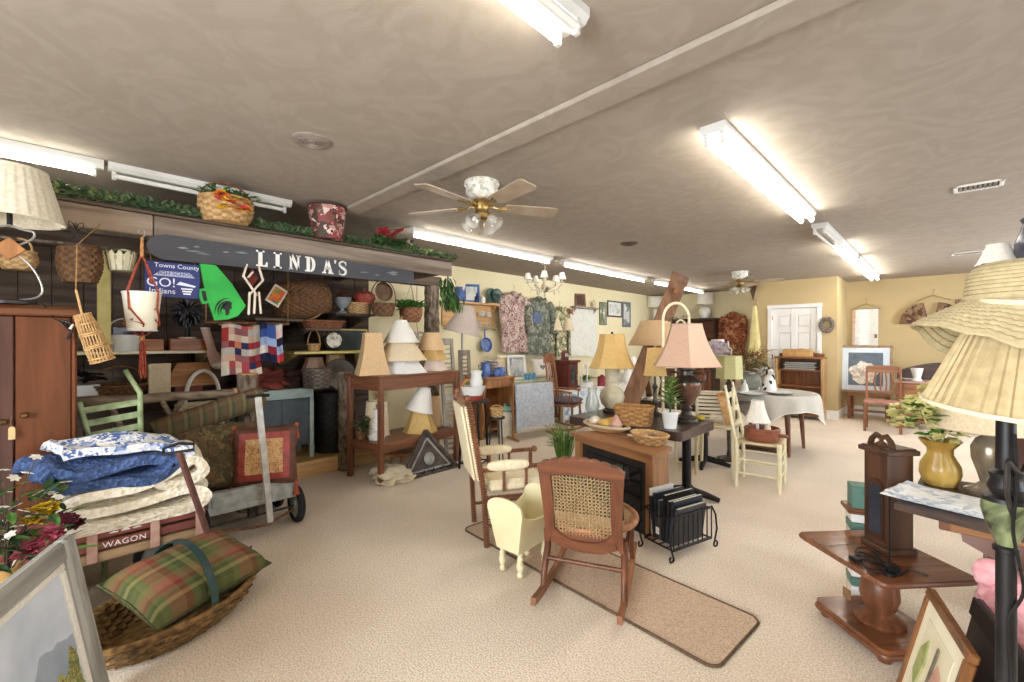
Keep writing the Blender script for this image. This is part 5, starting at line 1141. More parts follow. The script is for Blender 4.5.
# ---- plaid pillow and big willow basket in the foreground
bc = V((-2.70, .36, 0)); brz = 113
t = basket('willow_basket', 'big shallow brown willow basket with a green hoop handle on the carpet', tuple(bc), .265, .19, .13, mt('brown willow', '#94703f', '#5a4020', 'noise', 45, .7, 0, .3), brz, 0, k=26, rows=9, belly=.02)
for ch in t.children: ch.scale = (1.5, 1, 1)
GRM = mt('dark green metal band', '#2f4a48', '#22383a', 'noise', 12, .4)
part(MB().sheet(lambda u_, v_: ((v_-.5)*.035+.05, .25*cos(u_*pi), .10+.30*sin(u_*pi)**.9), 30, 2, .005), 'hoop_handle', GRM, t)
for s_ in (-1, 1): part(MB().tube([(s_*.34, 0, .12), (s_*.41, .03, .17), (s_*.43, 0, .21), (s_*.39, -.03, .2), (s_*.35, -.02, .13)], .005, 6), 'side_loop', GRM, t)
PLAID = mt('green rust plaid', '#6a6b3c', kind='plaid', scale=1.7, cols=[(0, '#50532c'), (0, '#67683a'), (0, '#8a5a42'), (0, '#8a5a42'), (0, '#7a2c28'), (0, '#5c6034'), (0, '#434c2a'), (0, '#8a8450'), (0, '#434a28'), (0, '#56592f')], coord='UV', rough=.9, bump=.2)
t = T('plaid_pillow', 'green and rust plaid pillow lying in the willow basket', 'pillow', (bc.x-.04, bc.y+.09, .09), brz, None)
pm = pillow_mb(.56, .43, .18, 26); pm.xf(tr(0.0, .0, .125) @ rot(x=15, y=-3)); part(pm, 'cover', PLAID, t)
P_ = [(.30*sx*(1-.06*abs(sy)**6) if 1 else 0, .22*sy) for sx, sy in ((-1, -1), (1, -1), (1, 1), (-1, 1))]
edge = []
for i in range(4):
    a, b = V((*P_[i], 0)), V((*P_[(i+1) % 4], 0))
    for k in range(8): q = a.lerp(b, k/8); q *= 1-.05*sin(pi*k/8); edge.append((tr(0, 0, .125) @ rot(x=15, y=-3)) @ q)
part(MB().tube(edge, .006, 6, closed=True), 'piping', mt('olive cord', '#55562f', '#3f4224', 'noise', 40, .9), t)
# ---- landscape painting at the lower left
hd = V((.93, -.36, 0)).normalized(); nn = V((.36, .93, 0)).normalized(); br = V(fl(99, 697)); Hf = .665; Wf = .95
t = T('landscape_painting', 'grey-framed landscape painting leaning at the lower left corner', 'painting', tuple(br), math.degrees(math.atan2(hd.y, hd.x)))
GFR = wood('grey limed frame', '#a5a39b', '#77756d', 'x', .6, 12, .4); GFZ = wood('grey limed frame upright', '#a9a79f', '#7b7971', 'z', .6, 12, .4); LIN = mt('white linen liner', '#e8e4d8', '#dcd6c8', 'noise', 60, .9)
MB_ = Matrix(((1, 0, 0, 0), (0, -1, 0, 0), (0, 0, 1, 0), (0, 0, 0, 1))) @ Matrix.Rotation(R(-10), 4, 'X')
def ppart(mb, nm, m_, lab=None):
    for i in range(len(mb.f)): mb.f[i] = mb.f[i][::-1]
    mb.xf(MB_); return part(mb, nm, m_, t, lab)
for z0_, z1_ in ((0, .075), (Hf-.075, Hf)): ppart(MB().lo(.078, Wf-.078, -.045, 0, z0_, z1_, .01), 'frame_rail', GFR)
for x0_, x1_ in ((0, .075), (Wf-.075, Wf)): ppart(MB().lo(x0_, x1_, -.045, 0, 0, Hf, .01), 'frame_stile', GFZ)
for a in ((.078, Wf-.078, .078, .105), (.078, Wf-.078, Hf-.105, Hf-.078)): ppart(MB().lo(a[0], a[1], -.03, -.006, a[2], a[3], .004), 'liner', LIN)
for a in ((.078, .105), (Wf-.105, Wf-.078)): ppart(MB().lo(a[0], a[1], -.03, -.006, .106, Hf-.106, .004), 'liner', LIN)
SKY = mt('painted pale sky', '#d8dde4', '#b6c0cc', 'noise', 4, .6); HILL = mt('painted blue hills', '#a4adb8', '#8c98a6', 'noise', 7, .6); TREE = mt('painted trees', '#8a8f52', kind='spots', scale=40, dist=.2, cols=['#7c8a48', '#a39a5a', '#5e6c3c', '#b0a868', '#8a7a4a'], rough=.6)
ppart(MB().lo(.10, Wf-.10, -.02, -.015, .10, Hf-.10, 0), 'canvas', SKY)
random.seed(77)
def rough(pts, sd, a=.01):
    out = []
    for i in range(len(pts)):
        p, q = V(pts[i]), V(pts[(i+1) % len(pts)])
        for k in range(6): r_ = p.lerp(q, k/6); out.append((min(Wf-.106, max(.106, r_.x+random.uniform(-a, a))), max(.106, r_.y+random.uniform(-a, a))))
    return out
XZ = Matrix(((1, 0, 0, 0), (0, 0, 1, 0), (0, 1, 0, 0), (0, 0, 0, 1)))
def daub(pts, y, m_, nm): ppart(MB().prism(rough(pts, 1), -.0205-y, -.0152, XZ), nm, m_)
daub([(.11, .11), (.8, .11), (.8, .20), (.5, .22), (.3, .36), (.11, .34)], .0005, HILL, 'painted_hills')
daub([(.11, .11), (.26, .11), (.30, .17), (.24, .26), (.19, .22), (.15, .30), (.11, .26)], .001, TREE, 'painted_tree')
daub([(.35, .11), (.42, .11), (.41, .24), (.36, .2)], .001, mt('painted bare tree', '#77767c', '#5c5c64', 'noise', 20, .7), 'painted_tree')
# ---- silk flowers behind the painting
fp = dp(6, 560, 1.86); t = T('flower_arrangement', 'tall vase of white silk blossoms with yellow and pink flowers by the wagon', 'flower arrangement', (fp.x, fp.y, 0)); o_ = t.location
part(MB().lathe([(0, 0), (.05, 0), (.055, .02), (.075, .15), (.07, .3), (.045, .42), (.055, .45), (.05, .45), (.04, .42), (0, .4)], 32), 'vase', mt('tan glazed vase', '#c09a5e', '#a07c44', 'noise', 6, .3), t)
WP = mt('white blossom', '#f2eee2', '#e2dccb', 'noise', 30, .7); YP = mt('yellow silk petals', '#e2c22e', '#c09a1c', 'noise', 30, .7); PP = mt('pink red petals', '#c0586a', '#8a3040', 'noise', 30, .7); MP = mt('maroon petals', '#6a1f30', '#481420', 'noise', 30, .7); TWIG = mt('twig bark', '#5e4c3c', '#40332a', 'noise', 30, .9)
random.seed(19); spots = [(36, 457, 1.9), (27, 473, 1.9), (14, 478, 1.85), (66, 482, 1.95), (38, 493, 1.9), (51, 493, 1.92), (58, 497, 1.92), (16, 506, 1.85), (24, 511, 1.85), (32, 515, 1.88), (8, 520, 1.85), (18, 526, 1.85), (85, 529, 1.93), (5, 492, 1.8), (3, 507, 1.8), (10, 535, 1.8), (1, 540, 1.8), (45, 517, 1.9), (3, 470, 1.85), (70, 516, 1.95)]
for i, (a, b, d) in enumerate(spots):
    q = dp(a, b, d)-o_; sp_ = part(MB().tube([(0, 0, .4), (q.x*.35, q.y*.35, .4+(q.z-.4)*.6), tuple(q)], [.004, .003, .002], 5), 'branch', TWIG, t)
    part(flower_mb(MB(), tuple(q), .024, 6, seed=i, cup=.2), 'white_blossom', WP, sp_)
mb = MB(); random.seed(3)
for (a, b, d, m_) in ((40, 512, 1.9, 0), (48, 508, 1.92, 0), (33, 522, 1.9, 0), (44, 537, 1.88, 1), (52, 541, 1.88, 1), (38, 545, 1.86, 1), (56, 533, 1.9, 1), (66, 520, 1.93, 2), (74, 523, 1.95, 2), (26, 550, 1.85, 1)):
    q = dp(a, b, d)-o_
    for k in range(5): mb.mat(m_); flower_mb(mb, (q.x+random.uniform(-.02, .02), q.y+random.uniform(-.02, .02), q.z+random.uniform(-.02, .02)), .038, 6, seed=k+a)
part(mb, 'blooms', [YP, PP, MP], t)
mb = sprigs(MB(), lambda q_: (.12*sin(q_*30), .12*cos(q_*23)+.03, .46+.3*q_), 90, .12, .035, .05, 61, 2); part(mb, 'leaves', [LEAFD, LEAF], t)
# ================================================================ LEFT WALL AND THE MIDDLE OF THE ROOM
WXF = LX+.06
t = plank('plate_shelf', 'long pine peg shelf on the yellow wall beyond the log post', LX+.002, LX+.18, wx(447, 303, LX+.15).y, wx(499, 306, LX+.15).y, wx(470, 302, LX+.15).z, .03, PINE)
hl_ = t.children[0].dimensions.y/2
part(MB().lo(0, .03, -hl_, hl_, -.36, -.03, .004), 'back_board', PINE, t); part(MB().lo(0, .11, -hl_, hl_, -.38, -.36, .004), 'lower_shelf', PINE, t)
for k in range(6): part(MB().tube([(.03, -hl_+.1+k*hl_*.36, -.42), (.09, -hl_+.1+k*hl_*.36, -.41)], .009, 8), 'peg', PINE, t)
shz = t.location.z
BLU = mt('cobalt blue glaze', '#6480ba', '#4a64a0', 'noise', 10, .2); GRNG = mt('dark green glaze', '#4c645e', '#33463f', 'noise', 10, .25)
def vase(name, label, cat, loc, prof, m_, n=28, handle=None, group=None):
    t = T(name, label, cat, loc, 0, group); part(MB().lathe(prof, n), 'body', m_, t)
    if handle: part(MB().tube(handle, .007, 6), 'handle', m_, t)
    return t
def sp(px, x=LX+.10, z=None): q = wx(px, 300, x); return (q.x, q.y, shz if z is None else z)
vase('blue_jug', 'cobalt blue jug at the near end of the pine peg shelf', 'jug', sp(459), [(0, 0), (.06, 0), (.09, .06), (.085, .13), (.05, .18), (.06, .22), (.05, .22), (.04, .18), (0, .17)], BLU, handle=[(0, .05, .19), (0, .11, .17), (0, .12, .11), (0, .08, .07)])
vase('candle_cup', 'tan cup beside the cobalt jug on the pine peg shelf', 'cup', sp(452), [(0, 0), (.05, 0), (.055, .09), (.045, .09), (.04, .01), (0, .01)], SH_T)
def frame_thing(name, label, cat, M_loc, rz, W, H, fw, mf, mp, tilt=8, mat_=None, thick=.025, liner=0):
    """upright framed picture: local x along the width, front faces local -y, bottom edge on the origin"""
    t = T(name, label, cat, M_loc, rz); Ml = Matrix.Rotation(R(-tilt), 4, 'X')
    for z0, z1 in ((0, fw), (H-fw, H)): part(MB().lo(-W/2, W/2, 0, thick, z0, z1, .005).xf(Ml), 'frame_rail', mf, t)
    for s_ in (-1, 1): part(MB().lo(s_*W/2-(fw if s_ > 0 else 0), s_*W/2+(0 if s_ > 0 else fw), .001, thick-.001, fw, H-fw, .005).xf(Ml), 'frame_stile', mf, t)
    if liner: 
        part(MB().lo(-W/2+fw, W/2-fw, .008, .014, fw, H-fw, 0).xf(Ml), 'mount', mat_ or WHITE, t)
    part(MB().lo(-W/2+fw+liner, W/2-fw-liner, .006 if liner else .008, .014 if not liner else .0079, fw+liner, H-fw-liner, 0).xf(Ml), 'picture', mp, t)
    return t
PALE = mt('pale print', '#d8dcd6', kind='spots', scale=14, dist=.2, cols=['#e4e6e0', '#cfd4cc', '#b8c0b8', '#e8e8e0'], rough=.6)
frame_thing('photo_frame', 'blue picture frame standing on the pine peg shelf', 'picture frame', sp(472, LX+.08), 62, .26, .30, .04, BLU, PALE, 8)
vase('blue_bottle', 'small blue bottle in front of the blue frame on the peg shelf', 'bottle', sp(477, LX+.12), [(0, 0), (.035, 0), (.04, .08), (.015, .12), (.018, .15), (0, .15)], mt('navy glaze', '#33406e', '#232c50', 'noise', 10, .25))
vase('milk_glass', 'small white glass on the pine peg shelf between frame and green plates', 'glass', sp(483), [(0, 0), (.035, 0), (.045, .10), (.04, .10), (.03, .01), (0, .01)], CERW)
t = T('green_plates', 'dark green plates standing at the far end of the pine peg shelf', 'plates', sp(494, LX+.09))
for k in range(2): part(MB().lathe([(0, 0), (.08, 0), (.13, .02), (.125, .026), (.08, .008), (0, .008)], 32, tr(.02*k, .11*k-.05, .133) @ rot(y=78)), 'plate', GRNG, t)
part(MB().lo(-.02, .08, -.15, .16, 0, .012), 'stand', PINE, t)
G2 = 'white mugs hanging under the peg shelf'
mug = None
for i, (px, py, lab) in enumerate(((481, 314, 'left white mug hanging on the pine peg shelf'), (488, 315, 'right white mug hanging on the pine peg shelf'), (478, 325, 'lower left white mug under the peg shelf'), (487, 326, 'lower right white mug under the peg shelf'))):
    p = wx(px, py, LX+.1)
    if mug is None:
        mug = T('mug', lab, 'mug', tuple(p), 0, G2); part(MB().lathe([(0, -.04), (.035, -.04), (.043, 0), (.043, .04), (.037, .04), (.033, -.03), (0, -.03)], 24, rot(y=80)), 'cup', CERW, mug); part(MB().tube([(0, .04, .02), (.0, .07, .02), (0, .075, -.01), (0, .045, -.02)], .007, 6), 'handle', CERW, mug)
    else: copyt(mug, tuple(p), 0, lab)
p = wx(485, 345, LX+.06); t = T('blue_pan', 'blue enamel pan hanging below the peg shelf', 'pan', tuple(p)); part(MB().lathe([(0, 0), (.10, 0), (.12, .04), (.113, .04), (.096, .008), (0, .008)], 32, rot(y=84)), 'pan_body', BLU, t); part(MB().tube([(0, 0, .11), (-.01, 0, .2), (-.01, 0, .26)], .012, 8), 'handle', BLU, t)
# hanging clothes
def garment(name, label, pxs, X_, m_, seed=0, sleeves=True, cape=False, yconst=None, cat='coat'):
    x0, x1, yt, yb = pxs; fnp = (lambda a, b: wy(a, b, yconst)) if yconst else (lambda a, b: wx(a, b, X_))
    a, b = fnp(x0, yb), fnp(x1, yb); top = fnp((x0+x1)/2, yt); W = (b-a).length; H = top.z-(a.z+b.z)/2; c = fnp((x0+x1)/2, yb)
    t = T(name, label, cat, (c.x, c.y, c.z), 0 if not yconst else -90)
    hw = lambda v_: W*.5*(.22+.62*min(1, (1-v_)/.16)**.7+.16*(1-v_)) if v_ < 1 else W*.09
    def fn(u_, v_):
        a_ = u_*2*pi; w_ = hw(v_)*(1+.05*sin(5*a_+seed)*(1-v_)); dep = .055+.03*(1-v_)+.012*sin(9*a_+seed*2+3*v_)*(1-v_)
        return (dep*cos(a_)*(1 if v_ < .97 else .5), w_*sin(a_)*.93, H*v_+.01*sin(4*a_))
    part(MB().grid(fn, 56, 26, True, 3, 3), 'body', m_, t)
    if sleeves:
        for s_ in (-1, 1):
            pts = [(0, s_*W*.36, H*.90), (.03, s_*W*.47, H*.78), (.06, s_*W*.49, H*.55), (.085, s_*W*.45, H*.36)]
            part(MB().tube(pts, [W*.10, W*.105, W*.09, W*.10], 14), 'sleeve', m_, t)
    part(MB().tube([(.05, -W*.16, H*.97), (.085, 0, H*.9), (.05, W*.16, H*.97)], W*.04, 8), 'collar', m_, t)
    part(MB().tube([(0, -W*.36, H*.93), (0, 0, H*1.01), (0, W*.36, H*.93)], .007, 6).tube([(0, 0, H*1.01), (0, 0, H*1.06), (0, .02, H*1.09), (0, .0, H*1.11), (-.02, -.012, H*1.10)], .003, 5), 'hanger', TWINE, t)
    return t
def florals(n, cols, sc=22): return mt(n, cols[0], kind='spots', scale=sc, dist=.15, cols=cols, rough=.9)
F1 = florals('pink floral cotton', ['#d2c0b4', '#9a6a66', '#c8aaa0', '#7a5a58', '#dccfc4', '#a88480', '#cbb8a8'], 32)
F2 = florals('grey green print', ['#76796a', '#565c50', '#8e9080', '#6a7062', '#9a9a8a', '#60675a'], 24)
F3 = florals('olive floral cotton', ['#c9c2a0', '#8e8c66', '#6e7052', '#d8d0b0', '#a8a278', '#5e6048'], 26)
F4 = florals('rust leaf print', ['#8a4c34', '#b07a56', '#6a3626', '#9a5a40', '#c08c66', '#7a4030'], 20)
garment('floral_robe', 'pink and cream floral quilted robe hanging on the yellow wall', (500, 528, 292, 352), LX+.12, F1, 1)
garment('print_coat', 'grey-green print coat with a blue patch hanging beside the floral robe', (526, 552, 297, 354), LX+.13, F2, 2)
garment('floral_dress', 'olive and cream floral dress hanging behind the chandelier', (547, 572, 307, 356), LX+.12, F3, 3, False)
p = wx(537, 318, LX+.24); t = T('blue_pouch', 'flat blue pouch hanging in front of the grey-green coat', 'pouch', (p.x, p.y, p.z-.11)); part(MB().bx(0, 0, .11, .03, .24, .19, .012), 'body', mt('slate blue cloth', '#6a7a94', '#566480', 'noise', 20, .9), t); part(MB().tube([(0, -.1, .2), (-.04, 0, .34), (0, .1, .2)], .004, 5), 'strap', mt('slate blue cloth', '#6a7a94'), t); part(MB().bx(.016, 0, .15, .006, .24, .09, .003), 'flap', mt('slate blue cloth', '#6a7a94'), t)
# shelf with picture, brown birds
t = plank('wall_shelf', 'grey-brown little shelf above the white quilted cloth', LX+.002, LX+.15, wx(574, 306, LX+.1).y, wx(597, 306, LX+.1).y, wx(586, 307, LX+.1).z, .035, GREYW)
q = wx(581, 306, LX+.07); frame_thing('square_plaque', 'square brown wooden plaque standing on the grey-brown shelf', 'plaque', (q.x, q.y, t.location.z), 75, .28, .27, .045, WAL, mt('brown relief', '#6b5040', '#4a382c', 'noise', 14, .8), 6)
q = wx(594, 306, LX+.08); vase('cream_figurine', 'small cream bird figurine on the grey-brown shelf', 'figurine', (q.x, q.y, t.location.z), [(0, 0), (.035, 0), (.03, .03), (.05, .08), (.03, .13), (.025, .16), (.0, .19)], SH_C)
p = wx(567, 314, LX+.05); t = T('wall_carving', 'brown carved wooden bird on the wall right of the chandelier', 'wood carving', tuple(p)); part(MB().blob((.03, 0, .05), (.03, .09, .06), 3, .2, 3, 4), 'bird_body', WAL, t); part(MB().prism([(0, 0), (.16, .10), (.12, .0), (.14, -.06)], .01, .035, SM @ tr(0, .0, 0) if False else tr(0, .03, .05) @ SM), 'wing', OAK, t); part(MB().blob((.035, -.10, .10), (.025, .035, .035), 2), 'head', WAL, t)
# white quilted cloth
a, b = wx(570, 357, LX+.05), wx(597, 357, LX+.05); H_ = wx(584, 309, LX+.05).z-a.z
WQ = mt('white quilted cotton', '#e6e6dc', '#d4d4c8', 'cells', 22, .95, 0, .6, cols=['#e8e8de', '#e2e2d8', '#eaeae2'])
solo(MB().sheet(lambda u_, v_: (.03+.012*sin(u_*9+v_*2), (u_-.5)*(b.y-a.y), H_*v_+.02*sin(u_*5)*(1-v_)), 26, 20, .012), 'quilted_cloth', WQ, 'white quilted cloth hanging under the grey-brown shelf', 'quilt', (LX+.02, (a.y+b.y)/2, a.z))
# pictures on the left wall
def wallpic(label, pxs, mf, mp, fw=.03, liner=0, name='framed_picture', X_=LX):
    x0, x1, yt, yb = pxs; a, b = wx(x0, yb, X_+.03), wx(x1, yb, X_+.03); H = wx((x0+x1)/2, yt, X_+.03).z-wx((x0+x1)/2, yb, X_+.03).z; z = wx((x0+x1)/2, yb, X_+.03).z
    return frame_thing(name, label, 'picture', (X_+.028, (a.y+b.y)/2, z), 90, b.y-a.y, H, fw, mf, mp, 0, None, .025, liner)
TAPG = florals('sage tapestry', ['#8a9078', '#a8a890', '#6e7660', '#d8d4bc', '#7e866c'], 16)
wallpic('narrow sage tapestry panel left of the framed snow scene', (600, 607, 302, 325), mt('sage cloth', '#7e866c', '#6c745c', 'noise', 20, .9), TAPG, .02, name='wall_tapestry')
wallpic('framed pale snow scene print on the far left wall', (608, 622, 301, 317), mt('charcoal frame', '#4e4a46', '#3a3733', 'noise', 12, .5), PALE, .03, .05)
wallpic('tall narrow grey picture right of the snow scene on the left wall', (623, 631, 302, 327), mt('blue grey frame', '#7c8488', '#687074', 'noise', 12, .6), mt('white heron print', '#c8ccc8', kind='spots', scale=8, dist=.2, cols=['#8a9294', '#e8e8e4', '#7c8486', '#d4d6d2'], rough=.6), .05)
# chandelier
p = wx(545, 285, -4.2); t = T('chandelier', 'cream five-arm chandelier with small white shades hanging by the yellow wall', 'chandelier', (p.x, p.y, ZC))
CHC = mt('antique cream metal', '#e6dcc4', '#cbbd9c', 'noise', 14, .5)
part(MB().lathe([(0, 0), (.06, 0), (.05, -.02), (.02, -.03), (0, -.03)], 20), 'ceiling_rose', CHC, t)
for k in range(5): part(MB().tube([(.012*cos(a*pi/5), .004*sin(a*pi/5) if k % 2 else 0, -.05-.028*k+.018*sin(a*pi/5)) for a in range(10)], .003, 5, closed=True), 'chain_link', CHC, t)
part(MB().lathe([(0, -.16), (.02, -.17), (.03, -.22), (.015, -.27), (.05, -.33), (.06, -.36), (.03, -.41), (.012, -.45), (.022, -.48), (0, -.51)], 20), 'column', CHC, t)
for k in range(5):
    a = 72*k+20; M_ = rot(z=a); arm = part(MB().tube([(.03, 0, -.36), (.10, 0, -.42), (.19, 0, -.40), (.25, 0, -.33), (.26, 0, -.30)], .008, 8).xf(M_), 'arm', CHC, t)
    part(MB().lathe([(0, -.31), (.03, -.305), (.035, -.295), (.012, -.29), (.011, -.24), (0, -.24)], 16, M_ @ tr(.26, 0, 0)), 'candle_cup', CHC, arm)
    s_ = part(shade_mb(.032, .062, .095, 0, 0, 0, 0, .002, 24), 'lampshade', SH_W, arm); s_.matrix_local = M_ @ tr(.26, 0, -.255)
    part(MB().leaf((.08, 0, -.40), (.5, .2, .6), .09, .04).leaf((.2, 0, -.39), (.3, -.2, -.7), .08, .04).xf(M_), 'metal_leaf', CHC, arm)
part(MB().lathe([(0, 0), (.04, 0), (.045, .01), (.03, .016), (0, .012)], 18, tr(.05, -.05, -.40) @ rot(z=-45) @ rot(y=90)), 'oval_plaque', mt('bronze plaque', '#8a7a5a', '#645840', 'noise', 14, .5), t)
# ---- grey floor lamp and old shutters behind the tall table
p = dp(462, 338, 5.75); t = T('floor_lamp', 'floor lamp with big tilted grey shade beyond the tall table', 'floor lamp', (p.x, p.y, 0)); zb = dp(462, 333, 5.75).z
part(MB().lathe([(0, 0), (.14, 0), (.14, .015), (.03, .04), (.014, .06), (.012, .9), (.02, .92), (.012, .94), (.012, zb+.1), (0, zb+.1)], 24), 'stand', GALV, t)
s_ = add_shade(t, zb, .085, .25, .36, SH_G, None, 0, .06); s_.rotation_euler = (R(-9), R(9), 0)
p0 = dp(448, 415, 5.25); p1 = dp(472, 410, 5.35)
def shutter(label, px0, px1, d0, d1, H, m_, nsl=9, name='window_shutter', cat='shutter', lean=9):
    a, b = dp(px0, 341, d0), dp(px1, 341, d1); wv = b-a; W = wv.length; t = T(name, label, cat, ((a.x+b.x)/2, (a.y+b.y)/2, 0), math.degrees(math.atan2(wv.y, wv.x)))
    Ml = Matrix.Rotation(R(-lean), 4, 'X')
    for s_ in (-1, 1): part(MB().lo(s_*W/2-(.04 if s_ > 0 else 0), s_*W/2+(0 if s_ > 0 else .04), 0, .03, 0, H, .004).xf(Ml), 'stile', m_, t)
    for z in (0, H*.5-.03, H-.07): part(MB().lo(-W/2+.04, W/2-.04, .002, .028, z, z+.07, .004).xf(Ml), 'rail', m_, t)
    for j in range(2):
        for k in range(nsl): part(MB().bx(0, .015, H*(.07+.5*j)+(H*.40)*(k+.5)/nsl, W-.082, .032, .006, .002, rot(x=35)).xf(Ml), 'slat', m_, t)
    return t
shutter('weathered grey-brown shutter standing under the grey lampshade', 446, 461, 5.15, 5.25, 1.45, GREYW, 10)
shutter('second weathered shutter with a peeling frame beside the first', 462, 474, 5.45, 5.5, 1.30, wood('peeling brown wood', '#9a8c7e', '#6f6358', 'z', .9, 9, .5), 10)
# ---- black stool with pails
sp_ = fl(474, 467); t = T('bar_stool', 'black metal stool right of the tall lampshade table', 'stool', (sp_.x, sp_.y, 0)); o_ = t.location; SHT = .745
for k in range(4):
    a = pi/4+pi/2*k+.4; part(MB().bar((.17*cos(a), .17*sin(a), 0), (.13*cos(a), .13*sin(a), SHT-.02), .022, .022, .003), 'leg', BLACK, t)
for k in range(4):
    a, b = pi/4+pi/2*k+.4, pi/4+pi/2*(k+1)+.4; part(MB().bar((.162*cos(a), .162*sin(a), .06), (.162*cos(b), .162*sin(b), .06), .014, .014, .002), 'foot_rail', BLACK, t)
part(MB().lathe([(0, -.02), (.165, -.02), (.175, -.01), (.17, .0), (0, .0)], 32, tr(0, 0, SHT)), 'seat', BLKW, t)
t = T('red_pail', 'white oval pail with a red base band and rainbow handle on the black stool', 'pail', (o_.x-.02, o_.y, SHT))
part(MB().lathe([(0, 0), (.10, 0), (.108, .055), (0, .055)], 28), 'base_band', mt('barn red enamel', '#9a3a34', '#7a2c28', 'noise', 10, .5), t); part(shade_mb(.145, .108, .10), 'bowl', CERW, t).location.z = .055
for i, (c, r) in enumerate((('#b04a3a', .105), ('#d8b04a', .09), ('#7a8a4a', .075))): part(MB().tube([(-.06, r*cos(pi*k/12)-.02, .12+r*1.1*sin(pi*k/12)) for k in range(13)], .009, 6), 'rainbow_handle', mt('rainbow %d' % i, c, None, 'noise', 30, .8), t)
p = dp(483, 393, 4.9); vase('white_jug', 'white ceramic jug tilted above the red-banded pail', 'jug', (o_.x-.03, o_.y+.06, SHT+.12), [(0, 0), (.06, 0), (.075, .08), (.055, .15), (.07, .2), (.06, .2), (.045, .15), (0, .02)], CERW)
basket('small_basket', 'small round tan basket at the right of the red-banded pail', (o_.x+.16, o_.y+.20, SHT-.19), .075, .06, .09, WICL, 40, .05, k=12, rows=5)
t = T('low_stand', 'small black stand under the tan basket', 'stand', (o_.x+.16, o_.y+.20, 0)); part(MB().lathe([(0, SHT-.21), (.09, SHT-.21), (.09, SHT-.19), (0, SHT-.19)], 24), 'top', BLKW, t)
for k in range(3): part(MB().tube([(.07*cos(2.1*k), .07*sin(2.1*k), SHT-.21), (.10*cos(2.1*k), .10*sin(2.1*k), 0)], .008, 6), 'leg', BLACK, t)
# ---- oak washstand with blue ware
p = wx(492, 376, -4.75); t = T('washstand', 'oak washstand with a curved side below the blue pan', 'washstand', (-4.78, p.y, 0)); zt = p.z
part(MB().lo(-.24, .24, -.30, .30, zt-.03, zt, .008), 'top', OAKX, t)
for s_ in (-1, 1): part(MB().prism([(-.22, 0), (.14, 0), (.12, .12), (.18, .3), (.13, .5), (.22, zt-.03), (-.22, zt-.03)], -.012, .012, tr(0, s_*.27, 0) @ rot(x=90)), 'side_board', OAK, t)
part(MB().lo(-.22, .16, -.26, .26, .12, .14, .004), 'lower_shelf', OAKX, t); part(MB().lo(-.22, -.20, -.26, .26, .14, zt-.03, .003), 'back_board', OAK, t); part(MB().lo(.15, .18, -.26, .26, zt-.16, zt-.03, .004), 'drawer_front', OAK, t)
o_ = t.location
PLT = florals('blue floral china', ['#e6e4dc', '#8a93b4', '#e0ddd4', '#a86a6a', '#ece9e2'], 45)
vase('blue_pitcher', 'cobalt blue pitcher at the left on the oak washstand', 'pitcher', (o_.x+.08, o_.y-.17, zt), [(0, 0), (.06, 0), (.085, .07), (.07, .14), (.06, .19), (.075, .21), (.065, .21), (.05, .18), (0, .17)], BLU, handle=[(0, -.05, .19), (0, -.13, .17), (0, -.13, .09), (0, -.08, .05)])
vase('blue_mug', 'cobalt blue mug at the right on the oak washstand', 'mug', (o_.x+.12, o_.y+.10, zt), [(0, 0), (.05, 0), (.06, .06), (.055, .13), (.047, .13), (.045, .01), (0, .01)], BLU, handle=[(0, .05, .11), (0, .10, .1), (0, .10, .05), (0, .055, .03)])
vase('blue_sugar_bowl', 'small blue lidded bowl in the middle of the oak washstand', 'bowl', (o_.x+.15, o_.y-.02, zt), [(0, 0), (.04, 0), (.06, .05), (.05, .09), (.02, .11), (.012, .13), (0, .135)], BLU)
t = T('china_stack', 'stack of floral china dishes standing behind the blue ware', 'dishes', (o_.x-.08, o_.y+.08, zt))
for k in range(5): part(MB().lathe([(0, 0), (.07, 0), (.125, .03), (.12, .036), (.07, .012), (0, .012)], 28, tr(.01*(k % 2), 0, .048*k)), 'dish', PLT, t)
vase('stoneware_crock', 'cream stoneware crock with a teal lid beside the oak washstand', 'crock', (-4.60, wx(505, 415, -4.6).y, 0), [(0, 0), (.10, 0), (.11, .02), (.115, .34), (.10, .38), (0, .38)], mt('cream stoneware', '#e4dcc8', '#d0c6ae', 'noise', 8, .3))
vase('teal_lid', 'teal glazed lid on the cream stoneware crock', 'lid', (-4.60, wx(505, 415, -4.6).y, .38), [(0, 0), (.115, 0), (.12, .02), (.07, .06), (.025, .07), (.025, .10), (0, .105)], mt('teal glaze', '#8fb4ac', '#6f968e', 'noise', 8, .25))
# ---- pale chest behind the quilt rack with things on it
cz = wx(530, 379, -4.85).z; ya, yb = wx(499, 379, -4.7).y+.2, wx(555, 379, -4.7).y
t = T('pale_chest', 'pale sage painted chest behind the quilt rack', 'chest', (-4.95, (ya+yb)/2, 0)); cw = yb-ya; PSG = mt('pale sage paint', '#cfd2b8', '#bcc0a4', 'noise', 8, .6)
part(MB().lo(-.24, .24, -cw/2, cw/2, cz-.03, cz, .006), 'top', PSG, t); part(MB().lo(-.22, .22, -cw/2+.02, cw/2-.02, .06, cz-.03, .004), 'carcass', PSG, t); part(MB().lo(-.2, .2, -cw/2+.04, cw/2-.04, 0, .06, .004), 'plinth', PSG, t)
for k in range(2): part(MB().lo(.22, .234, -cw/2+.06+k*cw/2, -cw/2+cw/2-.06+k*cw/2, .12, cz-.08, .004), 'door_panel', PSG, t)
o_ = t.location
def oc(px, x=-4.92): return (x, wx(px, 370, x).y, cz)
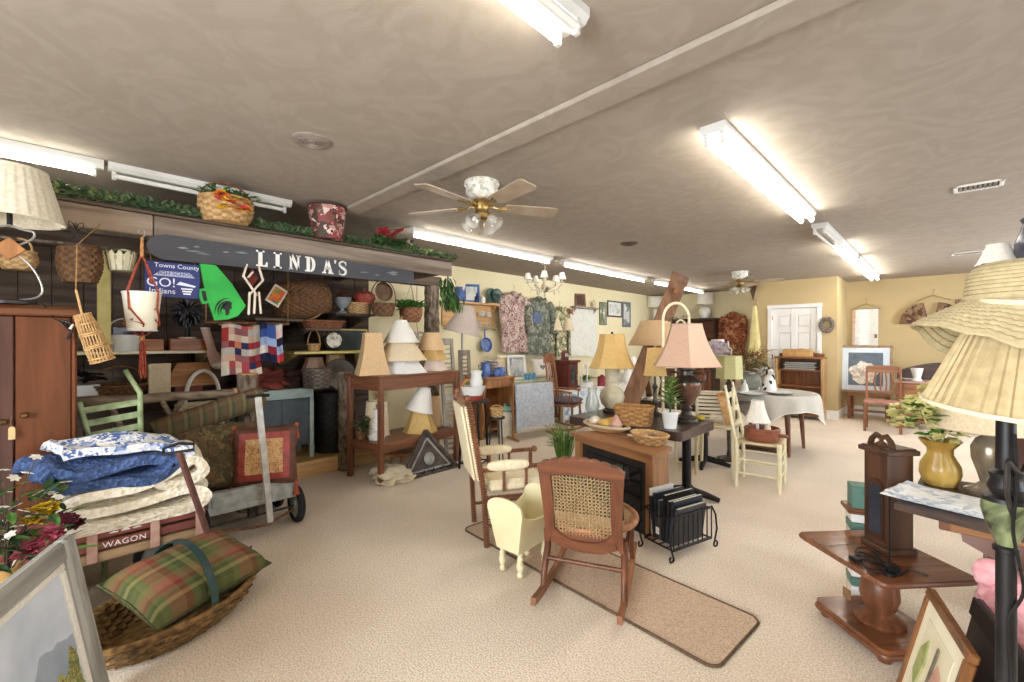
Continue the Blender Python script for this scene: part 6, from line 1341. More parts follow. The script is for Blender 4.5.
t = T('cream_board', 'tall cream painted board leaning on the pale chest', 'board', oc(505, -5.02), 80); part(MB().bx(0, .03, .20, .26, .02, .40, .004, Matrix.Rotation(R(-6), 4, 'X')), 'board', SH_C, t); part(MB().bx(0, .016, .37, .2, .012, .03, .003, Matrix.Rotation(R(-6), 4, 'X')), 'top_rail', CREAM, t)
frame_thing('framed_print', 'grey print in a white frame on the pale chest behind the quilt rack', 'picture', oc(518, -4.9), 72, .34, .40, .04, WHITE, mt('grey engraving', '#b4b6b4', kind='spots', scale=18, dist=.2, cols=['#c4c6c2', '#a4a8a8', '#8c9294', '#d0d0ca'], rough=.6), 8)
t = T('heart_cushion', 'cream cushion with a grey heart on the pale chest', 'cushion', oc(540, -4.95), 0); Mh = tr(.03, 0, .165) @ rot(z=-20) @ rot(y=72) @ rot(z=90)
part(pillow_mb(.32, .32, .10, 16).xf(Mh), 'cover', SH_W, t)
hp_ = [(.055*sin(a)**3*1.0, .05*(13*cos(a)-5*cos(2*a)-2*cos(3*a)-cos(4*a))/16) for a in [2*pi*k/24 for k in range(24)]]
part(MB().prism(hp_, .044, .052, Mh), 'heart', mt('grey felt', '#8c8c88', '#74746f', 'noise', 30, .9), t)
G3 = 'blue candles on the pale chest'; c0 = None
for i, px in enumerate((526, 530, 534)):
    lab = ('left', 'middle', 'right')[i]+' one of three blue candles on the pale chest'; q = oc(px, -4.75)
    if c0 is None: c0 = T('candle', lab, 'candle', q, 0, G3); part(MB().lathe([(0, 0), (.026, 0), (.027, .10), (.015, .106), (0, .104)], 20), 'wax', mt('sky blue wax', '#5aa0cc', '#4488b6', 'noise', 10, .5), c0); part(MB().tube([(0, 0, .10), (0, .002, .12)], .0015, 5), 'wick', BLACK, c0)
    else: copyt(c0, q, 0, lab)
# ---- quilt rack
ra, rb_ = fl(513, 440), fl(553, 434); wv = rb_-ra; t = T('quilt_rack', 'wooden quilt rack draped with the pale grey-blue quilt', 'quilt rack', tuple((ra+rb_)/2), math.degrees(math.atan2(wv.y, wv.x))); Wq = wv.length; zq = wx(530, 384, -4.35).z
for s_ in (-1, 1):
    part(MB().bar((s_*Wq/2, -.15, .015), (s_*Wq/2, .15, .015), .03, .03, .005), 'foot', OAK, t); part(MB().bar((s_*Wq/2, 0, .03), (s_*Wq/2, 0, zq), .035, .02, .004), 'upright', OAK, t)
for z in (zq-.02, zq-.35, .10): part(MB().tube([(-Wq/2, 0, z), (Wq/2, 0, z)], .011, 8), 'rail', OAK, t)
QP = mt('pale blue grey quilting', '#bfc4cc', kind='cells', scale=42, cols=['#c0c5cc', '#b6bcc6', '#c8ccd2', '#adb5c1'], rough=.95, bump=.7)
def qf(u_, v_):
    L = .64; s_ = v_*2-1; x = (u_-.5)*Wq*.94
    if abs(s_) < .06: return (x, -.018*sin(s_/.06*pi/2), zq+.0+.012*cos(s_/.06*pi/2))
    return (x, -(1 if s_ > 0 else -1)*(.02+.05*(abs(s_)-.06)+.01*sin(u_*12)), zq-(abs(s_)-.06)*L)
qo = T('pale_quilt', 'pale grey-blue fringed quilt draped over the wooden quilt rack', 'quilt', t.location, math.degrees(t.rotation_euler.z)); part(MB().sheet(qf, 24, 60, .012), 'cloth', QP, qo)
mb = MB()
for k in range(44):
    x = (k/43-.5)*Wq*.94; mb.tube([(x, -.07, zq-.60), (x+.003, -.08, zq-.66)], .0035, 4)
part(mb, 'fringe', SH_W, qo)
# ---- small rocking chair beyond the rack
p = fl(562, 430); t = T('rocking_chair', 'small brown spindle-back rocking chair beyond the quilt rack', 'rocking chair', (p.x-.02, p.y+.12, 0), -70); RBR = wood('reddish rocker wood', '#a8724c', '#84543a', 'z', .4)
def spindle_rocker(t, W, D, sh, bh, m_):
    for s_ in (-1, 1):
        part(MB().tube([(s_*W/2, -D*.85+D*1.7*k/14, .02+.10*((k-7)/7)**2) for k in range(15)], .016, 8), 'rocker', m_, t)
        part(MB().tube([(s_*W/2, D*.42, .07), (s_*W*.46, D*.38, sh)], [.016, .02], 10), 'front_leg', m_, t); part(MB().tube([(s_*W/2, -D*.42, .07), (s_*W*.44, -D*.38, sh)], [.016, .02], 10), 'rear_leg', m_, t)
        part(MB().tube([(s_*W*.44, -D*.42, sh), (s_*W*.46, -D*.62, bh)], [.018, .014], 10), 'back_post', m_, t)
        part(MB().tube([(s_*W*.46, -D*.5, sh+.22), (s_*W*.55, 0, sh+.22), (s_*W*.52, D*.4, sh+.20)], .017, 8), 'arm', m_, t); part(MB().tube([(s_*W*.48, D*.3, sh), (s_*W*.53, D*.32, sh+.2)], .011, 8), 'arm_post', m_, t)
    for y in (-.4, .4): part(MB().tube([(-W*.48, D*y, .2), (W*.48, D*y, .2)], .010, 8), 'rung', m_, t)
    part(MB().lo(-W/2, W/2, -D/2, D/2, sh-.02, sh+.015, .012), 'seat', m_, t)
    for k in range(6): part(MB().tube([((k-2.5)*W*.14, -D*.42, sh), ((k-2.5)*W*.15, -D*.61, bh-.05)], .008, 7), 'spindle', m_, t)
    part(MB().sheet(lambda u_, v_: ((u_-.5)*W*1.08, -D*.63-.03*sin(u_*pi)+.0, bh-.07+.14*v_*(.8+.3*sin(u_*pi))), 16, 4, .018), 'crest_rail', m_, t)
spindle_rocker(t, .46, .44, .40, 1.12, RBR)
M_ = t.matrix_basis.copy()
solo(pillow_mb(.42, .42, .10, 14), 'seat_cushion', mt('mauve grey cloth', '#7e7078', '#685c64', 'noise', 20, .9), 'mauve-grey cushion on the small spindle-back rocking chair', 'cushion', tuple(Matrix.LocRotScale(t.location, t.rotation_euler, None) @ V((0, .03, .462))), -70)
# ---- long white table with dolls house things
tz = wx(605, 384, -4.75).z; ya, yb = wx(560, 384, -4.6).y, wx(641, 384, -4.6).y
t = T('white_table', 'long white panelled table along the left wall behind the glass vase', 'table', (-4.85, (ya+yb)/2, 0)); cw = yb-ya; WP2 = mt('chalk white paint', '#eceae2', '#dedbd0', 'noise', 6, .6)
part(MB().lo(-.21, .32, -cw/2, cw/2, tz-.035, tz, .006), 'top', WP2, t)
for y in (-cw/2+.05, 0, cw/2-.05):
    for x in (-.16, .27): part(MB().bx(x, y, (tz-.035)/2, .06, .06, tz-.035, .006), 'leg', WP2, t)
part(MB().lo(.255, .285, -cw/2+.08, -.03, .06, tz-.04, .004), 'front_panel', florals('blue flower panel', ['#e6ecf0', '#b8cce0', '#e8eef0', '#8fb0d4', '#eef2f2'], 9), t); part(MB().lo(.255, .285, .03, cw/2-.08, .06, tz-.04, .004), 'front_panel', WP2, t)
o_ = t.location
def ot(px, x=-4.7): return (x, wx(px, 380, x).y, tz)
q = ot(565, -4.85); t = T('curio_cabinet', 'small dark red curio cabinet with a dark glass door on the white table', 'cabinet', q, 12); CR = wood('dark cherry', '#74352c', '#54241e', 'z', .35)
part(MB().lo(-.19, .19, -.22, .22, 0, .04, .006), 'base', CR, t); part(MB().lo(-.17, .16, -.20, .20, .04, .46, .004), 'case', CR, t); part(MB().lo(-.20, .20, -.24, .24, .46, .50, .008), 'cornice', CR, t)
dr = part(MB().lo(.16, .175, -.16, .10, .07, .44, .004), 'door', CR, t); part(MB().lo(.175, .178, -.12, .06, .11, .40, .001), 'glass_pane', mt('dark glass', '#3c4048', '#2c3038', 'noise', 6, .1), dr); part(MB().blob((.18, .13, .22), .015, 2).blob((.18, .13, .17), .015, 2), 'shell_knob', SH_P, t)
vase('mantel_figure', 'small dark red mantel clock on top of the curio cabinet', 'clock', (q[0], q[1]-.02, tz+.50), [(0, 0), (.09, 0), (.09, .03), (.07, .04), (.07, .13), (.04, .17), (0, .18)], CR, 4)
t = bpy.data.objects['mantel_figure']; t.name = 'mantel_clock'; part(MB().lathe([(0, 0), (.04, 0), (.04, .006), (0, .006)], 24, tr(.052, 0, .09) @ rot(y=90)), 'dial', CERW, t)
q = ot(587, -4.65); t = T('arched_planter', 'white arched trellis planter with green leaves on the white table', 'planter', q, 20)
for x in (-.05, .05): part(MB().tube([(x, -.18, 0), (x, -.18, .26)]+[(x, -.18*cos(pi*k/10), .26+.16*sin(pi*k/10)) for k in range(1, 10)]+[(x, .18, .26), (x, .18, 0)], .010, 7), 'arch_frame', WHITE, t)
part(MB().lo(-.07, .07, -.19, .19, 0, .10, .006), 'planter_box', WHITE, t); part(sprigs(MB(), lambda q_: (0, .14*(2*q_-1), .13), 70, .12, .04, .05, 71, 2), 'leaves', [LEAF, LEAFL], t)
vase('red_canister', 'red lidded canister on the white table left of the gold-shaded lamp', 'canister', ot(602, -4.6), [(0, 0), (.085, 0), (.085, .15), (.09, .155), (.09, .17), (.04, .19), (.02, .21), (0, .215)], mt('red tin', '#9a2f36', '#7a2228', 'noise', 8, .35))
vase('white_pitcher', 'white pitcher on the white table right of the gold-shaded lamp', 'pitcher', ot(628, -4.56), [(0, 0), (.08, 0), (.11, .08), (.09, .18), (.07, .24), (.09, .28), (.08, .28), (.06, .24), (0, .2)], CERW, handle=[(0, .07, .25), (0, .15, .22), (0, .15, .12), (0, .10, .08)])
q = ot(620, -4.75); t = T('small_lamp', 'small white glass lamp with white shade on the white table', 'lamp', q); part(MB().lathe([(0, 0), (.07, 0), (.06, .02), (.02, .04), (.05, .10), (.055, .15), (.02, .2), (.015, .26), (0, .26)], 24), 'base', CERW, t); add_shade(t, .28, .07, .12, .17, SH_W)
q = ot(632, -4.75); t = T('small_lamp', 'small white lamp at the far end of the white table', 'lamp', q); part(MB().lathe([(0, 0), (.08, 0), (.05, .03), (.06, .10), (.08, .17), (.03, .24), (.015, .32), (0, .32)], 24), 'base', CERW, t); add_shade(t, .34, .08, .12, .17, SH_W)
# small lamp pair standing on tall pedestal near the dress
for lab, px, py, d in (('slim lamp with a small ivory shade in front of the olive dress', 568, 356, 8.2), ('slim lamp with a small ivory shade just left of the curio cabinet', 556, 352, 7.9)):
    p = dp(px, py, d); t = T('stick_lamp', lab, 'floor lamp', (-5.16, wx(px, 341, -5.16).y, 0)); zz = p.z
    zs = dp(px, 330, d).z; part(MB().lathe([(0, 0), (.07, 0), (.07, .015), (.02, .03), (.012, .06), (.012, zs+.02), (0, zs+.02)], 20), 'stand', IRON, t); add_shade(t, zs, .055, .12, .22, SH_C)
# ---- hutch and lamps at the far end
Y_ = BY-.42; xa, xb = wy(644, 330, Y_).x, wy(714, 330, Y_).x; zt = wy(680, 319, Y_).z; t = T('hutch', 'dark wooden hutch with open shelves against the far wall', 'hutch', ((xa+xb)/2, Y_, 0)); hw = (xb-xa)/2
part(MB().lo(-hw-.03, hw+.03, -.03, .38, zt-.05, zt, .008), 'cornice', DRKX, t); part(MB().lo(-hw, hw, .34, .37, .8, zt-.05, .003), 'back_panel', WALX, t)
for x in (-hw, -hw*.1, hw): part(MB().lo(x-.02, x+.02, 0, .34, .8, zt-.05, .004), 'upright', DRK, t)
for z in (1.15, 1.5): part(MB().lo(-hw+.02, hw-.02, .02, .34, z, z+.025, .003), 'shelf', WALX, t)
part(MB().lo(-hw, hw, -.06, .37, 0, .8, .006), 'base_cabinet', DRK, t)
for k in range(4): part(MB().lo(-hw+.03+k*hw/2, -hw+hw/2-.03+k*hw/2, -.075, -.06, .08, .74, .006), 'cupboard_door', WAL, t)
for px, lab in ((655, 'left white table lamp on the far hutch'), (705, 'right white round-bodied table lamp on the far hutch')):
    q = wy(px, 319, Y_+.12); t = T('table_lamp', lab, 'lamp', (q.x, q.y, zt)); part(MB().lathe([(0, 0), (.08, 0), (.13, .08), (.14, .16), (.10, .25), (.03, .29), (.015, .34), (0, .34)] if px > 700 else [(0, 0), (.07, 0), (.04, .04), (.03, .2), (.05, .25), (.015, .3), (0, .3)], 28), 'base', CERW, t); add_shade(t, .33, .17, .19, .25, SH_W)
for k, (px, z, r, m_) in enumerate(((650, 1.525, .07, CERW), (661, 1.525, .05, BLU), (690, 1.525, .08, GRNG), (702, 1.525, .06, CERW), (655, 1.175, .07, CERW), (698, 1.175, .08, BLU))):
    q = wy(px, 330, Y_+.15); vase('crockery', ('white jar on the upper hutch shelf, far left', 'blue jar on the upper hutch shelf', 'green jar on the upper hutch shelf', 'white jar on the upper hutch shelf, right half', 'white jar on the lower hutch shelf', 'blue jar on the lower hutch shelf')[k], 'jar', (q.x, q.y, z), [(0, 0), (r*.7, 0), (r, r*.8), (r*.8, r*1.8), (r*.5, r*2.2), (r*.6, r*2.5), (0, r*2.5)], m_)
garment('leaf_print_coat', 'rust brown leaf-print coat hanging on the far wall near the second fan', (720, 746, 312, 358), None, F4, 5, True, yconst=BY-.14)
# cloth and dried stems at the closet corner
p = wy(756, 350, CY-.1); t = T('yellow_shawl', 'pale yellow shawl hanging at the corner left of the white door', 'shawl', (p.x-.02, CY-.10, p.z-.1), 0); H_ = wy(756, 306, CY-.1).z-t.location.z
part(MB().grid(lambda u_, v_: ((.11*(1-v_*.75))*cos(u_*6.283)*(1+.15*sin(u_*25)), .035*sin(u_*6.283), H_*v_), 40, 16, True), 'cloth', mt('pale yellow cloth', '#e8dca0', '#d4c484', 'noise', 10, .9), t); part(MB().tube([(0, 0, H_-.02), (0, .0, H_+.05), (0, .1, H_+.06)], .006, 6), 'hook', BRASS, t)
p = wy(753, 300, CY-.06); t = T('dried_stems', 'bundle of dark dried stems hung above the yellow shawl', 'dried flowers', tuple(p)); mb = MB(); random.seed(44)
for k in range(30): mb.tube([(0, 0, 0), (random.uniform(-.06, .06), random.uniform(-.03, .03), .25), (random.uniform(-.07, .10), random.uniform(-.05, .03), .5+random.uniform(-.1, .1))], .005, 4)
part(mb, 'stems', mt('dry stems', '#7a6248'), t); part(ring_mb(.022, .02, .008), 'tie', TWINE, t)
# wall basket right of the door
p = wy(827, 325, CY-.03); t = T('wall_basket', 'small round dried wreath on the wall right of the white door', 'wreath', tuple(p)); part(MB().tube([(.085*cos(a*pi/14), -.02+.008*sin(a*3), .11*sin(a*pi/14)) for a in range(28)], .035, 8, closed=True), 'wreath_ring', WICG, t); part(sprigs(MB(), lambda q_: (.085*cos(6.28*q_), -.04, .11*sin(6.28*q_)), 60, .06, .02, .02, 91, 2), 'dried_leaves', [WICG, SH_P], t)
# ================================================================ CENTRE OF THE ROOM
# ---- runner mat
MATM = mt('brown beige mat pile', '#dac0a6', '#b49a82', 'noise', 150, 1.0, 0, .5, detail=8, lo=.36, hi=.62)
m0, m1, m2, m3 = V(fl(462, 530)), V(fl(717, 673)), V(fl(757, 619)), V(fl(644, 570))
hd = (m1-m0); Lm = hd.length; mz = math.degrees(math.atan2(hd.y, hd.x)); wd_ = (m2-m1).length
t = T('runner_mat', 'long brown-beige runner mat under the cradle and rocker', 'mat', tuple(m0), mz)
def rrect(x0, x1, y0, y1, r, n=6):
    pts = []
    for (cx, cy, a0) in ((x1-r, y0+r, -90), (x1-r, y1-r, 0), (x0+r, y1-r, 90), (x0+r, y0+r, 180)): pts += [(cx+r*cos(R(a0+90*k/n)), cy+r*sin(R(a0+90*k/n))) for k in range(n+1)]
    return pts
part(MB().prism(rrect(.008, Lm-.008, .008, wd_-.008, .05), 0, .010), 'pile', MATM, t); part(MB().tube([(x, y, .008) for x, y in rrect(0.004, Lm-.004, 0.004, wd_-.004, .055)], .007, 6, closed=True), 'edge_binding', mt('dark binding', '#6e5848', '#54432f', 'noise', 60, .9), t)
# ---- Victorian sewing rocker seen from behind
ROCK = wood('rocker walnut', '#7c4a30', '#5a3422', 'z', .35, 12); ROCKX = wood('rocker walnut along', '#804e34', '#5e3826', 'x', .35, 12); PALEW = wood('pale rocker runner', '#a8744e', '#805338', 'y', .4, 12)
t = T('sewing_rocker', 'brown cane-backed folding rocker seen from behind on the mat', 'rocking chair', (-1.46, 2.12, .012), 24)
W2 = .20
for s_ in (-1, 1):
    x = s_*.215
    part(MB().sheet(lambda u_, v_: (x+(v_-.5)*.026, -.40+.80*u_, .014+.15*(u_-.45)**2*1.2+.012), 22, 2, .038), 'rocker', PALEW, t)
    part(MB().tube([(x, -.22, .03), (x, -.20, .12), (x*.98, -.14, .24), (x*.96, -.16, .34)], [.017, .018, .020, .022], 10), 'rear_leg', ROCK, t)
    part(MB().tube([(x, .26, .03), (x*.98, .20, .16), (x*.96, .24, .34)], [.015, .017, .02], 10), 'front_leg', ROCK, t)
    part(MB().sheet(lambda u_, v_: (x*.98+(v_-.5)*.02, -.17+.36*u_, .33-.10*sin(u_*pi)*(1 if u_ < .5 else .6)), 14, 2, .03), 'side_brace', ROCK, t)
part(MB().tube([(-.215, -.17, .185), (.215, -.17, .185)], .012, 10), 'stretcher', ROCK, t); part(MB().tube([(-.20, .22, .16), (.20, .22, .16)], .011, 10), 'stretcher', ROCK, t)
part(MB().lo(-.20, .20, -.20, -.16, .315, .36, .008), 'seat_rail', ROCKX, t)
# round cane seat
CANE = mt('woven cane', '#d2b184', '#9c7a50', 'weave', 60, .7, 0, .5)
part(MB().tube([(.25*cos(a*pi/18), .06+.25*sin(a*pi/18), .372) for a in range(36)], .019, 10, closed=True), 'seat_ring', wood('seat ring oak', '#b07a50', '#8a5a38', 'x', .4), t)
mb = MB()
for k in range(-11, 12):
    h = math.sqrt(max(0, .24**2-(k*.021)**2)); mb.tube([(k*.021, .06-h, .374), (k*.021, .06+h, .374)], .0035, 4).tube([(-h, .06+k*.021, .377), (h, .06+k*.021, .377)], .0035, 4)
part(mb, 'cane_seat', CANE, t)
# back: scalloped crest, stiles, rounded lower rail, cane panel; leans back
Bk = tr(0, -.19, .30) @ rot(x=12)
def bp(x, z, y=0): return Bk @ V((x, y, z))
XZm = Matrix(((1, 0, 0, 0), (0, 0, 1, 0), (0, 1, 0, 0), (0, 0, 0, 1)))
crest = [(-.222, .40), (-.228, .44)]
for k in range(41):
    q = k/40; x = -.215+.43*q; crest.append((x, .446+.046*sin(pi*q)**.8+.008*abs(sin(q*pi*8))))
crest += [(.228, .44), (.222, .40)]
inner = [(.16-.32*k/12, .385+.022*sin(pi*k/12)) for k in range(13)]
part(MB().prism(crest+[(.16, .385)]+inner[1:-1]+[(-.16, .385)], -.014, .014, Bk @ XZm), 'crest_rail', ROCKX, t)
for s_ in (-1, 1): part(MB().prism([(s_*.222, .405), (s_*.16, .395), (s_*.150, .20), (s_*.155, .08), (s_*.19, -.01), (s_*.212, -.01), (s_*.205, .10), (s_*.21, .22)], -.0139, .0139, Bk @ XZm), 'back_stile', ROCK, t)
low = [(-.156, .085), (-.12, .045), (-.06, .022), (0, .016), (.06, .022), (.12, .045), (.156, .085), (.18, .0), (.10, -.035), (0, -.045), (-.10, -.035), (-.18, .0)]
part(MB().prism(low, -.0136, .0136, Bk @ XZm), 'lower_back_rail', ROCKX, t)
mb = MB()
for k in range(-8, 9): x = k*.0185; mb.tube([bp(x, .03+.04*(x/.15)**2), bp(x, .405)], .0017, 4)
for k in range(20): z = .045+k*.0185; mb.tube([bp(-.158 if z > .08 else -.11, z, .004), bp(.158 if z > .08 else .11, z, .004)], .0017, 4)
for k in range(-14, 15):
    for sg in (-1, 1):
        x0, z0 = k*.022, .05; x1, z1 = x0+sg*.34, .39
        if abs(x0) > .15: q = (sg*-.15-x0)/(x1-x0) if x1 != x0 else 0; x0, z0 = (x0+(x1-x0)*q, z0+(z1-z0)*q) if 0 < q < 1 else (x0, z0)
        if abs(x1) > .15: q = (sg*.15-x0)/(x1-x0) if x1 != x0 else 0; x1, z1 = (x0+(x1-x0)*q, z0+(z1-z0)*q) if 0 < q < 1 else (x1, z1)
        if abs(x0) <= .151 and abs(x1) <= .151: mb.tube([bp(x0, z0, .002), bp(x1, z1, .002)], .0014, 4)
part(mb, 'cane_panel', CANE, t)
ck = t
M_ = Matrix.LocRotScale(t.location, t.rotation_euler, None)
q = M_ @ V((0, -.085, .40)); GC = mt('dark green velvet', '#3d4f34', '#2a3824', 'noise', 40, .9)
t = T('green_cushion', 'dark green cushion propped against the cane back of the brown rocker', 'cushion', tuple(q), 24); part(pillow_mb(.40, .33, .085, 16).xf(tr(0, -.006, .165) @ rot(x=90+12)), 'cover', GC, t)
# ---- doll cradle
CRM = mt('cream enamel paint', '#efe6bf', '#e6dbae', 'noise', 5, .4)
c0 = V((-1.86, 1.99, .012)); t = T('doll_cradle', 'cream painted doll cradle on turned legs beside the cane-backed rocker', 'doll cradle', tuple(c0), 4)
zc0, zc1, ze = .145, .385, .46; wb, wt, lb, lt = .085, .135, .155, .185
def cp_(sx, sy, z): q = (z-zc0)/(zc1-zc0); return (sx*(wb+(wt-wb)*q), sy*(lb+(lt-lb)*q), z)
for sy in (-1, 1):
    n = 14; pts = [cp_(-1, sy, zc0), cp_(1, sy, zc0), cp_(1, sy, zc1)]
    for k in range(1, n): a = pi*k/n; x = wt*cos(a); pts.append((x, sy*lt*1.01, zc1+(ze-zc1)*sin(a)**.75))
    pts.append(cp_(-1, sy, zc1)); nrm = V((0, -sy*.014, 0)); m_ = len(pts)
    vs = [V(p) for p in pts]+[V(p)+nrm for p in pts]; fs = [tuple(range(m_)), tuple(range(m_, 2*m_))[::-1]]+[((i+1) % m_, i, m_+i, m_+(i+1) % m_) for i in range(m_)]
    if sy > 0: fs = [f_[::-1] for f_ in fs]
    part(MB().add(vs, fs), 'end_board', CRM, t)
for sx in (-1, 1):
    n = 14; top = []
    for k in range(n+1): q = k/n; y = -lt+2*lt*q; top.append((sx*wt, y*.93, zc1-.055*sin(pi*q)**.7))
    pts = [V(cp_(sx, 1, zc0))*1, V(cp_(sx, -1, zc0))*1]+[V(p) for p in top]
    for p in pts[:2]: p.y *= .93
    nrm = V((-sx*.012, 0, 0)); m_ = len(pts); vs = pts+[p+nrm for p in pts]; fs = [tuple(range(m_))[::-1], tuple(range(m_, 2*m_))]+[(i, (i+1) % m_, m_+(i+1) % m_, m_+i) for i in range(m_)]
    if sx < 0: fs = [f_[::-1] for f_ in fs]
    part(MB().add(vs, fs), 'side_board', CRM, t)
part(MB().lo(-wb+.004, wb-.004, -lb*.95, lb*.95, zc0, zc0+.014, .003), 'bottom', CRM, t)
for sx in (-1, 1):
    for sy in (-1, 1): part(MB().lathe([(0, 0), (.016, 0), (.02, .012), (.012, .028), (.018, .04), (.024, .065), (.016, .095), (.020, .105), (.013, .118), (.018, .135), (.018, .15), (0, .15)], 16, tr(sx*.07, sy*.12, 0)), 'turned_leg', CRM, t)
# ---- bobbin-turned armchair
BOB = wood('bobbin walnut', '#8a5a3e', '#64402a', 'z', .4, 12); UPH = mt('cream upholstery', '#efe2c2', '#e2d2ac', 'noise', 40, .9, 0, .2)
pn, pf = V(fl(486, 545)), V(fl(475, 523)); sv = (pn-pf); fwd = V((-sv.y, sv.x, 0)).normalized(); fwd = fwd if fwd.y > 0 else -fwd
Wc = .44; t = T('bobbin_armchair', 'cream upholstered armchair with bobbin-turned wooden frame left of the cradle', 'armchair', tuple((pn+pf)/2), math.degrees(math.atan2(-fwd.x, fwd.y)))
# local: +y forward, x across; rear legs at y=0
def bob(a, b, r=.016, nm='rail', amp=.3):
    p, rr = twist(a, b, r, None, amp); return part(MB().tube(p, rr, 10), nm, BOB, t)
Dc = .46; sh = .37; bh = 1.0
for s_ in (-1, 1):
    x = s_*Wc/2
    bob((x, 0, 0), (x, -.02, sh), .018, 'rear_leg'); bob((x, -.02, sh), (x, -.13, bh), .019, 'back_post'); part(MB().blob((x, -.135, bh+.012), (.022, .022, .026), 2), 'finial', BOB, t)
    bob((x, Dc, 0), (x, Dc, sh), .018, 'front_leg'); bob((x, Dc, sh), (x, Dc, .53), .015, 'arm_support')
    bob((x, -.055, .52), (x, Dc-.0, .53), .015, 'arm_rail'); part(MB().blob((x, Dc+.03, .532), .026, 2), 'arm_knob', BOB, t)
    for y in (.12, .28): bob((x, y, sh), (x, y, .52), .011, 'arm_spindle')
    part(MB().blob((x, .15, .545), (.034, .15, .036), 3, 0, p=3.2), 'arm_pad', UPH, t)
    bob((x, 0, .33), (x, Dc, .33), .014, 'side_rail'); bob((x, 0, .14), (x, Dc, .14), .012, 'stretcher')
bob((-Wc/2, Dc, .33), (Wc/2, Dc, .33), .014); bob((-Wc/2, Dc, .14), (Wc/2, Dc, .14), .012, 'stretcher'); bob((-Wc/2, -.135, bh-.02), (Wc/2, -.135, bh-.02), .019, 'crest_rail')
part(MB().bx(0, Dc/2, sh+.02, Wc-.03, Dc-.02, .09, .03), 'seat_pad', UPH, t)
part(MB().bx(0, -.085, .70, Wc-.05, .045, .54, .018, rot(x=10)), 'back_pad', UPH, t); part(MB().bx(0, -.12, .70, Wc-.06, .02, .52, .008, rot(x=10)), 'back_cover', UPH, t)
# ---- electric fireplace
FW = wood('fireplace oak', '#a5754c', '#84583a', 'x', .4, 10); FWZ = wood('fireplace oak upright', '#b08052', '#8a5e3c', 'z', .4, 10); SLAT = mt('slate tile', '#8e8a82', '#6f6b64', 'spots', 20, .5, cols=['#8f8b84', '#7b776f', '#99958c', '#85817a'])
a, b = V((-2.29, 3.10, 0)), V((-1.455, 2.87, 0)); wv = b-a; t = T('electric_fireplace', 'oak electric fireplace with a black glass front in the room centre', 'fireplace', tuple((a+b)/2), math.degrees(math.atan2(wv.y, wv.x))); Wf = wv.length; FH = .61; Fd = .28
part(MB().prism([(-Wf/2-.02, -.03), (Wf/2+.02, -.03), (Wf/2+.02, .0), (Wf/2-.08, Fd+.01), (-Wf/2+.08, Fd+.01), (-Wf/2-.02, 0)], FH-.03, FH), 'mantel_top', FW, t)
part(MB().prism([(-Wf/2, 0), (Wf/2, 0), (Wf/2-.10, Fd), (-Wf/2+.10, Fd)], FH-.075, FH-.03), 'frieze', FW, t)
for s_ in (-1, 1): part(MB().prism([(s_*Wf/2, 0), (s_*(Wf/2-.10), Fd), (s_*(Wf/2-.16), Fd), (s_*(Wf/2-.065), .05), (s_*(Wf/2-.065), 0)], 0, FH-.075), 'side_pilaster', FWZ, t)
part(MB().lo(-Wf/2+.065, Wf/2-.065, .03, .05, .0, FH-.075, .002), 'black_surround', BLKW, t); fg = part(MB().lo(-Wf/2+.13, Wf/2-.13, .022, .03, .09, FH-.14, .002), 'glass_front', mt('black fire glass', '#15161a', '#0c0d10', 'noise', 4, .08), t)
part(MB().lo(-Wf/2+.16, Wf/2-.30, .016, .022, .24, .262, .002).lo(Wf/2-.29, Wf/2-.24, .016, .022, .36, .45, .002), 'control_panel', mt('dark grey trim', '#3c3c3e', '#2c2c2e', 'noise', 10, .4), t); part(MB().lo(-Wf/2+.17, Wf/2-.17, .05, Fd, .02, .05, .003), 'hearth_board', BLKW, t)
o_ = t.location
def ft(px, py): q = fl(px, py, FH); return tuple(q)
# grass plant
p = fl(572, 486); t = T('grass_plant', 'grassy green potted plant at the left end of the oak fireplace', 'potted plant', (p.x-.06, p.y-.06, 0)); part(MB().lathe([(0, 0), (.09, 0), (.11, .18), (.10, .18), (.085, .01), (0, .01)], 24), 'pot', WICL, t)
mb = MB(); random.seed(55)
for k in range(120):
    a = random.uniform(0, 6.28); r_ = random.uniform(.06, .22); h = random.uniform(.38, .62); mb.mat(k % 2).tube([(0.03*cos(a), .03*sin(a), .15), (r_*.5*cos(a), r_*.5*sin(a), .15+h*.6), (r_*cos(a), r_*sin(a), h+.05-r_*.3)], [.005, .004, .001], 4)
part(mb, 'grass_blades', [LEAFL, LEAF], t)
# tray of gourds
STR = mt('striped tray rim', '#d8cbb4', kind='plaid', scale=30, cols=[(0, '#d8c8a8'), (0, '#8a5a44'), (0, '#d8c8a8'), (0, '#d2bf9c')], coord='UV', rough=.8)
tc_ = V(ft(606, 430)); t = T('gourd_tray', 'long oval striped woven tray of gourds on the oak fireplace', 'tray', tuple(tc_), -12)
def oval(prof, sx, n=48): return MB().lathe(prof, n).xf(Matrix.Diagonal((sx, 1, 1, 1)))
part(oval([(0, 0), (.09, 0), (.135, .045), (.128, .05), (.088, .012), (0, .012)], 1.8), 'tray_body', WICL, t)
mb = MB(); mb.grid(lambda u_, v_: (1.8*(.132+.010*cos(v_*6.28))*cos(u_*6.283), (.132+.010*cos(v_*6.28))*sin(u_*6.283), .05+.012*sin(v_*6.28)), 64, 8, True, 3, 1); part(mb, 'rim', STR, t)
Mt = Matrix.LocRotScale(t.location, t.rotation_euler, None)
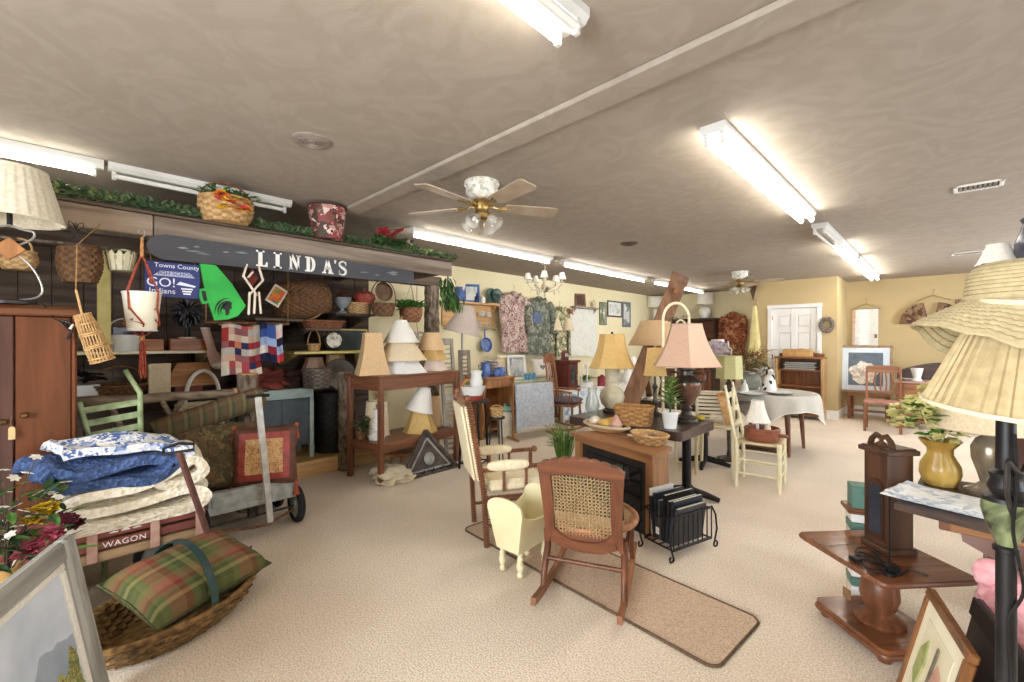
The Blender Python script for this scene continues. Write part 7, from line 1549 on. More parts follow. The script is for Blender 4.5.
GO = {'y': mt('yellow gourd skin', '#dcb86a', '#c8a050', 'noise', 14, .4), 'o': mt('golden squash skin', '#d0a048', '#b88634', 'noise', 14, .4), 'p': mt('pinkish pear skin', '#c8a08e', '#b08472', 'noise', 18, .5), 'w': mt('pale gourd skin', '#e4d8c8', '#d2c4b0', 'noise', 12, .5)}
for lab, loc, rz_, pr, k in (('yellow necked gourd lying at the front of the striped tray', (-.02, -.01, .055), 170, [(0, -.09), (.035, -.075), (.05, -.04), (.045, 0), (.028, .035), (.02, .07), (.012, .09), (0, .095)], 'y'), ('golden curved squash lying across the back of the striped tray', (.07, .04, .085), 20, [(0, -.08), (.025, -.07), (.034, -.03), (.034, .03), (.028, .07), (0, .085)], 'o'), ('pale round gourd at the left end of the striped tray', (-.13, .0, .06), 0, [(0, -.05), (.035, -.04), (.05, 0), (.035, .04), (0, .05)], 'w')):
    g_ = T('gourd', lab, 'gourd', tuple(Mt @ V(loc)), rz_, 'gourds on the fireplace'); part(MB().lathe(pr, 20, rot(y=90)), 'flesh', GO[k], g_); part(MB().tube([(pr[-1][1]-.004, 0, 0), (pr[-1][1]+.015, .004, .006)], .006, 6), 'stem', TWINE, g_)
g_ = T('gourd', 'pinkish cone-shaped gourd standing at the right end of the striped tray', 'gourd', tuple(Mt @ V((.13, -.01, .045))), 0, 'gourds on the fireplace'); part(MB().lathe([(0, 0), (.05, .004), (.056, .03), (.035, .07), (.015, .10), (0, .115)], 20), 'flesh', GO['p'], g_); part(MB().tube([(0, 0, .11), (.003, 0, .125)], .004, 6), 'stem', TWINE, g_)
q = V(ft(651, 444)); t = basket('open_weave_basket', 'shallow open-weave tan basket at the front corner of the oak fireplace', (q.x-.03, q.y+.035, FH), .16, .125, .07, WICL, -16, 0, oval=.72, k=20, rows=4)
for lab, dx in (('pinkish shell ornament in the open-weave tan basket', -.05), ('small violet pine-cone ornament in the open-weave basket', .02)):
    solo(MB().blob((0, 0, .03), (.045, .03, .03), 3, .25, 5, 4), 'shell_ornament', GO['p'] if dx < 0 else mt('violet brown', '#8a7078', '#6a545c', 'noise', 20, .6), lab, 'ornament', (q.x-.03+dx, q.y+.04, FH+.006), 30)
# ---- dark pedestal tables
DT = mt('dark brown laminate', '#4e3c36', '#42322d', 'noise', 8, .35)
def ped_table(label, x0, x1, y0, y1, zt, cols_, m_):
    t = T('pedestal_table', label, 'table', ((x0+x1)/2, (y0+y1)/2, 0)); hx, hy = (x1-x0)/2, (y1-y0)/2
    part(MB().prism(rrect(-hx, hx, -hy, hy, .04), zt-.075, zt), 'top', m_, t)
    for cx, cy in cols_:
        part(MB().lathe([(0, .05), (.045, .05), (.04, .10), (.038, zt-.11), (.08, zt-.076), (0, zt-.076)], 20, tr(cx, cy, 0)), 'pedestal', BLACK, t)
        for k in range(4):
            a = k*pi/2+.25; part(MB().tube([(cx+.03*cos(a), cy+.03*sin(a), .075), (cx+.16*cos(a), cy+.16*sin(a), .05), (cx+.27*cos(a), cy+.27*sin(a), .022)], [.036, .03, .02], 10), 'foot', BLACK, t)
    return t
PZ = .67
ped_table('near dark pedestal table carrying the big urn lamp', -2.62, -1.50, 3.43, 4.16, PZ, [(.41, .10)], DT)
ped_table('farther dark pedestal table behind the urn lamp', -2.75, -1.66, 5.02, 5.80, PZ, [(.26, -.34)], DT)
def pt(px, py, z=PZ): q = fl(px, py, z); return (q.x, q.y, z)
q = pt(634, 424); t = basket('splint_basket', 'honey brown splint basket on the dark pedestal table', q, .165, .145, .155, WIC, 20, 0, oval=.72, sq=5, k=18, rows=8)
q = pt(592, 420); t = vase('hurricane_vase', 'frosted glass hurricane vase left of the cream lamp', 'vase', (q[0]-.05, q[1]+.08, PZ), [(0, 0), (.055, 0), (.05, .015), (.035, .03), (.055, .07), (.068, .12), (.055, .18), (.04, .24), (.042, .29), (.039, .29), (.037, .24), (.051, .18), (.063, .12), (.05, .07), (0, .035)], FROST)
# cream ceramic lamp with gold shade
q = pt(612, 412); t = T('table_lamp', 'round cream ceramic lamp with gold bell shade left of the splint basket', 'lamp', q); zs = dp(612, 368, (V(q)-cam.location).dot(V((-SN, CS, 0)))).z-PZ; ds = (V(q)).dot(V((-SN, CS, 0))); k = ds/FPX
CRK = mt('crackled cream glaze', '#d6cbb0', '#c0b494', 'noise', 7, .25)
part(MB().lathe([(0, 0), (.09, 0), (.095, .02), (.07, .045), (0, .045)], 28), 'foot', mt('dark bronze', '#5a4a38', '#3e3226', 'noise', 14, .4, .6), t)
part(MB().lathe([(0, .045), (.07, .045), (.11, .09), (.128, .155), (.115, .215), (.08, .25), (.065, .262), (.068, .285), (.062, .30), (.070, .32), (.062, .34), (.072, zs-.02), (.06, zs), (0, zs)], 32), 'body', CRK, t); part(MB().tube([(0, 0, zs-.01), (0, 0, zs+.36)], .008, 8), 'stem', BRASS, t)
add_shade(t, zs+.005, 12.5*k, 23*k, 33*k, SH_Y, None, 8, .35); part(MB().lathe([(0, 0), (.008, 0), (.014, .012), (.01, .025), (0, .03)], 14, tr(0, 0, zs+.005+33*k)), 'finial', IRON, t)
# potted plant in white pot
q = pt(672, 429); t = T('potted_plant', 'small spiky green plant in a white pot on the dark pedestal table', 'potted plant', (q[0]-.03, q[1]+.03, PZ)); part(MB().lathe([(0, 0), (.05, 0), (.066, .12), (.07, .125), (.07, .14), (.062, .14), (.058, .12), (.045, .01), (0, .01)], 28), 'pot', CERW, t); part(MB().lathe([(0, .115), (.06, .115), (.06, .12), (0, .12)], 20), 'soil', BARK, t)
mb = MB(); random.seed(66); part(MB().tube([(0, 0, .11), (.005, 0, .22), (0, 0, .30)], .008, 6), 'stem', LEAFD, t)
for k in range(42):
    a = k*2.4; z = .17+.0052*k; mb.mat(k % 2).leaf((0, 0, z), (cos(a), sin(a), .5+.012*k), .15-.0012*k, .032)
part(mb, 'leaves', [LEAF, mt('yellow green leaves', '#9aac5c', '#6c8442', 'noise', 20, .5)], t)
# big urn lamp
q = pt(688, 423); dq = V(q).dot(V((-SN, CS, 0))); k = dq/FPX; t = T('table_lamp', 'large brown urn lamp with rose bell shade on the near pedestal table', 'lamp', (q[0]-.03, q[1]+.03, PZ))
URN = mt('copper brown urn glaze', '#7d5540', '#4e3a32', 'noise', 6, .22, .2); PEW = mt('dark pewter finish', '#5e5650', '#403a36', 'noise', 16, .35, .6)
zs = 57*k
part(MB().lathe([(0, 0), (.10, 0), (.105, .02), (.085, .035), (.09, .05), (.05, .07), (.04, .10), (.055, .13), (.035, .15), (0, .15)], 28), 'foot', PEW, t)
part(MB().lathe([(0, .15), (.035, .15), (.07, .19), (.115, .26), (.132, .33), (.128, .36), (0, .36)], 36), 'urn_body', URN, t); part(MB().lathe([(0, .36), (.133, .36), (.136, .375), (.10, .40), (.06, .425), (.055, .46), (.075, .475), (.07, zs-.0), (0, zs)], 36), 'urn_shoulder', PEW, t)
for s_ in (-1, 1): part(MB().tube([(s_*.12, 0, .36), (s_*.165, 0, .385), (s_*.17, 0, .43), (s_*.13, 0, .45), (s_*.065, 0, .44)], .010, 8), 'handle', PEW, t)
part(MB().tube([(0, 0, zs-.01), (0, 0, zs+.02+41*k)], .008, 8), 'stem', BRASS, t)
add_shade(t, zs, 16*k, 35*k, 42*k, SH_P, mt('rose braid', '#c4a090', '#b08c7c', 'noise', 90, .8), 6, .28)
solo(MB().blob((0, 0, .022), (.05, .035, .022), 3, .25, 4, 2), 'artificial_fruit', mt('lemon yellow', '#d8c24a', '#b8a232', 'noise', 14, .5), 'small yellow-green fruit at the right end of the near pedestal table', 'fruit', tuple(V(pt(704, 421))+V((-.05, .02, 0))))
# slim lamp with cream shade, big tan shade behind, on the tables
q = pt(655, 415); k = V(q).dot(V((-SN, CS, 0)))/FPX; t = T('table_lamp', 'slim dark lamp with small cream panelled shade behind the potted plant', 'lamp', q); part(MB().lathe([(0, 0), (.07, 0), (.072, .015), (.03, .035), (.022, .08), (.035, .12), (.018, .16), (.018, 26*k), (.03, 28*k), (.012, 32*k), (.012, 42*k), (0, 42*k)], 24), 'base', PEW, t); add_shade(t, 40*k, 8.5*k, 12.5*k, 27*k, SH_Y, None, 6, .1)
q = pt(655, 400); k = V(q).dot(V((-SN, CS, 0)))/FPX; t = T('table_lamp', 'tall lamp with wide tan shade half hidden behind the urn lamp', 'lamp', q); part(MB().lathe([(0, 0), (.09, 0), (.09, .02), (.03, .05), (.05, .14), (.07, .24), (.03, .34), (.014, .4), (.014, 62*k), (0, 62*k)], 24), 'base', CRK, t); add_shade(t, 55*k, 14*k, 26*k, 24*k, SH_T, None, 0, .1)
# leaning plank and arched trellis
p = dp(660, 330, 5.45); pt_ = dp(681, 279, 5.75); b0 = V((dp(632, 400, 5.3).x, dp(632, 400, 5.3).y, PZ)); e = V(pt_)-b0; b0 -= e*(PZ/e.z); t = T('wooden_plank', 'tall worn wooden plank leaning above the lamps', 'plank', tuple(b0+V((0, 0, .05)))); e = V(pt_)-b0
part(MB().bar((0, 0, 0), e, .22, .03, .006, (SN, -CS, 0)), 'board', wood('worn orange board', '#9c7252', '#735036', 'z', .7, 8), t); part(MB().bar(e*.955, e*1.0, .235, .045, .008, (SN, -CS, 0)), 'end_cap', wood('worn board cap', '#8e6a54', '#6c4e3c', 'x', .7, 8), t); part(MB().blob(e*.90+V((.02, -.03, 0)), (.03, .03, .04), 2, .2), 'carved_boss', OAK, t)
q = dp(676, 341, 4.72); q.z = 0; k = 4.72/FPX; t = T('arched_trellis', 'white arched wicker trellis rising behind the urn lamp', 'trellis', q, 44.6); h = 1.4+38*k; wv_ = 13*k
part(MB().tube([(-wv_, 0, 0), (-wv_, 0, h-wv_*1.3)]+[(-wv_*cos(pi*j/12), 0, h-wv_*1.3+wv_*1.3*sin(pi*j/12)) for j in range(1, 12)]+[(wv_, 0, h-wv_*1.3), (wv_, 0, 0)], .016, 8), 'outer_arch', CREAM, t)
part(MB().tube([(wv_*.0, .01, 0), (wv_*.0, .01, h-wv_*1.9)]+[(wv_*.38-wv_*.38*cos(pi*j/10), .01, h-wv_*1.9+wv_*.6*sin(pi*j/10)) for j in range(1, 10)]+[(wv_*.76, .01, h-wv_*1.9), (wv_*.76, .01, 0)], .010, 7), 'inner_arch', CREAM, t)
for j in range(6): part(MB().tube([(-wv_, 0, .1+j*h*.14), (wv_, 0, .1+j*h*.14)], .006, 6), 'cross_bar', CREAM, t)
part(sprigs(MB(), lambda q_: (wv_*.4*(2*q_-1), 0, h-wv_*1.5), 26, .10, .02, .05, 95, 1), 'dried_leaves', [WICG], t)
# white shutters, leaning board, stool and little lamp near the white chair
STW = mt('ivory louvre paint', '#e8e2d0', '#dad2bc', 'noise', 8, .5)
sx, sy = fl(716, 486).x, fl(716, 486).y
t = T('cream_stool', 'cream painted stool-table holding the ivory louvred shutter', 'stool', (-1.72, 4.82, 0), 10); part(MB().lo(-.20, .20, -.16, .16, .50, .53, .006), 'top', mt('cream tan paint', '#e0d2b0', '#cdbd98', 'noise', 8, .5), t)
for x in (-.17, .17):
    for y in (-.13, .13): part(MB().tube([(x, y, .5), (x*1.05, y*1.05, 0)], [.02, .015], 10), 'leg', CREAM, t)
part(MB().tube([(.18, -.14, .53), (.175, -.14, .93)], [.016, .014], 10), 'tall_post', CREAM, t)
sto = t
t = T('louvred_shutter', 'ivory louvred shutter standing on the cream stool', 'shutter', (-1.78, 4.80, .53), 30)
for s_ in (-1, 1): part(MB().lo(s_*.13-.012, s_*.13+.012, 0, .03, 0, .34, .003), 'stile', STW, t)
for j in range(8): part(MB().bx(0, .015, .03+.04*j, .24, .034, .008, .002, rot(x=40)), 'slat', STW, t)
part(MB().lo(-.118, .118, .002, .028, .325, .34, .003), 'rail', STW, t)
t = T('leaning_board', 'tan wooden board leaning beside the ivory louvred shutter', 'board', (-1.60, 4.78, .53), 35); part(MB().bx(0, .05, .17, .10, .02, .34, .004, rot(x=-8, y=-14)), 'board', PINE, t); part(MB().bx(-.04, .035, .32, .12, .025, .03, .004, rot(x=-8, y=-14)), 'cap', OAK, t)
q = dp(727, 400, 5.0); t = T('table_lamp', 'lime green drum-shade lamp behind the cream stool', 'lamp', (q.x-.05, q.y+.22, 0)); dq = V(t.location).dot(V((-SN, CS, 0))); k = dq/FPX; zs = 1.4-(378-341)*k
part(MB().lathe([(0, 0), (.13, 0), (.13, .02), (.03, .05), (.02, .12), (.03, .5), (.04, zs-.25), (.07, zs-.16), (.05, zs-.08), (.015, zs-.03), (.012, zs+.1), (0, zs+.1)], 24), 'stand', PEW, t); add_shade(t, zs, 12*k, 13*k, 22*k, mt('pale lime cloth', '#d2cf9c', '#c2be86', 'noise', 90, .9), None, 8)
# little sofa and white shade behind
q = dp(718, 358, 6.3); t = T('side_stand', 'slim wooden stand behind the lime green lamp', 'stand', (q.x, q.y, 0)); part(MB().lo(-.22, .22, -.18, .29, q.z-.03, q.z, .005), 'top', WALX, t); 
for x in (-.18, .18):
    for y in (-.11, .11): part(MB().lo(x-.015, x+.015, y-.015, y+.015, 0, q.z-.03, .003), 'leg', WAL, t)
t = T('toy_sofa', 'miniature white-framed floral sofa behind the urn lamp shade', 'toy sofa', (q.x, q.y-.06, q.z), 30); FSO = florals('mauve floral', ['#b8a8a8', '#9a8a92', '#c8baba', '#8e7e88'], 40)
part(MB().lo(-.17, .17, -.08, .08, .05, .11, .015), 'seat', FSO, t); part(MB().sheet(lambda u_, v_: ((u_-.5)*.36, .08+.01*v_, .10+v_*(.10+.05*sin(u_*pi))), 16, 6, .03), 'back', FSO, t)
for s_ in (-1, 1): part(MB().tube([(s_*.17, -.09, 0), (s_*.18, -.085, .13), (s_*.17, .05, .16), (s_*.17, .09, .24)], .010, 7), 'arm', CERW, t)
for s_ in (-1, 1): part(MB().tube([(s_*.15, .07, 0), (s_*.15, .07, .06)], .010, 7), 'leg', CERW, t)
shade_thing('small white lampshade standing behind the miniature floral sofa', (q.x-.06, q.y+.16, q.z+.005), .085, .12, .26, SH_W)
# ---- cream ladder-back chair with bowl and little lamp
wl, wr = V(fl(741, 482)), V(fl(777, 494)); t = T('ladder_chair', 'cream ladder-back chair with a wooden bowl on its seat', 'chair', (-1.29, 4.76, 0), -82)
Wc = .40; Dc = .36; sh = .43    # local +y is the front; the back is at -y
for s_ in (-1, 1):
    x = s_*Wc/2; part(MB().tube([(x, -Dc/2, 0), (x, -Dc/2, sh), (x*.95, -Dc/2-.10, .97)], [.017, .018, .012], 10), 'back_post', CREAM, t); part(MB().lathe([(0, 0), (.014, 0), (.016, .03), (.021, .12), (.02, .36), (.022, .45), (0, .455)], 16, tr(x*1.05, Dc/2, 0)), 'front_leg', CREAM, t)
    for z in (.14, .27): part(MB().tube([(x, -Dc/2, z), (x*1.05, Dc/2, z)], .009, 8), 'rung', CREAM, t)
for z in (.12, .22, .31): part(MB().tube([(-Wc*.52, Dc/2, z), (Wc*.52, Dc/2, z)], .009, 8), 'rung', CREAM, t)
part(MB().tube([(-Wc/2, -Dc/2, .2), (Wc/2, -Dc/2, .2)], .009, 8), 'rung', CREAM, t)
for k in range(3): z = .55+.14*k; y = -Dc/2-.10*(z-sh)/.54; part(MB().sheet(lambda u_, v_: ((u_-.5)*Wc*.95, y-.015*sin(u_*pi), z+.055*v_), 12, 3, .010), 'ladder_slat', CREAM, t)
part(MB().sheet(lambda u_, v_: ((u_-.5)*Wc*(1+.04*v_), (v_-.5)*Dc, sh-.008*sin(u_*pi)), 20, 20, .02), 'rush_seat', mt('rush seat', '#d8cba4', '#bba97c', 'wave', 30, .8, 0, .3), t)
o_ = t.location
t = T('wooden_bowl', 'reddish wooden bowl on the seat of the cream ladder-back chair', 'bowl', (o_.x+.02, o_.y-.02, sh+.011)); WB = wood('bowl wood', '#9a5c40', '#74402c', 'x', .4)
part(MB().lathe([(0, 0), (.14, 0), (.155, .02), (.155, .12), (.145, .125), (.140, .03), (0, .025)], 36), 'bowl', WB, t); part(MB().lo(.15, .22, -.03, .03, .05, .075, .008), 'handle', WB, t)
t = T('small_lamp', 'little white bell-shaded lamp standing in the reddish wooden bowl', 'lamp', (o_.x-.02, o_.y-.02, sh+.037)); part(MB().lathe([(0, 0), (.04, 0), (.04, .012), (.012, .03), (.014, .10), (.01, .16), (0, .16)], 18), 'base', CERW, t); add_shade(t, .15, .055, .118, .20, SH_W, None, 8, .25)
solo(MB().lathe([(0, 0), (.02, 0), (.022, .05), (.028, .055), (.028, .10), (.02, .13), (0, .135)], 16), 'bottle', SH_C, 'small cream bottle at the right side of the reddish wooden bowl', 'bottle', (o_.x+.08, o_.y-.06, sh+.037))
# ---- magazine rack
t = T('magazine_rack', 'black wrought-iron magazine rack in front of the oak fireplace', 'magazine rack', (-1.30, 2.93, 0), -15); MW, MD, MH = .12, .19, .31
for s_ in (-1, 1):
    for z in (.07, .27): part(MB().tube([(s_*MW, -MD, z), (s_*MW, MD, z)], .006, 6), 'rail', BLACK, t)
    for k in range(9): y = -MD+2*MD*k/8; part(MB().tube([(s_*MW, y, .06), (s_*MW, y, .28)], .0045, 6), 'bar', BLACK, t)
    part(MB().tube([(-MW, s_*MD, .06), (MW, s_*MD, .06)], .006, 6), 'end_rail', BLACK, t)
    part(MB().tube([(-MW, s_*MD, .27), (0, s_*(MD+.0), .24), (MW, s_*MD, .27)], .006, 6), 'end_rail', BLACK, t)
    for s2 in (-1, 1): part(MB().tube([(s2*MW, s_*MD, .28), (s2*(MW+.01), s_*(MD+.03), .22), (s2*(MW+.01), s_*(MD+.045), .12), (s2*(MW+.01), s_*(MD+.02), .04)]+[(s2*(MW+.01), s_*(MD+.03+.02*cos(a)), .03+.02*sin(a)-.01) for a in (2.4, 3.4, 4.4, 5.4, 6.4, 7.4)], .0065, 7), 'scroll_foot', BLACK, t)
for k in range(5): part(MB().tube([(-MW+.06*k, -MD, .06), (-MW+.06*k, MD, .06)], .0045, 6), 'base_bar', BLACK, t)
o_ = t.location; random.seed(12); Mr = Matrix.LocRotScale(t.location, t.rotation_euler, None)
CV = [mt('magazine cover dark', '#2c2c30', '#1e1e22', 'noise', 12, .35), mt('magazine cover blue', '#2a3340', '#1e252e', 'noise', 12, .35), mt('magazine cover grey', '#4a4a4c', '#38383a', 'noise', 12, .35), mt('magazine cover black', '#18181a', '#101012', 'noise', 12, .35)]
PAG = mt('page edges', '#d8d4c8', '#c4c0b2', 'noise', 60, .9)
for k in range(7):
    x = -.078+.025*k; h = (.27, .30, .26, .31, .28, .29, .25)[k]; lean = (-8, -5, -3, 2, 4, 6, 8)[k]
    g_ = T('magazine', 'dark magazine standing in the wrought-iron rack, %s from the left' % ('first', 'second', 'third', 'fourth', 'fifth', 'sixth', 'seventh')[k], 'magazine', tuple(Mr @ V((x, 0, .067))), -15, 'magazines in the iron rack')
    Ml = rot(y=lean); part(MB().lo(-.008, .008, -.14, .14, .002, h-.002, .001).xf(Ml), 'pages', PAG, g_); part(MB().lo(-.0105, -.008, -.143, .143, 0, h, 0).lo(.008, .0105, -.143, .143, 0, h, 0).lo(-.0105, .0105, -.146, -.143, 0, h, 0).xf(Ml), 'cover', CV[k % 4], g_)
g_ = T('white_card', 'white card sheet standing at the left end of the magazine rack', 'card', tuple(Mr @ V((-.112, -.02, .067))), -15); part(MB().lo(-.003, .003, -.11, .13, 0, .31, .001).xf(rot(y=-4)), 'card', CERW, g_); part(MB().lo(-.0032, .0032, -.11, .13, .31, .313, 0).xf(rot(y=-4)), 'edge', PAG, g_)
tg = T('price_tag', 'white price tag tied to the front bar of the magazine rack', 'tag', tuple(Mr @ V((0, -MD-.012, .13))), -15); part(MB().lo(-.014, .014, -.001, .001, 0, .045, .0005), 'paper', CERW, tg); part(MB().tube([(0, 0, .045), (0, .008, .10), (0, .012, .14)], .001, 4), 'string', TWINE, tg)
# ================================================================ RIGHT SIDE AND BACK WALL
# ---- round table with cloth
c = dp(768, 391, 5.75); t = T('round_table', 'round wooden table under a white scalloped cloth near the white door', 'table', (c.x, c.y, 0)); TZ = .735; TR = .54
part(MB().lathe([(0, -.03), (TR-.02, -.03), (TR, -.02), (TR, 0), (0, 0)], 48, tr(0, 0, TZ)), 'top', WALX, t); part(MB().lathe([(TR*.8, -.12), (TR*.83, -.12), (TR*.83, -.03), (TR*.8, -.03)], 40, tr(0, 0, TZ), caps=False, closed=True), 'apron', WAL, t)
for k in range(4):
    a = R(-47+90*k); part(MB().tube([(.40*cos(a), .40*sin(a), TZ-.06), (.43*cos(a), .43*sin(a), .4), (.46*cos(a), .46*sin(a), 0)], [.036, .03, .018], 12), 'leg', WAL, t)
LACE = mt('white lace cloth', '#c9c3b7', '#bcb6a8', 'weave', 90, .95, 0, .3)
def cloth(u_, v_):
    a = u_*2*pi
    if v_ < .55: r = (TR+.012)*v_/.55; return (r*cos(a), r*sin(a), .006)
    q = (v_-.55)/.45; sq = max(abs(cos(a-.9)), abs(sin(a-.9))); drop = .17+.20*(1-(sq-.707)/.293)**1.2 ; fold = .022*sin(14*a)*q
    r = TR+.012+.02*sin(min(1, q*4)*pi/2)+fold+.02*q; return (r*cos(a), r*sin(a), .006-drop*q-(.012*(1-cos(min(1, q*3)*pi))/2))
o = T('tablecloth', 'white lace cloth draped over the round table', 'tablecloth', (c.x, c.y, TZ)); mb = MB().grid(cloth, 112, 26, True); n0 = len(mb.f); mb.grid(lambda u_, v_: (cloth(u_, v_)[0]*.994, cloth(u_, v_)[1]*.994, cloth(u_, v_)[2]-.003), 112, 26, True); mb.f[n0:] = [f_[::-1] for f_ in mb.f[n0:]]
part(mb, 'cloth', LACE, o); part(MB().tube([V(cloth(k/112, 1)) for k in range(112)], .005, 5, closed=True), 'hem', SH_W, o)
PWT = mt('pewter plate', '#8c9090', '#6c7070', 'noise', 12, .35, .4); pl = None
for px, py, lab in ((752, 399, 'left grey plate stack on the white clothed round table'), (781, 398, 'right grey plate stack on the white clothed round table')):
    q = fl(px, py-3, TZ+.01); 
    if pl is None:
        pl = T('plate_stack', lab, 'plates', (q.x-.03, q.y+.06, TZ+.008), 0, 'plates on the round table')
        for k in range(2): part(MB().lathe([(0, 0), (.09, 0), (.15-.015*k, .018), (.147-.015*k, .024), (.09, .007), (0, .007)], 36, tr(0, 0, .012*k)), 'plate', PWT if k == 0 else CERW, pl)
    else: copyt(pl, (q.x-.03, q.y+.06, TZ+.008), 0, lab)
q = fl(757, 391, TZ); t = T('flower_vase', 'clear glass vase of dried flowers and grasses on the round table', 'vase', (q.x-.1, q.y+.1, TZ+.008))
part(MB().lathe([(0, 0), (.08, 0), (.12, .06), (.13, .14), (.09, .20), (.10, .23), (.095, .23), (.084, .20), (.124, .14), (.114, .065), (.07, .012), (0, .012)], 32), 'glass', FROST, t)
mb = sprigs(MB(), lambda q_: (.10*sin(40*q_), .10*cos(31*q_), .20+.28*q_), 170, .20, .018, .06, 81, 3); part(mb, 'dried_flowers', [mt('dry tan grass', '#a8895a', '#7c6440', 'noise', 20, .9), mt('dry rust flower', '#9a5a40', '#6c3c2c', 'noise', 20, .9), LEAF], t)
for k in range(8): a = k*.8; part(MB().tube([(0, 0, .05), (.06*cos(a), .06*sin(a), .3), (.20*cos(a), .2*sin(a), .55+.05*(k % 3))], .004, 5), 'stem', mt('dry tan grass', '#a8895a'), t)
mb = MB()
for k in range(14): flower_mb(mb, (.16*cos(k*2.2), .16*sin(k*2.2), .22+.02*(k % 4)), .05, 6, seed=k+200)
part(mb, 'white_flowers', CERW, t)
# spotted dog figurine: continuous seated body with ears
q = fl(767, 394, TZ); t = T('dog_figurine', 'white china dog figurine with black spots on the round table', 'figurine', (q.x-.06, q.y+.30, TZ+.008), -140); t.scale = (.75, .75, .75)
DAL = mt('spotted china', '#efeeea', kind='spots', scale=16, cols=['#f0efeb', '#efeeea', '#f0efeb', '#22211f', '#eeede9'], rough=.2)
dogb = bpy.data.meshes.new('dog'); 
mb = MB().grid(lambda u_, v_: ((.075*(1-v_)**.5+.045)*cos(u_*6.283)*(1 if v_ < .97 else .2), (.10*(1-v_)**.6+.045)*sin(u_*6.283)*(1 if v_ < .97 else .2)+.05*v_, .30*v_), 24, 16, True)
mb.blob((0, .075, .335), (.052, .075, .055), 3).blob((0, .15, .325), (.028, .045, .028), 2)
for s_ in (-1, 1): mb.tube([(s_*.035, .07, .20), (s_*.04, .095, .10), (s_*.04, .10, .0)], [.03, .022, .024], 10).blob((s_*.04, .115, .012), (.024, .035, .014), 2).blob((s_*.08, -.01, .05), (.035, .08, .055), 2)
part(mb, 'body', DAL, t)
for s_ in (-1, 1): part(MB().blob((s_*.055, .055, .335), (.014, .03, .045), 2), 'ear', BLACK, t); part(MB().blob((s_*.022, .135, .352), (.006, .006, .007), 1), 'eye', BLACK, t)
part(MB().blob((0, .195, .33), (.010, .008, .008), 1), 'nose', BLACK, t); part(MB().tube([(0, -.09, .02), (.05, -.13, .025), (.09, -.10, .03)], [.012, .01, .005], 8), 'tail', DAL, t)
# small white figurine front-left on the table
q = fl(754, 395, TZ); vase('china_bell', 'small white china bell beside the left plate stack', 'figurine', (q.x-.14, q.y+.12, TZ+.008), [(0, 0), (.05, 0), (.042, .05), (.03, .10), (.012, .13), (.014, .16), (0, .165)], CERW)
# wooden rocker runner and shoes' shelf under the table replaced by a low wooden stand
q = fl(765, 452); t = T('wooden_stand', 'low dark wooden stand on the carpet under the round table', 'stand', (q.x-.05, q.y+.10, 0), 10); part(MB().lo(-.26, .26, -.14, .14, 0, .03, .008), 'base_board', DRKX, t); part(MB().lo(-.2, .1, -.08, .08, .03, .07, .006), 'block', WALX, t)
# ---- office chair
q = fl(781, 425); t = T('office_chair', 'black mesh-backed office chair behind the round table', 'office chair', (-2.0, 7.35, 0), 200)
for k in range(5): a = k*2*pi/5; part(MB().tube([(0, 0, .09), (.28*cos(a), .28*sin(a), .07)], [.026, .018], 8).blob((.28*cos(a), .28*sin(a), .03), (.03, .03, .03), 2), 'star_leg', BLACK, t)
part(MB().tube([(0, 0, .08), (0, 0, .44)], .028, 12), 'gas_column', BLACK, t); part(MB().bx(0, .02, .47, .48, .46, .08, .035), 'seat', BLACK, t)
bm_ = MB().tube([(.20*cos(a*pi/16), -.24-.03*cos(a*pi/8), .80+.26*sin(a*pi/16)) for a in range(32)], .018, 8, closed=True); part(bm_, 'back_frame', BLACK, t)
mb = MB()
for k in range(-8, 9): x = k*.022; h = .25*math.sqrt(max(0, 1-(x/.2)**2)); mb.tube([(x, -.25, .80-h), (x, -.25, .80+h)], .003, 4)
for k in range(-10, 11): z = k*.023; h = .2*math.sqrt(max(0, 1-(z/.26)**2)); mb.tube([(-h, -.252, .80+z), (h, -.252, .80+z)], .003, 4)
part(mb, 'mesh_back', mt('black mesh', '#3a3e42', '#2a2d30', 'noise', 20, .6), t); part(MB().tube([(0, -.05, .44), (0, -.2, .46), (0, -.24, .56)], .02, 8), 'back_stem', BLACK, t)
# ---- oak bookcase
xa, xb = wy(776, 400, 9.25).x, wy(822, 400, 9.25).x; hw = (xb-xa)/2; t = T('bookcase', 'oak bookcase with arched top standing before the white door', 'bookcase', ((xa+xb)/2, 9.25, 0)); zt = wy(800, 357, 9.25).z; BK = wood('bookcase oak', '#9a6238', '#74462a', 'z', .4); BKX = wood('bookcase oak along', '#a06a3e', '#784a2c', 'x', .4)
for s_ in (-1, 1): part(MB().lo(s_*hw-.02, s_*hw+.02, 0, .28, 0, zt, .004), 'side_panel', wood('bookcase light side', '#c29a68', '#a27a4c', 'z', .4), t)
part(MB().lo(-hw+.02, hw-.02, .26, .28, .05, zt, .003), 'back_panel', BK, t)
for z in (.07, .33, .57, .86): part(MB().lo(-hw+.02, hw-.02, .01, .26, z, z+.025, .003), 'shelf', BKX, t)
part(MB().prism([(-hw, 0)]+[(-hw+2*hw*k/16, .04+.09*sin(pi*k/16)**2+.02*abs(cos(pi*k/8))) for k in range(17)]+[(hw, 0)], .24, .265, tr(0, 0, zt) @ Matrix(((1, 0, 0, 0), (0, 0, 1, 0), (0, 1, 0, 0), (0, 0, 0, 1)))), 'arched_crest', BKX, t); part(MB().lo(-hw-.03, hw+.03, -.02, .28, zt-.03, zt, .006), 'top', BKX, t)
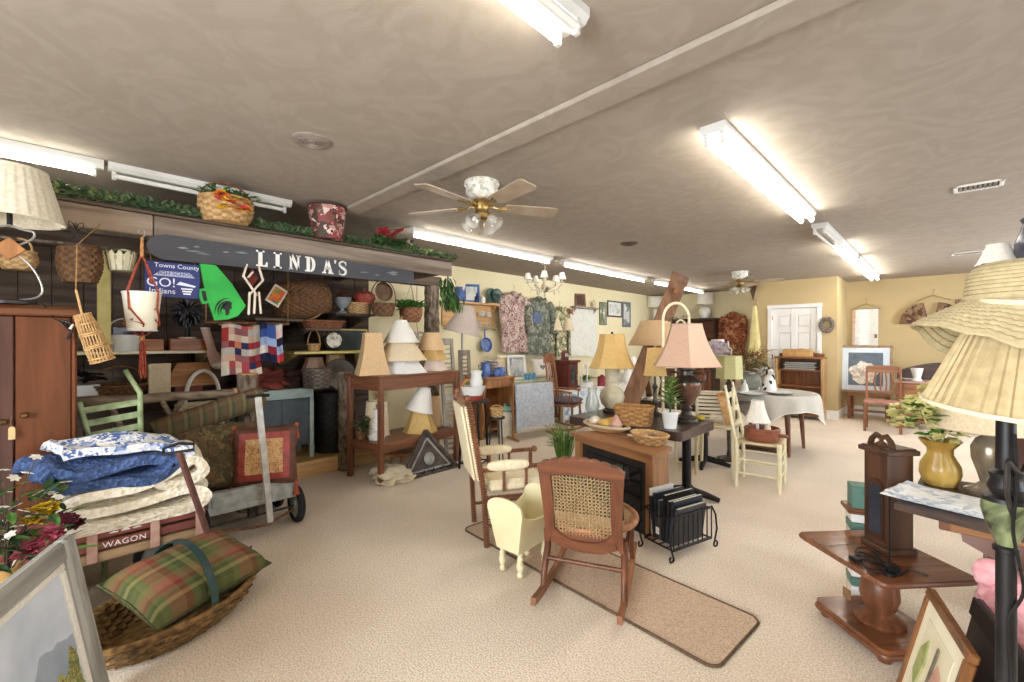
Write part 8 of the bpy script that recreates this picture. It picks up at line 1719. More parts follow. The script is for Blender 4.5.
o_ = t.location; q = wy(797, 352, 9.3); t = T('wooden_box', 'tan wooden box on top of the oak bookcase', 'box', (q.x, 9.36, zt)); part(MB().lo(-.22, .22, -.1, .1, 0, .14, .008), 'box', mt('tan wood box', '#d0a468', '#b48a50', 'noise', 8, .5), t); part(MB().lo(-.225, .225, -.105, .105, .10, .104, .001), 'lid_line', OAK, t)
for k in range(4): t = T('ledger', 'dark flat ledger in the stack on the upper bookcase shelf, %s from the bottom' % ('first', 'second', 'third', 'fourth')[k], 'book', (o_.x+.02*(k % 2), 9.38, .885+.035*k), 3*(k % 2), 'ledgers in the oak bookcase'); part(MB().lo(-.24, .24, -.10, .11, .003, .027, .001), 'pages', PAG, t); part(MB().lo(-.25, .25, -.12, .12, 0, .003, 0).lo(-.25, .25, -.12, .12, .027, .030, 0).lo(-.25, .25, .117, .12, .003, .027, 0), 'cover', CV[k], t)
# ---- lace towel and coats on the back wall
Yb = BY-.03
a, b = wy(852, 347, Yb), wy(881, 347, Yb); H_ = wy(866, 309, Yb).z-a.z; W_ = b.x-a.x; t = T('lace_runner', 'white lace runner hanging from a wire hanger on the back wall', 'table runner', ((a.x+b.x)/2, Yb-.006, a.z-.35)); H_ += .35
part(MB().sheet(lambda u_, v_: ((u_-.5)*W_*.82, -.012*sin(u_*8), H_*v_-(0 if v_ < .98 else .004)), 24, 24, .006), 'cloth', mt('white lace', '#eeeee8', '#dededa', 'cells', 40, .9, 0, .3, cols=['#efefe9', '#e6e6e0', '#f2f2ee']), t); part(MB().sheet(lambda u_, v_: (-W_*.47+.05*W_*v_+.05*W_*(u_-.5)*2, -.004, H_*(.2+.8*v_)), 6, 12, .006), 'ribbon', mt('faded pink ribbon', '#d8b8a4', '#c4a48e', 'noise', 20, .8), t)
part(MB().tube([(-W_*.5, .0, H_), (0, 0, H_+.10), (W_*.5, 0, H_), (-W_*.5, 0, H_)], .006, 6).tube([(0, 0, H_+.10), (0, .0, H_+.16), (.02, 0, H_+.19), (.0, .0, H_+.21), (-.025, .0, H_+.19)], .004, 5), 'wire_hanger', BRASS, t); part(MB().bx(W_*.33, -.018, H_*.52, .04, .006, .07, .002), 'price_tag', mt('rose card', '#a86a5a', '#8e5648', 'noise', 20, .8), t)
FANM = mt('brown printed pleats', '#8a6a50', kind='spots', scale=18, dist=.15, cols=['#8e6e54', '#6a4c3a', '#a88a6a', '#5a4032', '#96785c'], rough=.8)
t = T('folding_fans', 'pair of brown pleated half-round fans on a hanger on the back wall', 'wall fans', tuple(wy(933, 318, Yb-.03))); o_ = t.location
for s_, px, py in ((-1, 912, 321), (1, 955, 313)):
    c_ = wy(928 if s_ < 0 else 934, 321, Yb-.05)-o_; r_ = .38
    def fanf(u_, v_, s_=s_): a = R(100+82*u_) if s_ < 0 else R(80-72*u_); q = (.05+.95*v_)*r_; return (c_.x+q*cos(a), -.02*(int(u_*30+.5) % 2)*v_, c_.z-.02+q*sin(a)*.92)
    part(MB().sheet(fanf, 30, 6, .006), 'fan_leaf', FANM, t)
    a0 = V(fanf(0, 1)); a1 = V(fanf(1, 1)); part(MB().tube([V(fanf(1, 0)), a1], .012, 6).tube([V(fanf(0, 0)), a0], .012, 6), 'guard_stick', WAL, t)
q = wy(933, 294, Yb)-o_; part(MB().tube([(-.22, 0, q.z-.12), (0, 0, q.z-.02), (.22, 0, q.z-.12)], .007, 6).tube([(0, 0, q.z-.02), (0, 0, q.z+.04), (.02, 0, q.z+.07), (-.01, .0, q.z+.085)], .004, 5), 'hanger', BRASS, t)
a = wy(966, 318, Yb); frame_thing('framed_picture', 'small square red-centred picture on the back wall by the straw hat', 'picture', (a.x, Yb+.0, a.z), 0, .26, .32, .05, mt('brown wood frame', '#8a6c4c', '#6a5036', 'noise', 12, .5), florals('red flower print', ['#a84a3c', '#c8a890', '#7e3028', '#d8c8b4'], 14), 0)
# ---- big framed print on a bench
xa, xb = wy(839, 370, 10.1), wy(893, 370, 10.1); bz = wy(865, 393, 10.1).z; W_ = xb.x-xa.x; H_ = wy(865, 345, 10.1).z-bz
bt = T('low_bench', 'brown wooden bench under the big framed print', 'bench', ((xa.x+xb.x)/2+.05, 10.1, 0)); hw = W_/2-.08
part(MB().lo(-hw, hw, -.18, .22, bz-.05, bz, .006), 'seat', BKX, bt)
for x in (-hw+.04, hw-.04):
    for y in (-.14, .18): part(MB().bx(x, y, (bz-.05)/2, .05, .05, bz-.05, .004), 'leg', BK, bt)
part(MB().lo(-hw+.06, hw-.06, -.15, -.13, .14, .18, .003), 'stretcher', BKX, bt)
ft_ = frame_thing('framed_print', 'large framed print of white flowers in a dark mount standing on the bench', 'picture', ((xa.x+xb.x)/2, 10.08, bz), 0, W_, H_, .045, mt('gilt brown frame', '#a48a64', '#84694a', 'noise', 12, .4), mt('slate print ground', '#6a7684', '#56626e', 'noise', 6, .5), 6, mt('pale blue mount', '#dce4ee', '#d0d9e4', 'noise', 6, .6), .03, .09)
FL_ = mt('white print flowers', '#e0d8cc', kind='spots', scale=20, dist=.2, cols=['#e4ddd2', '#cfc4b8', '#d8b8a8', '#f0ebe2', '#b8a898'], rough=.6)
pts = [(-.02+.20*cos(a)*(1+.15*sin(5*a)), H_*.42+.20*sin(a)*(1+.12*cos(7*a))) for a in [2*pi*k/28 for k in range(28)]]
part(MB().prism(pts, -.005, .001, Matrix.Rotation(R(-6), 4, 'X') @ tr(0, .003, 0) @ Matrix(((1, 0, 0, 0), (0, 0, 1, 0), (0, 1, 0, 0), (0, 0, 0, 1)))), 'printed_flowers', FL_, ft_)
# ---- oak chair and desk at the back
t = T('dining_chair', 'brown wooden chair with pierced splat in front of the big framed print', 'chair', (-.70, 8.95, 0), 183); Wc, Dc, sh, bh = .42, .40, .45, .98
for s_ in (-1, 1):
    part(MB().bar((s_*Wc/2, -Dc/2, 0), (s_*Wc/2, -Dc/2, sh), .038, .038, .004).bar((s_*Wc/2, -Dc/2, sh), (s_*Wc*.49, -Dc/2-.08, bh), .038, .03, .004), 'rear_post', BK, t); part(MB().bar((s_*Wc/2, Dc/2, 0), (s_*Wc/2, Dc/2, sh-.02), .038, .038, .004), 'front_leg', BK, t); part(MB().bar((s_*Wc/2, -Dc/2, .18), (s_*Wc/2, Dc/2, .18), .02, .03, .003), 'stretcher', BK, t)
part(MB().lo(-Wc/2-.02, Wc/2+.02, -Dc/2+.01, Dc/2+.03, sh-.02, sh+.02, .01), 'seat', mt('mauve seat cloth', '#b08070', '#9a6a5c', 'noise', 20, .9), t)
part(MB().sheet(lambda u_, v_: ((u_-.5)*Wc*1.0, -Dc/2-.075-.008*v_, bh-.09+.10*v_+.02*sin(u_*pi)*v_), 12, 3, .02), 'crest_rail', BKX, t); part(MB().bar((-Wc/2, -Dc/2-.03, sh+.14), (Wc/2, -Dc/2-.03, sh+.14), .02, .05, .003, (0, 1, 0)), 'lower_rail', BKX, t)
for x in (-.09, -.03, .03, .09): part(MB().tube([(x, -Dc/2-.03, sh+.14), (x*1.3, -Dc/2-.05, sh+.28), (x, -Dc/2-.07, bh-.08)], .012, 7), 'splat_bar', BK, t)
yD = 9.35; xa = wy(893, 385, yD).x; t = T('writing_desk', 'brown desk with a dark arched back on the right before the back wall', 'desk', (xa, yD, 0)); dz = wy(905, 381, yD).z
part(MB().lo(0, 1.25, 0, .55, dz-.035, dz, .008), 'top', mt('pinkish desk top', '#b89684', '#a48270', 'noise', 8, .4), t); part(MB().lo(.05, 1.2, .04, .07, dz-.22, dz-.035, .004), 'drawer_front', BKX, t)
for x in (.06, 1.19):
    for y in (.06, .49): part(MB().bx(x, y, (dz-.035)/2, .06, .06, dz-.035, .006), 'leg', BK, t)
part(MB().lo(.05, .5, .06, .5, .1, dz-.22, .004), 'pedestal_cabinet', BKX, t)
ab = [(0, 0), (1.2, 0)]+[(1.2-1.2*k/20, .12+.17*sin(pi*k/20)**.8) for k in range(21)]
part(MB().prism(ab, .50, .54, tr(.02, 0, dz) @ Matrix(((1, 0, 0, 0), (0, 0, 1, 0), (0, 1, 0, 0), (0, 0, 0, 1)))), 'arched_back', DRKX, t)
q = wy(917, 379, yD+.2); vase('white_cup', 'white flared cup standing on the brown desk', 'cup', (q.x, yD+.22, dz), [(0, 0), (.06, 0), (.06, .02), (.045, .04), (.08, .20), (.072, .20), (.04, .05), (0, .05)], CERW)
t = T('trinket_dish', 'small grey dish left of the white cup on the brown desk', 'dish', (q.x-.14, yD+.15, dz)); part(MB().lathe([(0, 0), (.05, 0), (.09, .03), (.085, .035), (.05, .01), (0, .01)], 28), 'dish', GALV, t)
# ================================================================ RIGHT FOREGROUND
# ---- square pedestal coffee table
WT = wood('coffee table walnut', '#8a5636', '#623a22', 'x', .22, 10); tcx, tcy = -.225, 2.72; TA = 48.7
t = T('coffee_table', 'low square walnut pedestal table holding the tall clock case', 'coffee table', (tcx, tcy, 0), TA); CH = .39
top = rrect(-.22, .22, -.25, .25, .03); part(MB().prism(top, CH-.012, CH).prism(rrect(-.212, .212, -.242, .242, .028), CH-.03, CH-.012), 'top', WT, t); part(MB().tube([(x, y, CH-.012) for x, y in rrect(-.218, .218, -.248, .248, .03)], .011, 8, closed=True), 'moulded_edge', WALX, t)
part(MB().lathe([(0, .07), (.095, .07), (.10, .085), (.07, .10), (.05, .115), (.062, .14), (.078, .19), (.072, .25), (.05, .30), (.045, .33), (.075, .345), (.08, .36), (0, .36)], 32), 'turned_pedestal', WAL, t)
part(MB().prism(rrect(-.17, .17, -.20, .20, .03), .025, .07), 'base', WT, t); part(MB().tube([(x, y, .04) for x, y in rrect(-.168, .168, -.198, .198, .03)], .012, 8, closed=True), 'base_moulding', WALX, t)
for x in (-.13, .13):
    for y in (-.16, .16): part(MB().lathe([(0, 0), (.025, 0), (.03, .02), (0, .03)], 14, tr(x, y, 0)), 'foot', WAL, t)
Mc = Matrix.LocRotScale(t.location, t.rotation_euler, None)
q = fl(846, 563, CH); lq = Mc.inverted() @ q; lq.x = -.232; p = Mc @ lq
tg = T('price_tag', 'brown square price tag hanging on a string from the coffee table edge', 'tag', (p.x, p.y, CH-.16), TA); part(MB().lo(-.001, .001, -.022, .022, 0, .045, .0005), 'card', mt('brown card', '#8a6a48', '#6e5236', 'noise', 20, .8), tg); part(MB().tube([(0, 0, .045), (.0, 0, .12), (.004, 0, .152)], .0012, 4), 'string', TWINE, tg)
# ---- tall clock case
fc = fl(888, 556, CH); cw, cd, chh = .13, .13, .50; ang = TA
t = T('clock_case', 'tall dark brown clock case with a scrolled pediment on the coffee table', 'clock case', (fc.x, fc.y, CH), ang)   # local x: right face, local y: left face
CK = wood('dark clock wood', '#5a3d2c', '#3e2a1f', 'z', .35, 12)
part(MB().lo(0, cw, 0, cd, .03, chh-.03, .003), 'case', CK, t); part(MB().lo(-.012, cw+.012, -.012, cd+.012, 0, .03, .005), 'base', CK, t); part(MB().lo(-.018, cw+.018, -.018, cd+.018, chh-.03, chh-.006, .004).lo(-.008, cw+.008, -.008, cd+.008, chh-.006, chh, .002), 'cornice', CK, t)
arc_ = [(.02, .06), (cd-.02, .06), (cd-.02, .30)]+[(cd/2+(cd/2-.02)*cos(pi*k/10), .30+.05*sin(pi*k/10)) for k in range(1, 10)]+[(.02, .30)]
LFm = Matrix(((0, 0, -1, 0), (1, 0, 0, 0), (0, 1, 0, 0), (0, 0, 0, 1)))
dr = part(MB().prism(arc_, 0, .005, LFm), 'arched_door', wood('clock door', '#4a3022', '#33211a', 'z', .3, 12), t); part(MB().prism([(cd/2+(a-cd/2)*.72, .19+(b-.19)*.82) for a, b in arc_], .005, .0065, LFm), 'door_glass', mt('dark glass', '#3c4048'), dr)
for s_, nm in ((0, 1), (1, -1)):
    yb_ = .005 if s_ == 0 else cd-.005
    part(MB().tube([(.03, yb_, chh), (.03, yb_+nm*.01, chh+.03), (.03, yb_+nm*.035, chh+.055), (.03, yb_+nm*.05, chh+.05), (.03, yb_+nm*.045, chh+.035)], [.013, .013, .012, .010, .007], 8), 'scroll', CK, t)
part(MB().lathe([(0, 0), (.012, 0), (.016, .012), (.008, .025), (.010, .035), (0, .045)], 12, tr(.03, cd/2, chh)), 'finial', CK, t); part(MB().prism([(.02, 0), (cd-.02, 0), (cd/2, .03)], -.036, -.024, tr(0, 0, chh) @ LFm), 'gable', CK, t)
# cables
random.seed(31); mb = MB()
for k in range(4):
    cx, cy, r_ = -.17+.05*k*.6, -.13+.03*k, .045+.01*(k % 2); mb.tube([(cx+r_*cos(a*.55)*(1+.2*sin(a)), cy+r_*1.3*sin(a*.55), CH+.006+.010*abs(sin(a*.8+k))) for a in range(14)], .0035, 6)
mb.tube([(-.17, -.13, CH+.005), (-.10, -.20, CH+.005), (-.02, -.16, CH+.006), (.02, -.21, CH+.005)], .0035, 6)
t = T('power_cord', 'tangled black power cord and adapter on the coffee table before the clock case', 'cord', (0, 0, 0)); mb.xf(tr(tcx, tcy, 0) @ rot(z=TA)); cpt = tr(tcx, tcy, 0) @ rot(z=TA); t.location = (tcx, tcy, CH); inv = tr(-tcx, -tcy, -CH); mb.xf(inv); part(mb, 'cord', BLACK, t)
part(MB().bx(-.10, -.17, .018, .05, .035, .03, .006).xf(rot(z=TA)), 'adapter', BLACK, t); part(MB().bx(-.185, -.07, .012, .03, .05, .02, .004).xf(rot(z=TA)), 'plug', BLACK, t)
t = T('metal_rod', 'thin black metal rod standing at the front of the clock case', 'rod', tuple(fl(889, 577, CH)+V((0, .02, 0)))); part(MB().tube([(0, 0, .0), (0, .004, .34)], .004, 8), 'rod', BLACK, t); part(MB().lathe([(0, 0), (.022, 0), (.022, .012), (0, .014)], 16), 'foot', BLACK, t)
# teal striped stand behind the clock
q = fl(858, 548); t = T('striped_stand', 'narrow green and white striped stand behind the clock case', 'stand', (-.345, 3.12, 0), 20)
for k in range(9): part(MB().lo(-.05, .05, -.06, .06, .05*k, .05*k+.046, .004), 'stripe_block', mt('stand green', '#64877a', '#4e6e62', 'noise', 10, .5) if k % 2 else CERW, t)
part(MB().lo(-.07, .07, -.08, .08, .45, .475, .006), 'shelf', WALX, t); part(MB().lo(-.045, .045, -.05, .05, .475, .60, .004), 'upper_block', mt('stand green', '#4c7a66'), t)
# ---- side table with papers, vase and lamp
SZ_ = .74; t = T('side_table', 'dark-topped side table with a drop leaf at the right edge', 'table', (.45, 2.6, 0)); ox, oy = .45, 2.6
poly = [(-.15, 2.36), (.13, 2.285), (1.0, 2.06), (1.05, 2.95), (-.085, 2.97), (-.10, 2.62)]
part(MB().prism([(a-ox, b-oy) for a, b in poly], SZ_-.022, SZ_), 'top', DRKX, t)
part(MB().lo(-.47, .45, -.16, -.14, SZ_-.09, SZ_-.022, .004).lo(-.47, -.45, -.14, .30, SZ_-.09, SZ_-.022, .004), 'apron', WALX, t); part(MB().lo(-.44, -.12, -.175, -.16, SZ_-.085, SZ_-.03, .005), 'drawer_front', OAKX, t)
lf = [(-.43, SZ_-.022), (.3, SZ_-.022), (.3, .46), (.1, .44), (-.1, .46), (-.28, .50), (-.40, .56)]
part(MB().prism(lf, -.02, 0, Matrix(((1, 0, 0, 0), (0, 0, 1, 0), (0, 1, 0, 0), (0, 0, 0, 1))) @ tr(0, 0, .06)), 'drop_leaf', mt('mauve brown veneer', '#a5857a', '#8e7066', 'noise', 8, .35), t)
part(MB().lathe([(0, .1), (.06, .1), (.08, .2), (.05, .4), (.06, SZ_-.09), (0, SZ_-.09)], 24, tr(.2, .05, 0)), 'pedestal', WAL, t)
for k in range(3): a = k*2.09+.3; part(MB().tube([(.2, .05, .14), (.2+.18*cos(a), .05+.18*sin(a), .10), (.2+.3*cos(a), .05+.3*sin(a), .02)], [.04, .03, .02], 10), 'foot', WAL, t)
random.seed(17); PAP = mt('printed newsprint', '#dcdcd6', kind='cells', scale=38, cols=['#e6e6e2', '#dcdcd8', '#b8bcc4', '#e8e8e4', '#c8ccd0', '#e4e2dc'], rough=.8)
for k in range(4):
    t = T('newspaper', ('bottom', 'second', 'third', 'top')[k]+' sheet of the newspaper pile on the dark side table', 'newspaper', (-.02+.01*k, 2.52-.01*k, SZ_+.001+.007*k), (-14, -10, -18, -12)[k], 'newspapers on the side table')
    part(MB().sheet(lambda u_, v_: ((u_-.5)*.32, (v_-.5)*.22, .004+.02*max(0, .2-u_)*(k+1)*.7), 12, 4, .003), 'sheet', PAP, t); part(MB().sheet(lambda u_, v_: ((u_-.5)*.31, (v_-.5)*.21, .0068+.02*max(0, .2-u_)*(k+1)*.7), 12, 4, .0015), 'folded_sheet', PAP, t)
GOLD = mt('gold lustre vase', '#cba95a', '#a5823c', 'noise', 7, .28, 0)
t = T('gold_vase', 'gold fluted vase holding green and yellow hydrangeas on the side table', 'vase', (-.02, 2.83, SZ_)); part(MB().lathe([(0, 0), (.055, 0), (.06, .012), (.072, .05), (.07, .09), (.045, .14), (.045, .165), (.075, .205), (.07, .205), (.04, .165), (.04, .14), (0, .05)], 40, fn=lambda a, z: 1+.035*cos(9*a)), 'body', GOLD, t)
mb = sprigs(MB(), lambda q_: (.08*sin(37*q_)-.02, .08*cos(29*q_), .22+.14*q_), 56, .09, .06, .05, 91, 2); part(mb, 'leaves', [mt('fresh leaves', '#7fae4a', '#548a34', 'noise', 18, .55), LEAF], t)
YG = mt('lime hydrangea', '#e2dc9c', '#cec67c', 'noise', 30, .7); random.seed(23)
for i, (x, y, z) in enumerate(((-.13, -.03, .30), (-.06, -.10, .36), (-.02, .05, .40), (.03, -.11, .27), (.0, .10, .31))):
    mb = MB()
    for k in range(44): d = V((random.gauss(0, 1), random.gauss(0, 1), random.gauss(0, .8)+.3)).normalized(); flower_mb(mb, V((x, y, z))+d*.056, .026, 4, seed=k+i*50)
    mb.tube([(0, 0, .17), (x*.6, y*.6, .25), (x, y, z)], .004, 5); part(mb, 'hydrangea_head', YG, t)
SLV = mt('champagne silver', '#b8aa96', '#8e806c', 'noise', 8, .25, .55)
t = T('table_lamp', 'silvery urn lamp with wide cream shade on the side table behind the tall floor lamp', 'lamp', (.135, 2.80, SZ_)); part(MB().lathe([(0, 0), (.08, 0), (.08, .015), (.055, .025), (.03, .05), (.04, .09), (.058, .15), (.06, .20), (.045, .235), (.025, .25), (.03, .265), (.014, .28), (.012, .36), (0, .36)], 32), 'base', SLV, t); add_shade(t, .285, .10, .20, .20, SH_C, None, 0, 0)
t = T('leafy_plant', 'dark leafy plant in a small pot behind the silvery lamp', 'plant', (.36, 2.80, SZ_)); part(MB().lathe([(0, 0), (.05, 0), (.06, .10), (.05, .10), (.045, .01), (0, .01)], 20), 'pot', WICD, t); part(sprigs(MB(), lambda q_: (0, 0, .10+.16*q_), 80, .12, .05, .05, 98, 2), 'leaves', [LEAF, LEAFD], t)
# ---- tall red-brown cabinet at the far right with shade and vase
t = T('tall_cabinet', 'tall red-brown cabinet behind the straw hat at the right edge', 'cabinet', (.15, 3.25, 0)); tcz = 1.4+77*2.22/FPX
part(MB().lo(0, .9, 0, .42, .08, tcz-.04, .006), 'body', MAH, t); part(MB().lo(-.03, .93, -.03, .45, tcz-.04, tcz, .01), 'cornice', MAHX, t); part(MB().lo(.02, .88, .02, .4, 0, .08, .006), 'plinth', MAH, t)
for a, b in ((.03, .44), (.46, .87)): dr = part(MB().lo(a, b, -.018, 0, .12, tcz-.08, .006), 'door', MAH, t); part(MB().lathe([(0, 0), (.01, 0), (.015, .02), (0, .025)], 14, tr(.41 if a < .4 else .49, -.018, .9) @ rot(x=90)), 'knob', BRASS, dr)
shade_thing('white lampshade on top of the tall red-brown cabinet above the straw hat', (.19, 3.37, tcz+.006), .04, .08, .10, SH_W)
t = vase('dark_vase', 'dark blue-grey pear-shaped vase on the tall red-brown cabinet', 'vase', (.30, 3.33, tcz), [(0, 0), (.04, 0), (.06, .05), (.057, .10), (.04, .15), (.03, .19), (.04, .21), (.02, .23), (.02, .26), (0, .262)], mt('mottled blue grey glaze', '#5a5a66', '#3a3a44', 'noise', 9, .25))
# ---- leaning botanical print and black board
hd = V((.24, -.97, 0)).normalized(); ap = V((-.05, 2.23, .5)); rc = V((.048, 1.834, .5)); W_ = (rc-ap).length; lean = 13; H_ = .51
bl = ap-V((.97, .24, 0))*(H_*sin(R(lean))); bl.z = 0; ctr = bl+hd*(W_/2)
BOT = mt('botanical print', '#e2dabd', '#d6cca9', 'noise', 8, .7); FRW = wood('chestnut frame', '#8a5a34', '#64401f', 'z', .35, 12)
t = frame_thing('botanical_print', 'wood-framed botanical print leaning at the bottom right', 'picture', tuple(ctr), math.degrees(math.atan2(hd.y, hd.x)), W_, H_, .03, FRW, BOT, lean, mt('ivory mount', '#eee6cc', '#e4dabc', 'noise', 8, .7), .028, .05)
XZf = Matrix.Rotation(R(-lean), 4, 'X') @ tr(0, .004, 0) @ Matrix(((1, 0, 0, 0), (0, 0, 1, 0), (0, 1, 0, 0), (0, 0, 0, 1)))
for pts, cl in (([(-.07, .20), (-.04, .30), (-.06, .38), (-.10, .33), (-.11, .24)], mt('print green', '#a8ac6e', '#90965a', 'noise', 20, .7)), ([(.0, .14), (.015, .14), (.03, .40), (.015, .40)], mt('print brown', '#8a7a6a', '#6e6052', 'noise', 20, .7)), ([(.03, .22), (.08, .26), (.09, .34), (.05, .36), (.03, .30)], mt('print rose', '#c49a86', '#ac8270', 'noise', 20, .7)), ([(-.04, .12), (.02, .10), (.04, .16), (-.01, .19)], mt('print brown', '#8a7a6a'))): part(MB().prism(pts, -.003, .001, XZf), 'printed_plant', cl, t)
b0 = ctr+V((.97, .24, 0))*.10+hd*.13; t = T('black_board', 'black framed board leaning behind the botanical print', 'board', tuple(b0), math.degrees(math.atan2(hd.y, hd.x))); Ml = Matrix.Rotation(R(-11), 4, 'X')
part(MB().lo(-.2, .24, 0, .02, 0, .56, .004).xf(Ml), 'panel', BLKW, t); part(MB().lo(-.2, .24, -.008, 0, .50, .56, .003).xf(Ml), 'top_rail', BLACK, t)
# ---- pink plush
PNK = mt('pink plush', '#eeb8bc', '#dc989e', 'noise', 40, 1.0, 0, .8, detail=8); px_, py_ = .19, 2.31
t = T('plush_toy', 'pink fluffy plush toy sitting on the floor at the right edge', 'plush toy', (px_, py_, .02), 35)
mb = MB().blob((0, 0, .21), (.15, .13, .22), 4, .10, 9, 1).blob((0, -.02, .46), (.13, .12, .125), 4, .10, 9, 2)
for s_ in (-1, 1): mb.tube([(s_*.12, -.03, .32), (s_*.19, -.10, .24), (s_*.19, -.16, .17)], [.06, .06, .055], 12).blob((s_*.19, -.17, .16), .06, 3, .1, 9, 3).tube([(s_*.08, -.05, .08), (s_*.13, -.2, .07)], [.075, .07], 12).blob((s_*.135, -.22, .08), .08, 3, .1, 9, 4)
for v_ in mb.v: v_ += V((noise.noise(v_*60), noise.noise(v_*60+V((5, 0, 0))), noise.noise(v_*60+V((0, 5, 0)))))*.008
part(mb, 'body', PNK, t)
for s_ in (-1, 1): part(MB().blob((s_*.10, 0, .575), (.05, .03, .05), 3, .08, 9, 5), 'ear', PNK, t); part(MB().blob((s_*.04, -.135, .48), (.010, .006, .011), 2), 'eye', BLACK, t)
part(MB().blob((0, -.145, .44), (.035, .02, .025), 2), 'muzzle', CERW, t); part(MB().blob((0, -.165, .448), (.010, .006, .008), 1), 'nose', BLACK, t)
part(MB().tube([(.11*cos(a*pi/12), .10*sin(a*pi/12)-.01, .35) for a in range(24)], .016, 8, closed=True).blob((-.10, -.10, .33), (.05, .03, .04), 2), 'red_ribbon', mt('red satin ribbon', '#b83a48', '#902a36', 'noise', 20, .5), t)
# ---- black floor lamp with marbled globe, pleated shade and straw hat
lx = dp(1006, 500, .80); t = T('floor_lamp', 'black floor lamp with marbled green globe and pleated shade wearing the straw hat', 'floor lamp', (lx.x, lx.y, 0)); kz = .80/FPX
zz = lambda py: EYE+(341-py)*kz
part(MB().lathe([(0, 0), (.13, 0), (.13, .012), (.10, .03), (.04, .045), (.026, .07), (0, .07)], 36), 'base', BLACK, t)
part(MB().lathe([(0, .06), (.016, .06), (.0145, .5), (.0135, zz(552)), (.0175, zz(551)), (.0175, zz(547)), (.014, zz(545)), (0, zz(545))], 28), 'pole', BLACK, t)
MARB = mt('marbled green onyx', '#8a9468', '#2c3024', 'noise', 9, .12, 0, 0, detail=8, dist=2.5, lo=.36, hi=.66)
part(MB().lathe([(0, zz(546)), (.012, zz(546)), (.016, zz(541)), (.026, zz(526)), (.033, zz(510)), (.032, zz(501)), (0, zz(500))], 32), 'marble_globe', MARB, t)
part(MB().lathe([(0, zz(501)), (.0325, zz(501)), (.031, zz(497)), (.021, zz(493)), (.025, zz(487)), (.020, zz(479)), (.023, zz(473)), (.014, zz(469)), (.013, zz(420)), (0, zz(420))], 32), 'turned_neck', BLACK, t)
part(MB().tube([(0, 0, zz(425)), (0, 0, zz(290))], .006, 8), 'stem', BRASS, t); part(MB().lathe([(0, 0), (.016, 0), (.016, .05), (0, .05)], 14, tr(0, 0, zz(420))), 'socket', BRASS, t); part(MB().blob((0, 0, zz(375)), (.022, .022, .038), 2), 'bulb', CERW, t)
# metal scroll and cord
FR = V((SN, -CS, 0)); RT = V((CS, SN, 0))     # towards the viewer, towards the photo's right
def lp3(px, py, f): return RT*((px-1006)*.8/FPX/1.5)+FR*f+V((0, 0, zz(py)))
part(MB().tube(sm([lp3(990, 512, .03), lp3(980, 490, .03), lp3(980, 470, .03), lp3(986, 458, .025), lp3(1000, 468, .03), lp3(1024, 452, .02)]), .004, 7), 'scroll_arm', IRON, t)
part(MB().tube(sm([lp3(1004, 432, .016), lp3(994, 480, .03), lp3(983, 512, .036), lp3(990, 532, .03), lp3(1012, 566, .017), lp3(1017, 590, .015), lp3(994, 612, .018), lp3(994, 640, .018), lp3(998, 700, .018), (0, -.02, .2), (0, -.03, .08)]), .0028, 6), 'cord', BLACK, t)
PLS = mt('ivory pleated cloth', '#b9a67e', '#aa976f', 'noise', 60, .9, 0, .1)
sh_ = part(shade_mb(.052, .112, zz(303)-zz(408), 0, 0, 40, .06), 'lampshade', PLS, t); sh_.location.z = zz(408); sh_.rotation_euler = (R(4), R(6), 0)
part(ring_mb(.114, 0, .0045), 'rim', mt('ivory braid', '#e4d8ba', '#d2c39e', 'noise', 90, .8), sh_); part(ring_mb(.053, zz(303)-zz(408), .005), 'rim', mt('ivory braid', '#e4d8ba'), sh_)
sp = MB()
for k in range(3): sp.tube([(0, 0, zz(303)-zz(408)-.01), (.05*cos(2.1*k), .05*sin(2.1*k), zz(303)-zz(408)-.004)], .002, 5)
part(sp, 'spider_fitting', STEEL, sh_)
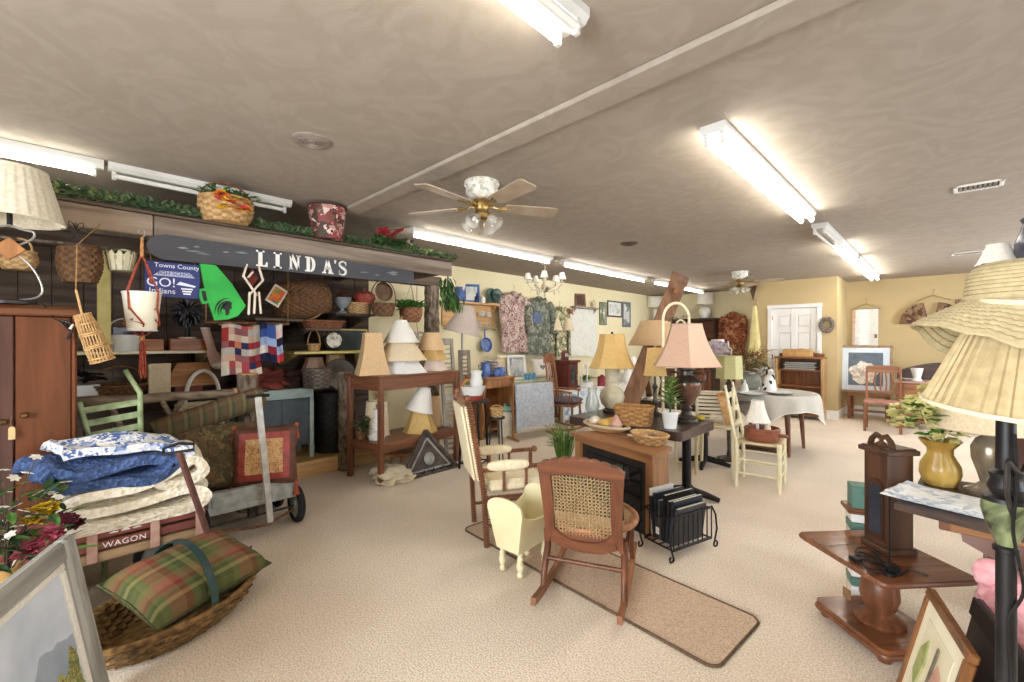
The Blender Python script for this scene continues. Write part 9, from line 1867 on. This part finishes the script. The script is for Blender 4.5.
# straw hat: a crown and a drooping brim in woven rounds
STRAW = mt('pale straw braid', '#b9ab85', '#ac9c76', 'noise', 90, .8, 0, .1)
hx = dp(1034, 310, .80); hz = EYE+(341-306)*kz
t = T('straw_hat', 'wide-brimmed pale straw sun hat sitting on the pleated lampshade', 'hat', (hx.x-.006, hx.y-.004, hz))
ang0 = math.atan2(-hx.y, -hx.x)
KEY = [(-180, -.07), (-135, -.092), (-95, -.040), (-70, -.033), (-45, -.0375), (-20, -.055), (0, -.077), (30, -.09), (80, -.09), (140, -.075), (180, -.07)]
def rimz(a):
    d = (math.degrees(a-ang0)+180) % 360-180
    for (x0, z0), (x1, z1) in zip(KEY[:-1], KEY[1:]):
        if x0 <= d <= x1: q = (d-x0)/(x1-x0); q = q*q*(3-2*q); return z0+(z1-z0)*q
    return KEY[0][1]
def brim(off):
    def g(u_, v_):
        a = u_*2*pi; r = .081+.076*v_; z = .012-.006*v_+rimz(a)*v_**1.15; rip = .0019*abs(sin(pi*v_*9))+.0008*sin(a*70+pi*int(v_*9)); return (r*cos(a), r*sin(a), z-off+(rip if off == 0 else -rip))
    return g
mb = MB().grid(brim(0), 240, 54, True); n0 = len(mb.f); mb.grid(brim(.004), 240, 54, True); mb.f[n0:] = [f_[::-1] for f_ in mb.f[n0:]]
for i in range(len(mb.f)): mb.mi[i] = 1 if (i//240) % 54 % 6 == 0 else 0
STRD = mt('straw groove shade', '#927f56', '#847148', 'noise', 90, .9)  # shade between the braid rows, painted in as a darker straw
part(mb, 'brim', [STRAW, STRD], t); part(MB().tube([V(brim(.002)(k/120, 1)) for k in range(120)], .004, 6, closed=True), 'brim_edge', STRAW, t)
def crown(off):
    def g(u_, v_):
        a = u_*2*pi; v2 = v_*1.0; r = (.083-.006*v2)*(1-max(0, (v2-.5)/.5)**2.4)+1e-4; z = .012+.066*min(1, v2/.8)**.85+.008*max(0, (v2-.6)/.4)
        rip = (1+.020*abs(sin(pi*v_*11))+.006*sin(a*64+pi*int(v_*11))); return ((r-off)*rip*cos(a) if r > off else 0, (r-off)*rip*sin(a) if r > off else 0, z-off)
    return g
mb = MB().grid(crown(0), 220, 66, True)
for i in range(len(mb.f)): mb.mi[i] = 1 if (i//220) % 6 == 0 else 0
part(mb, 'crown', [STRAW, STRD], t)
part(MB().tube([(.0845*cos(a*pi/30), .0845*sin(a*pi/30), .015) for a in range(60)], .004, 6, closed=True), 'crown_band', STRAW, t)
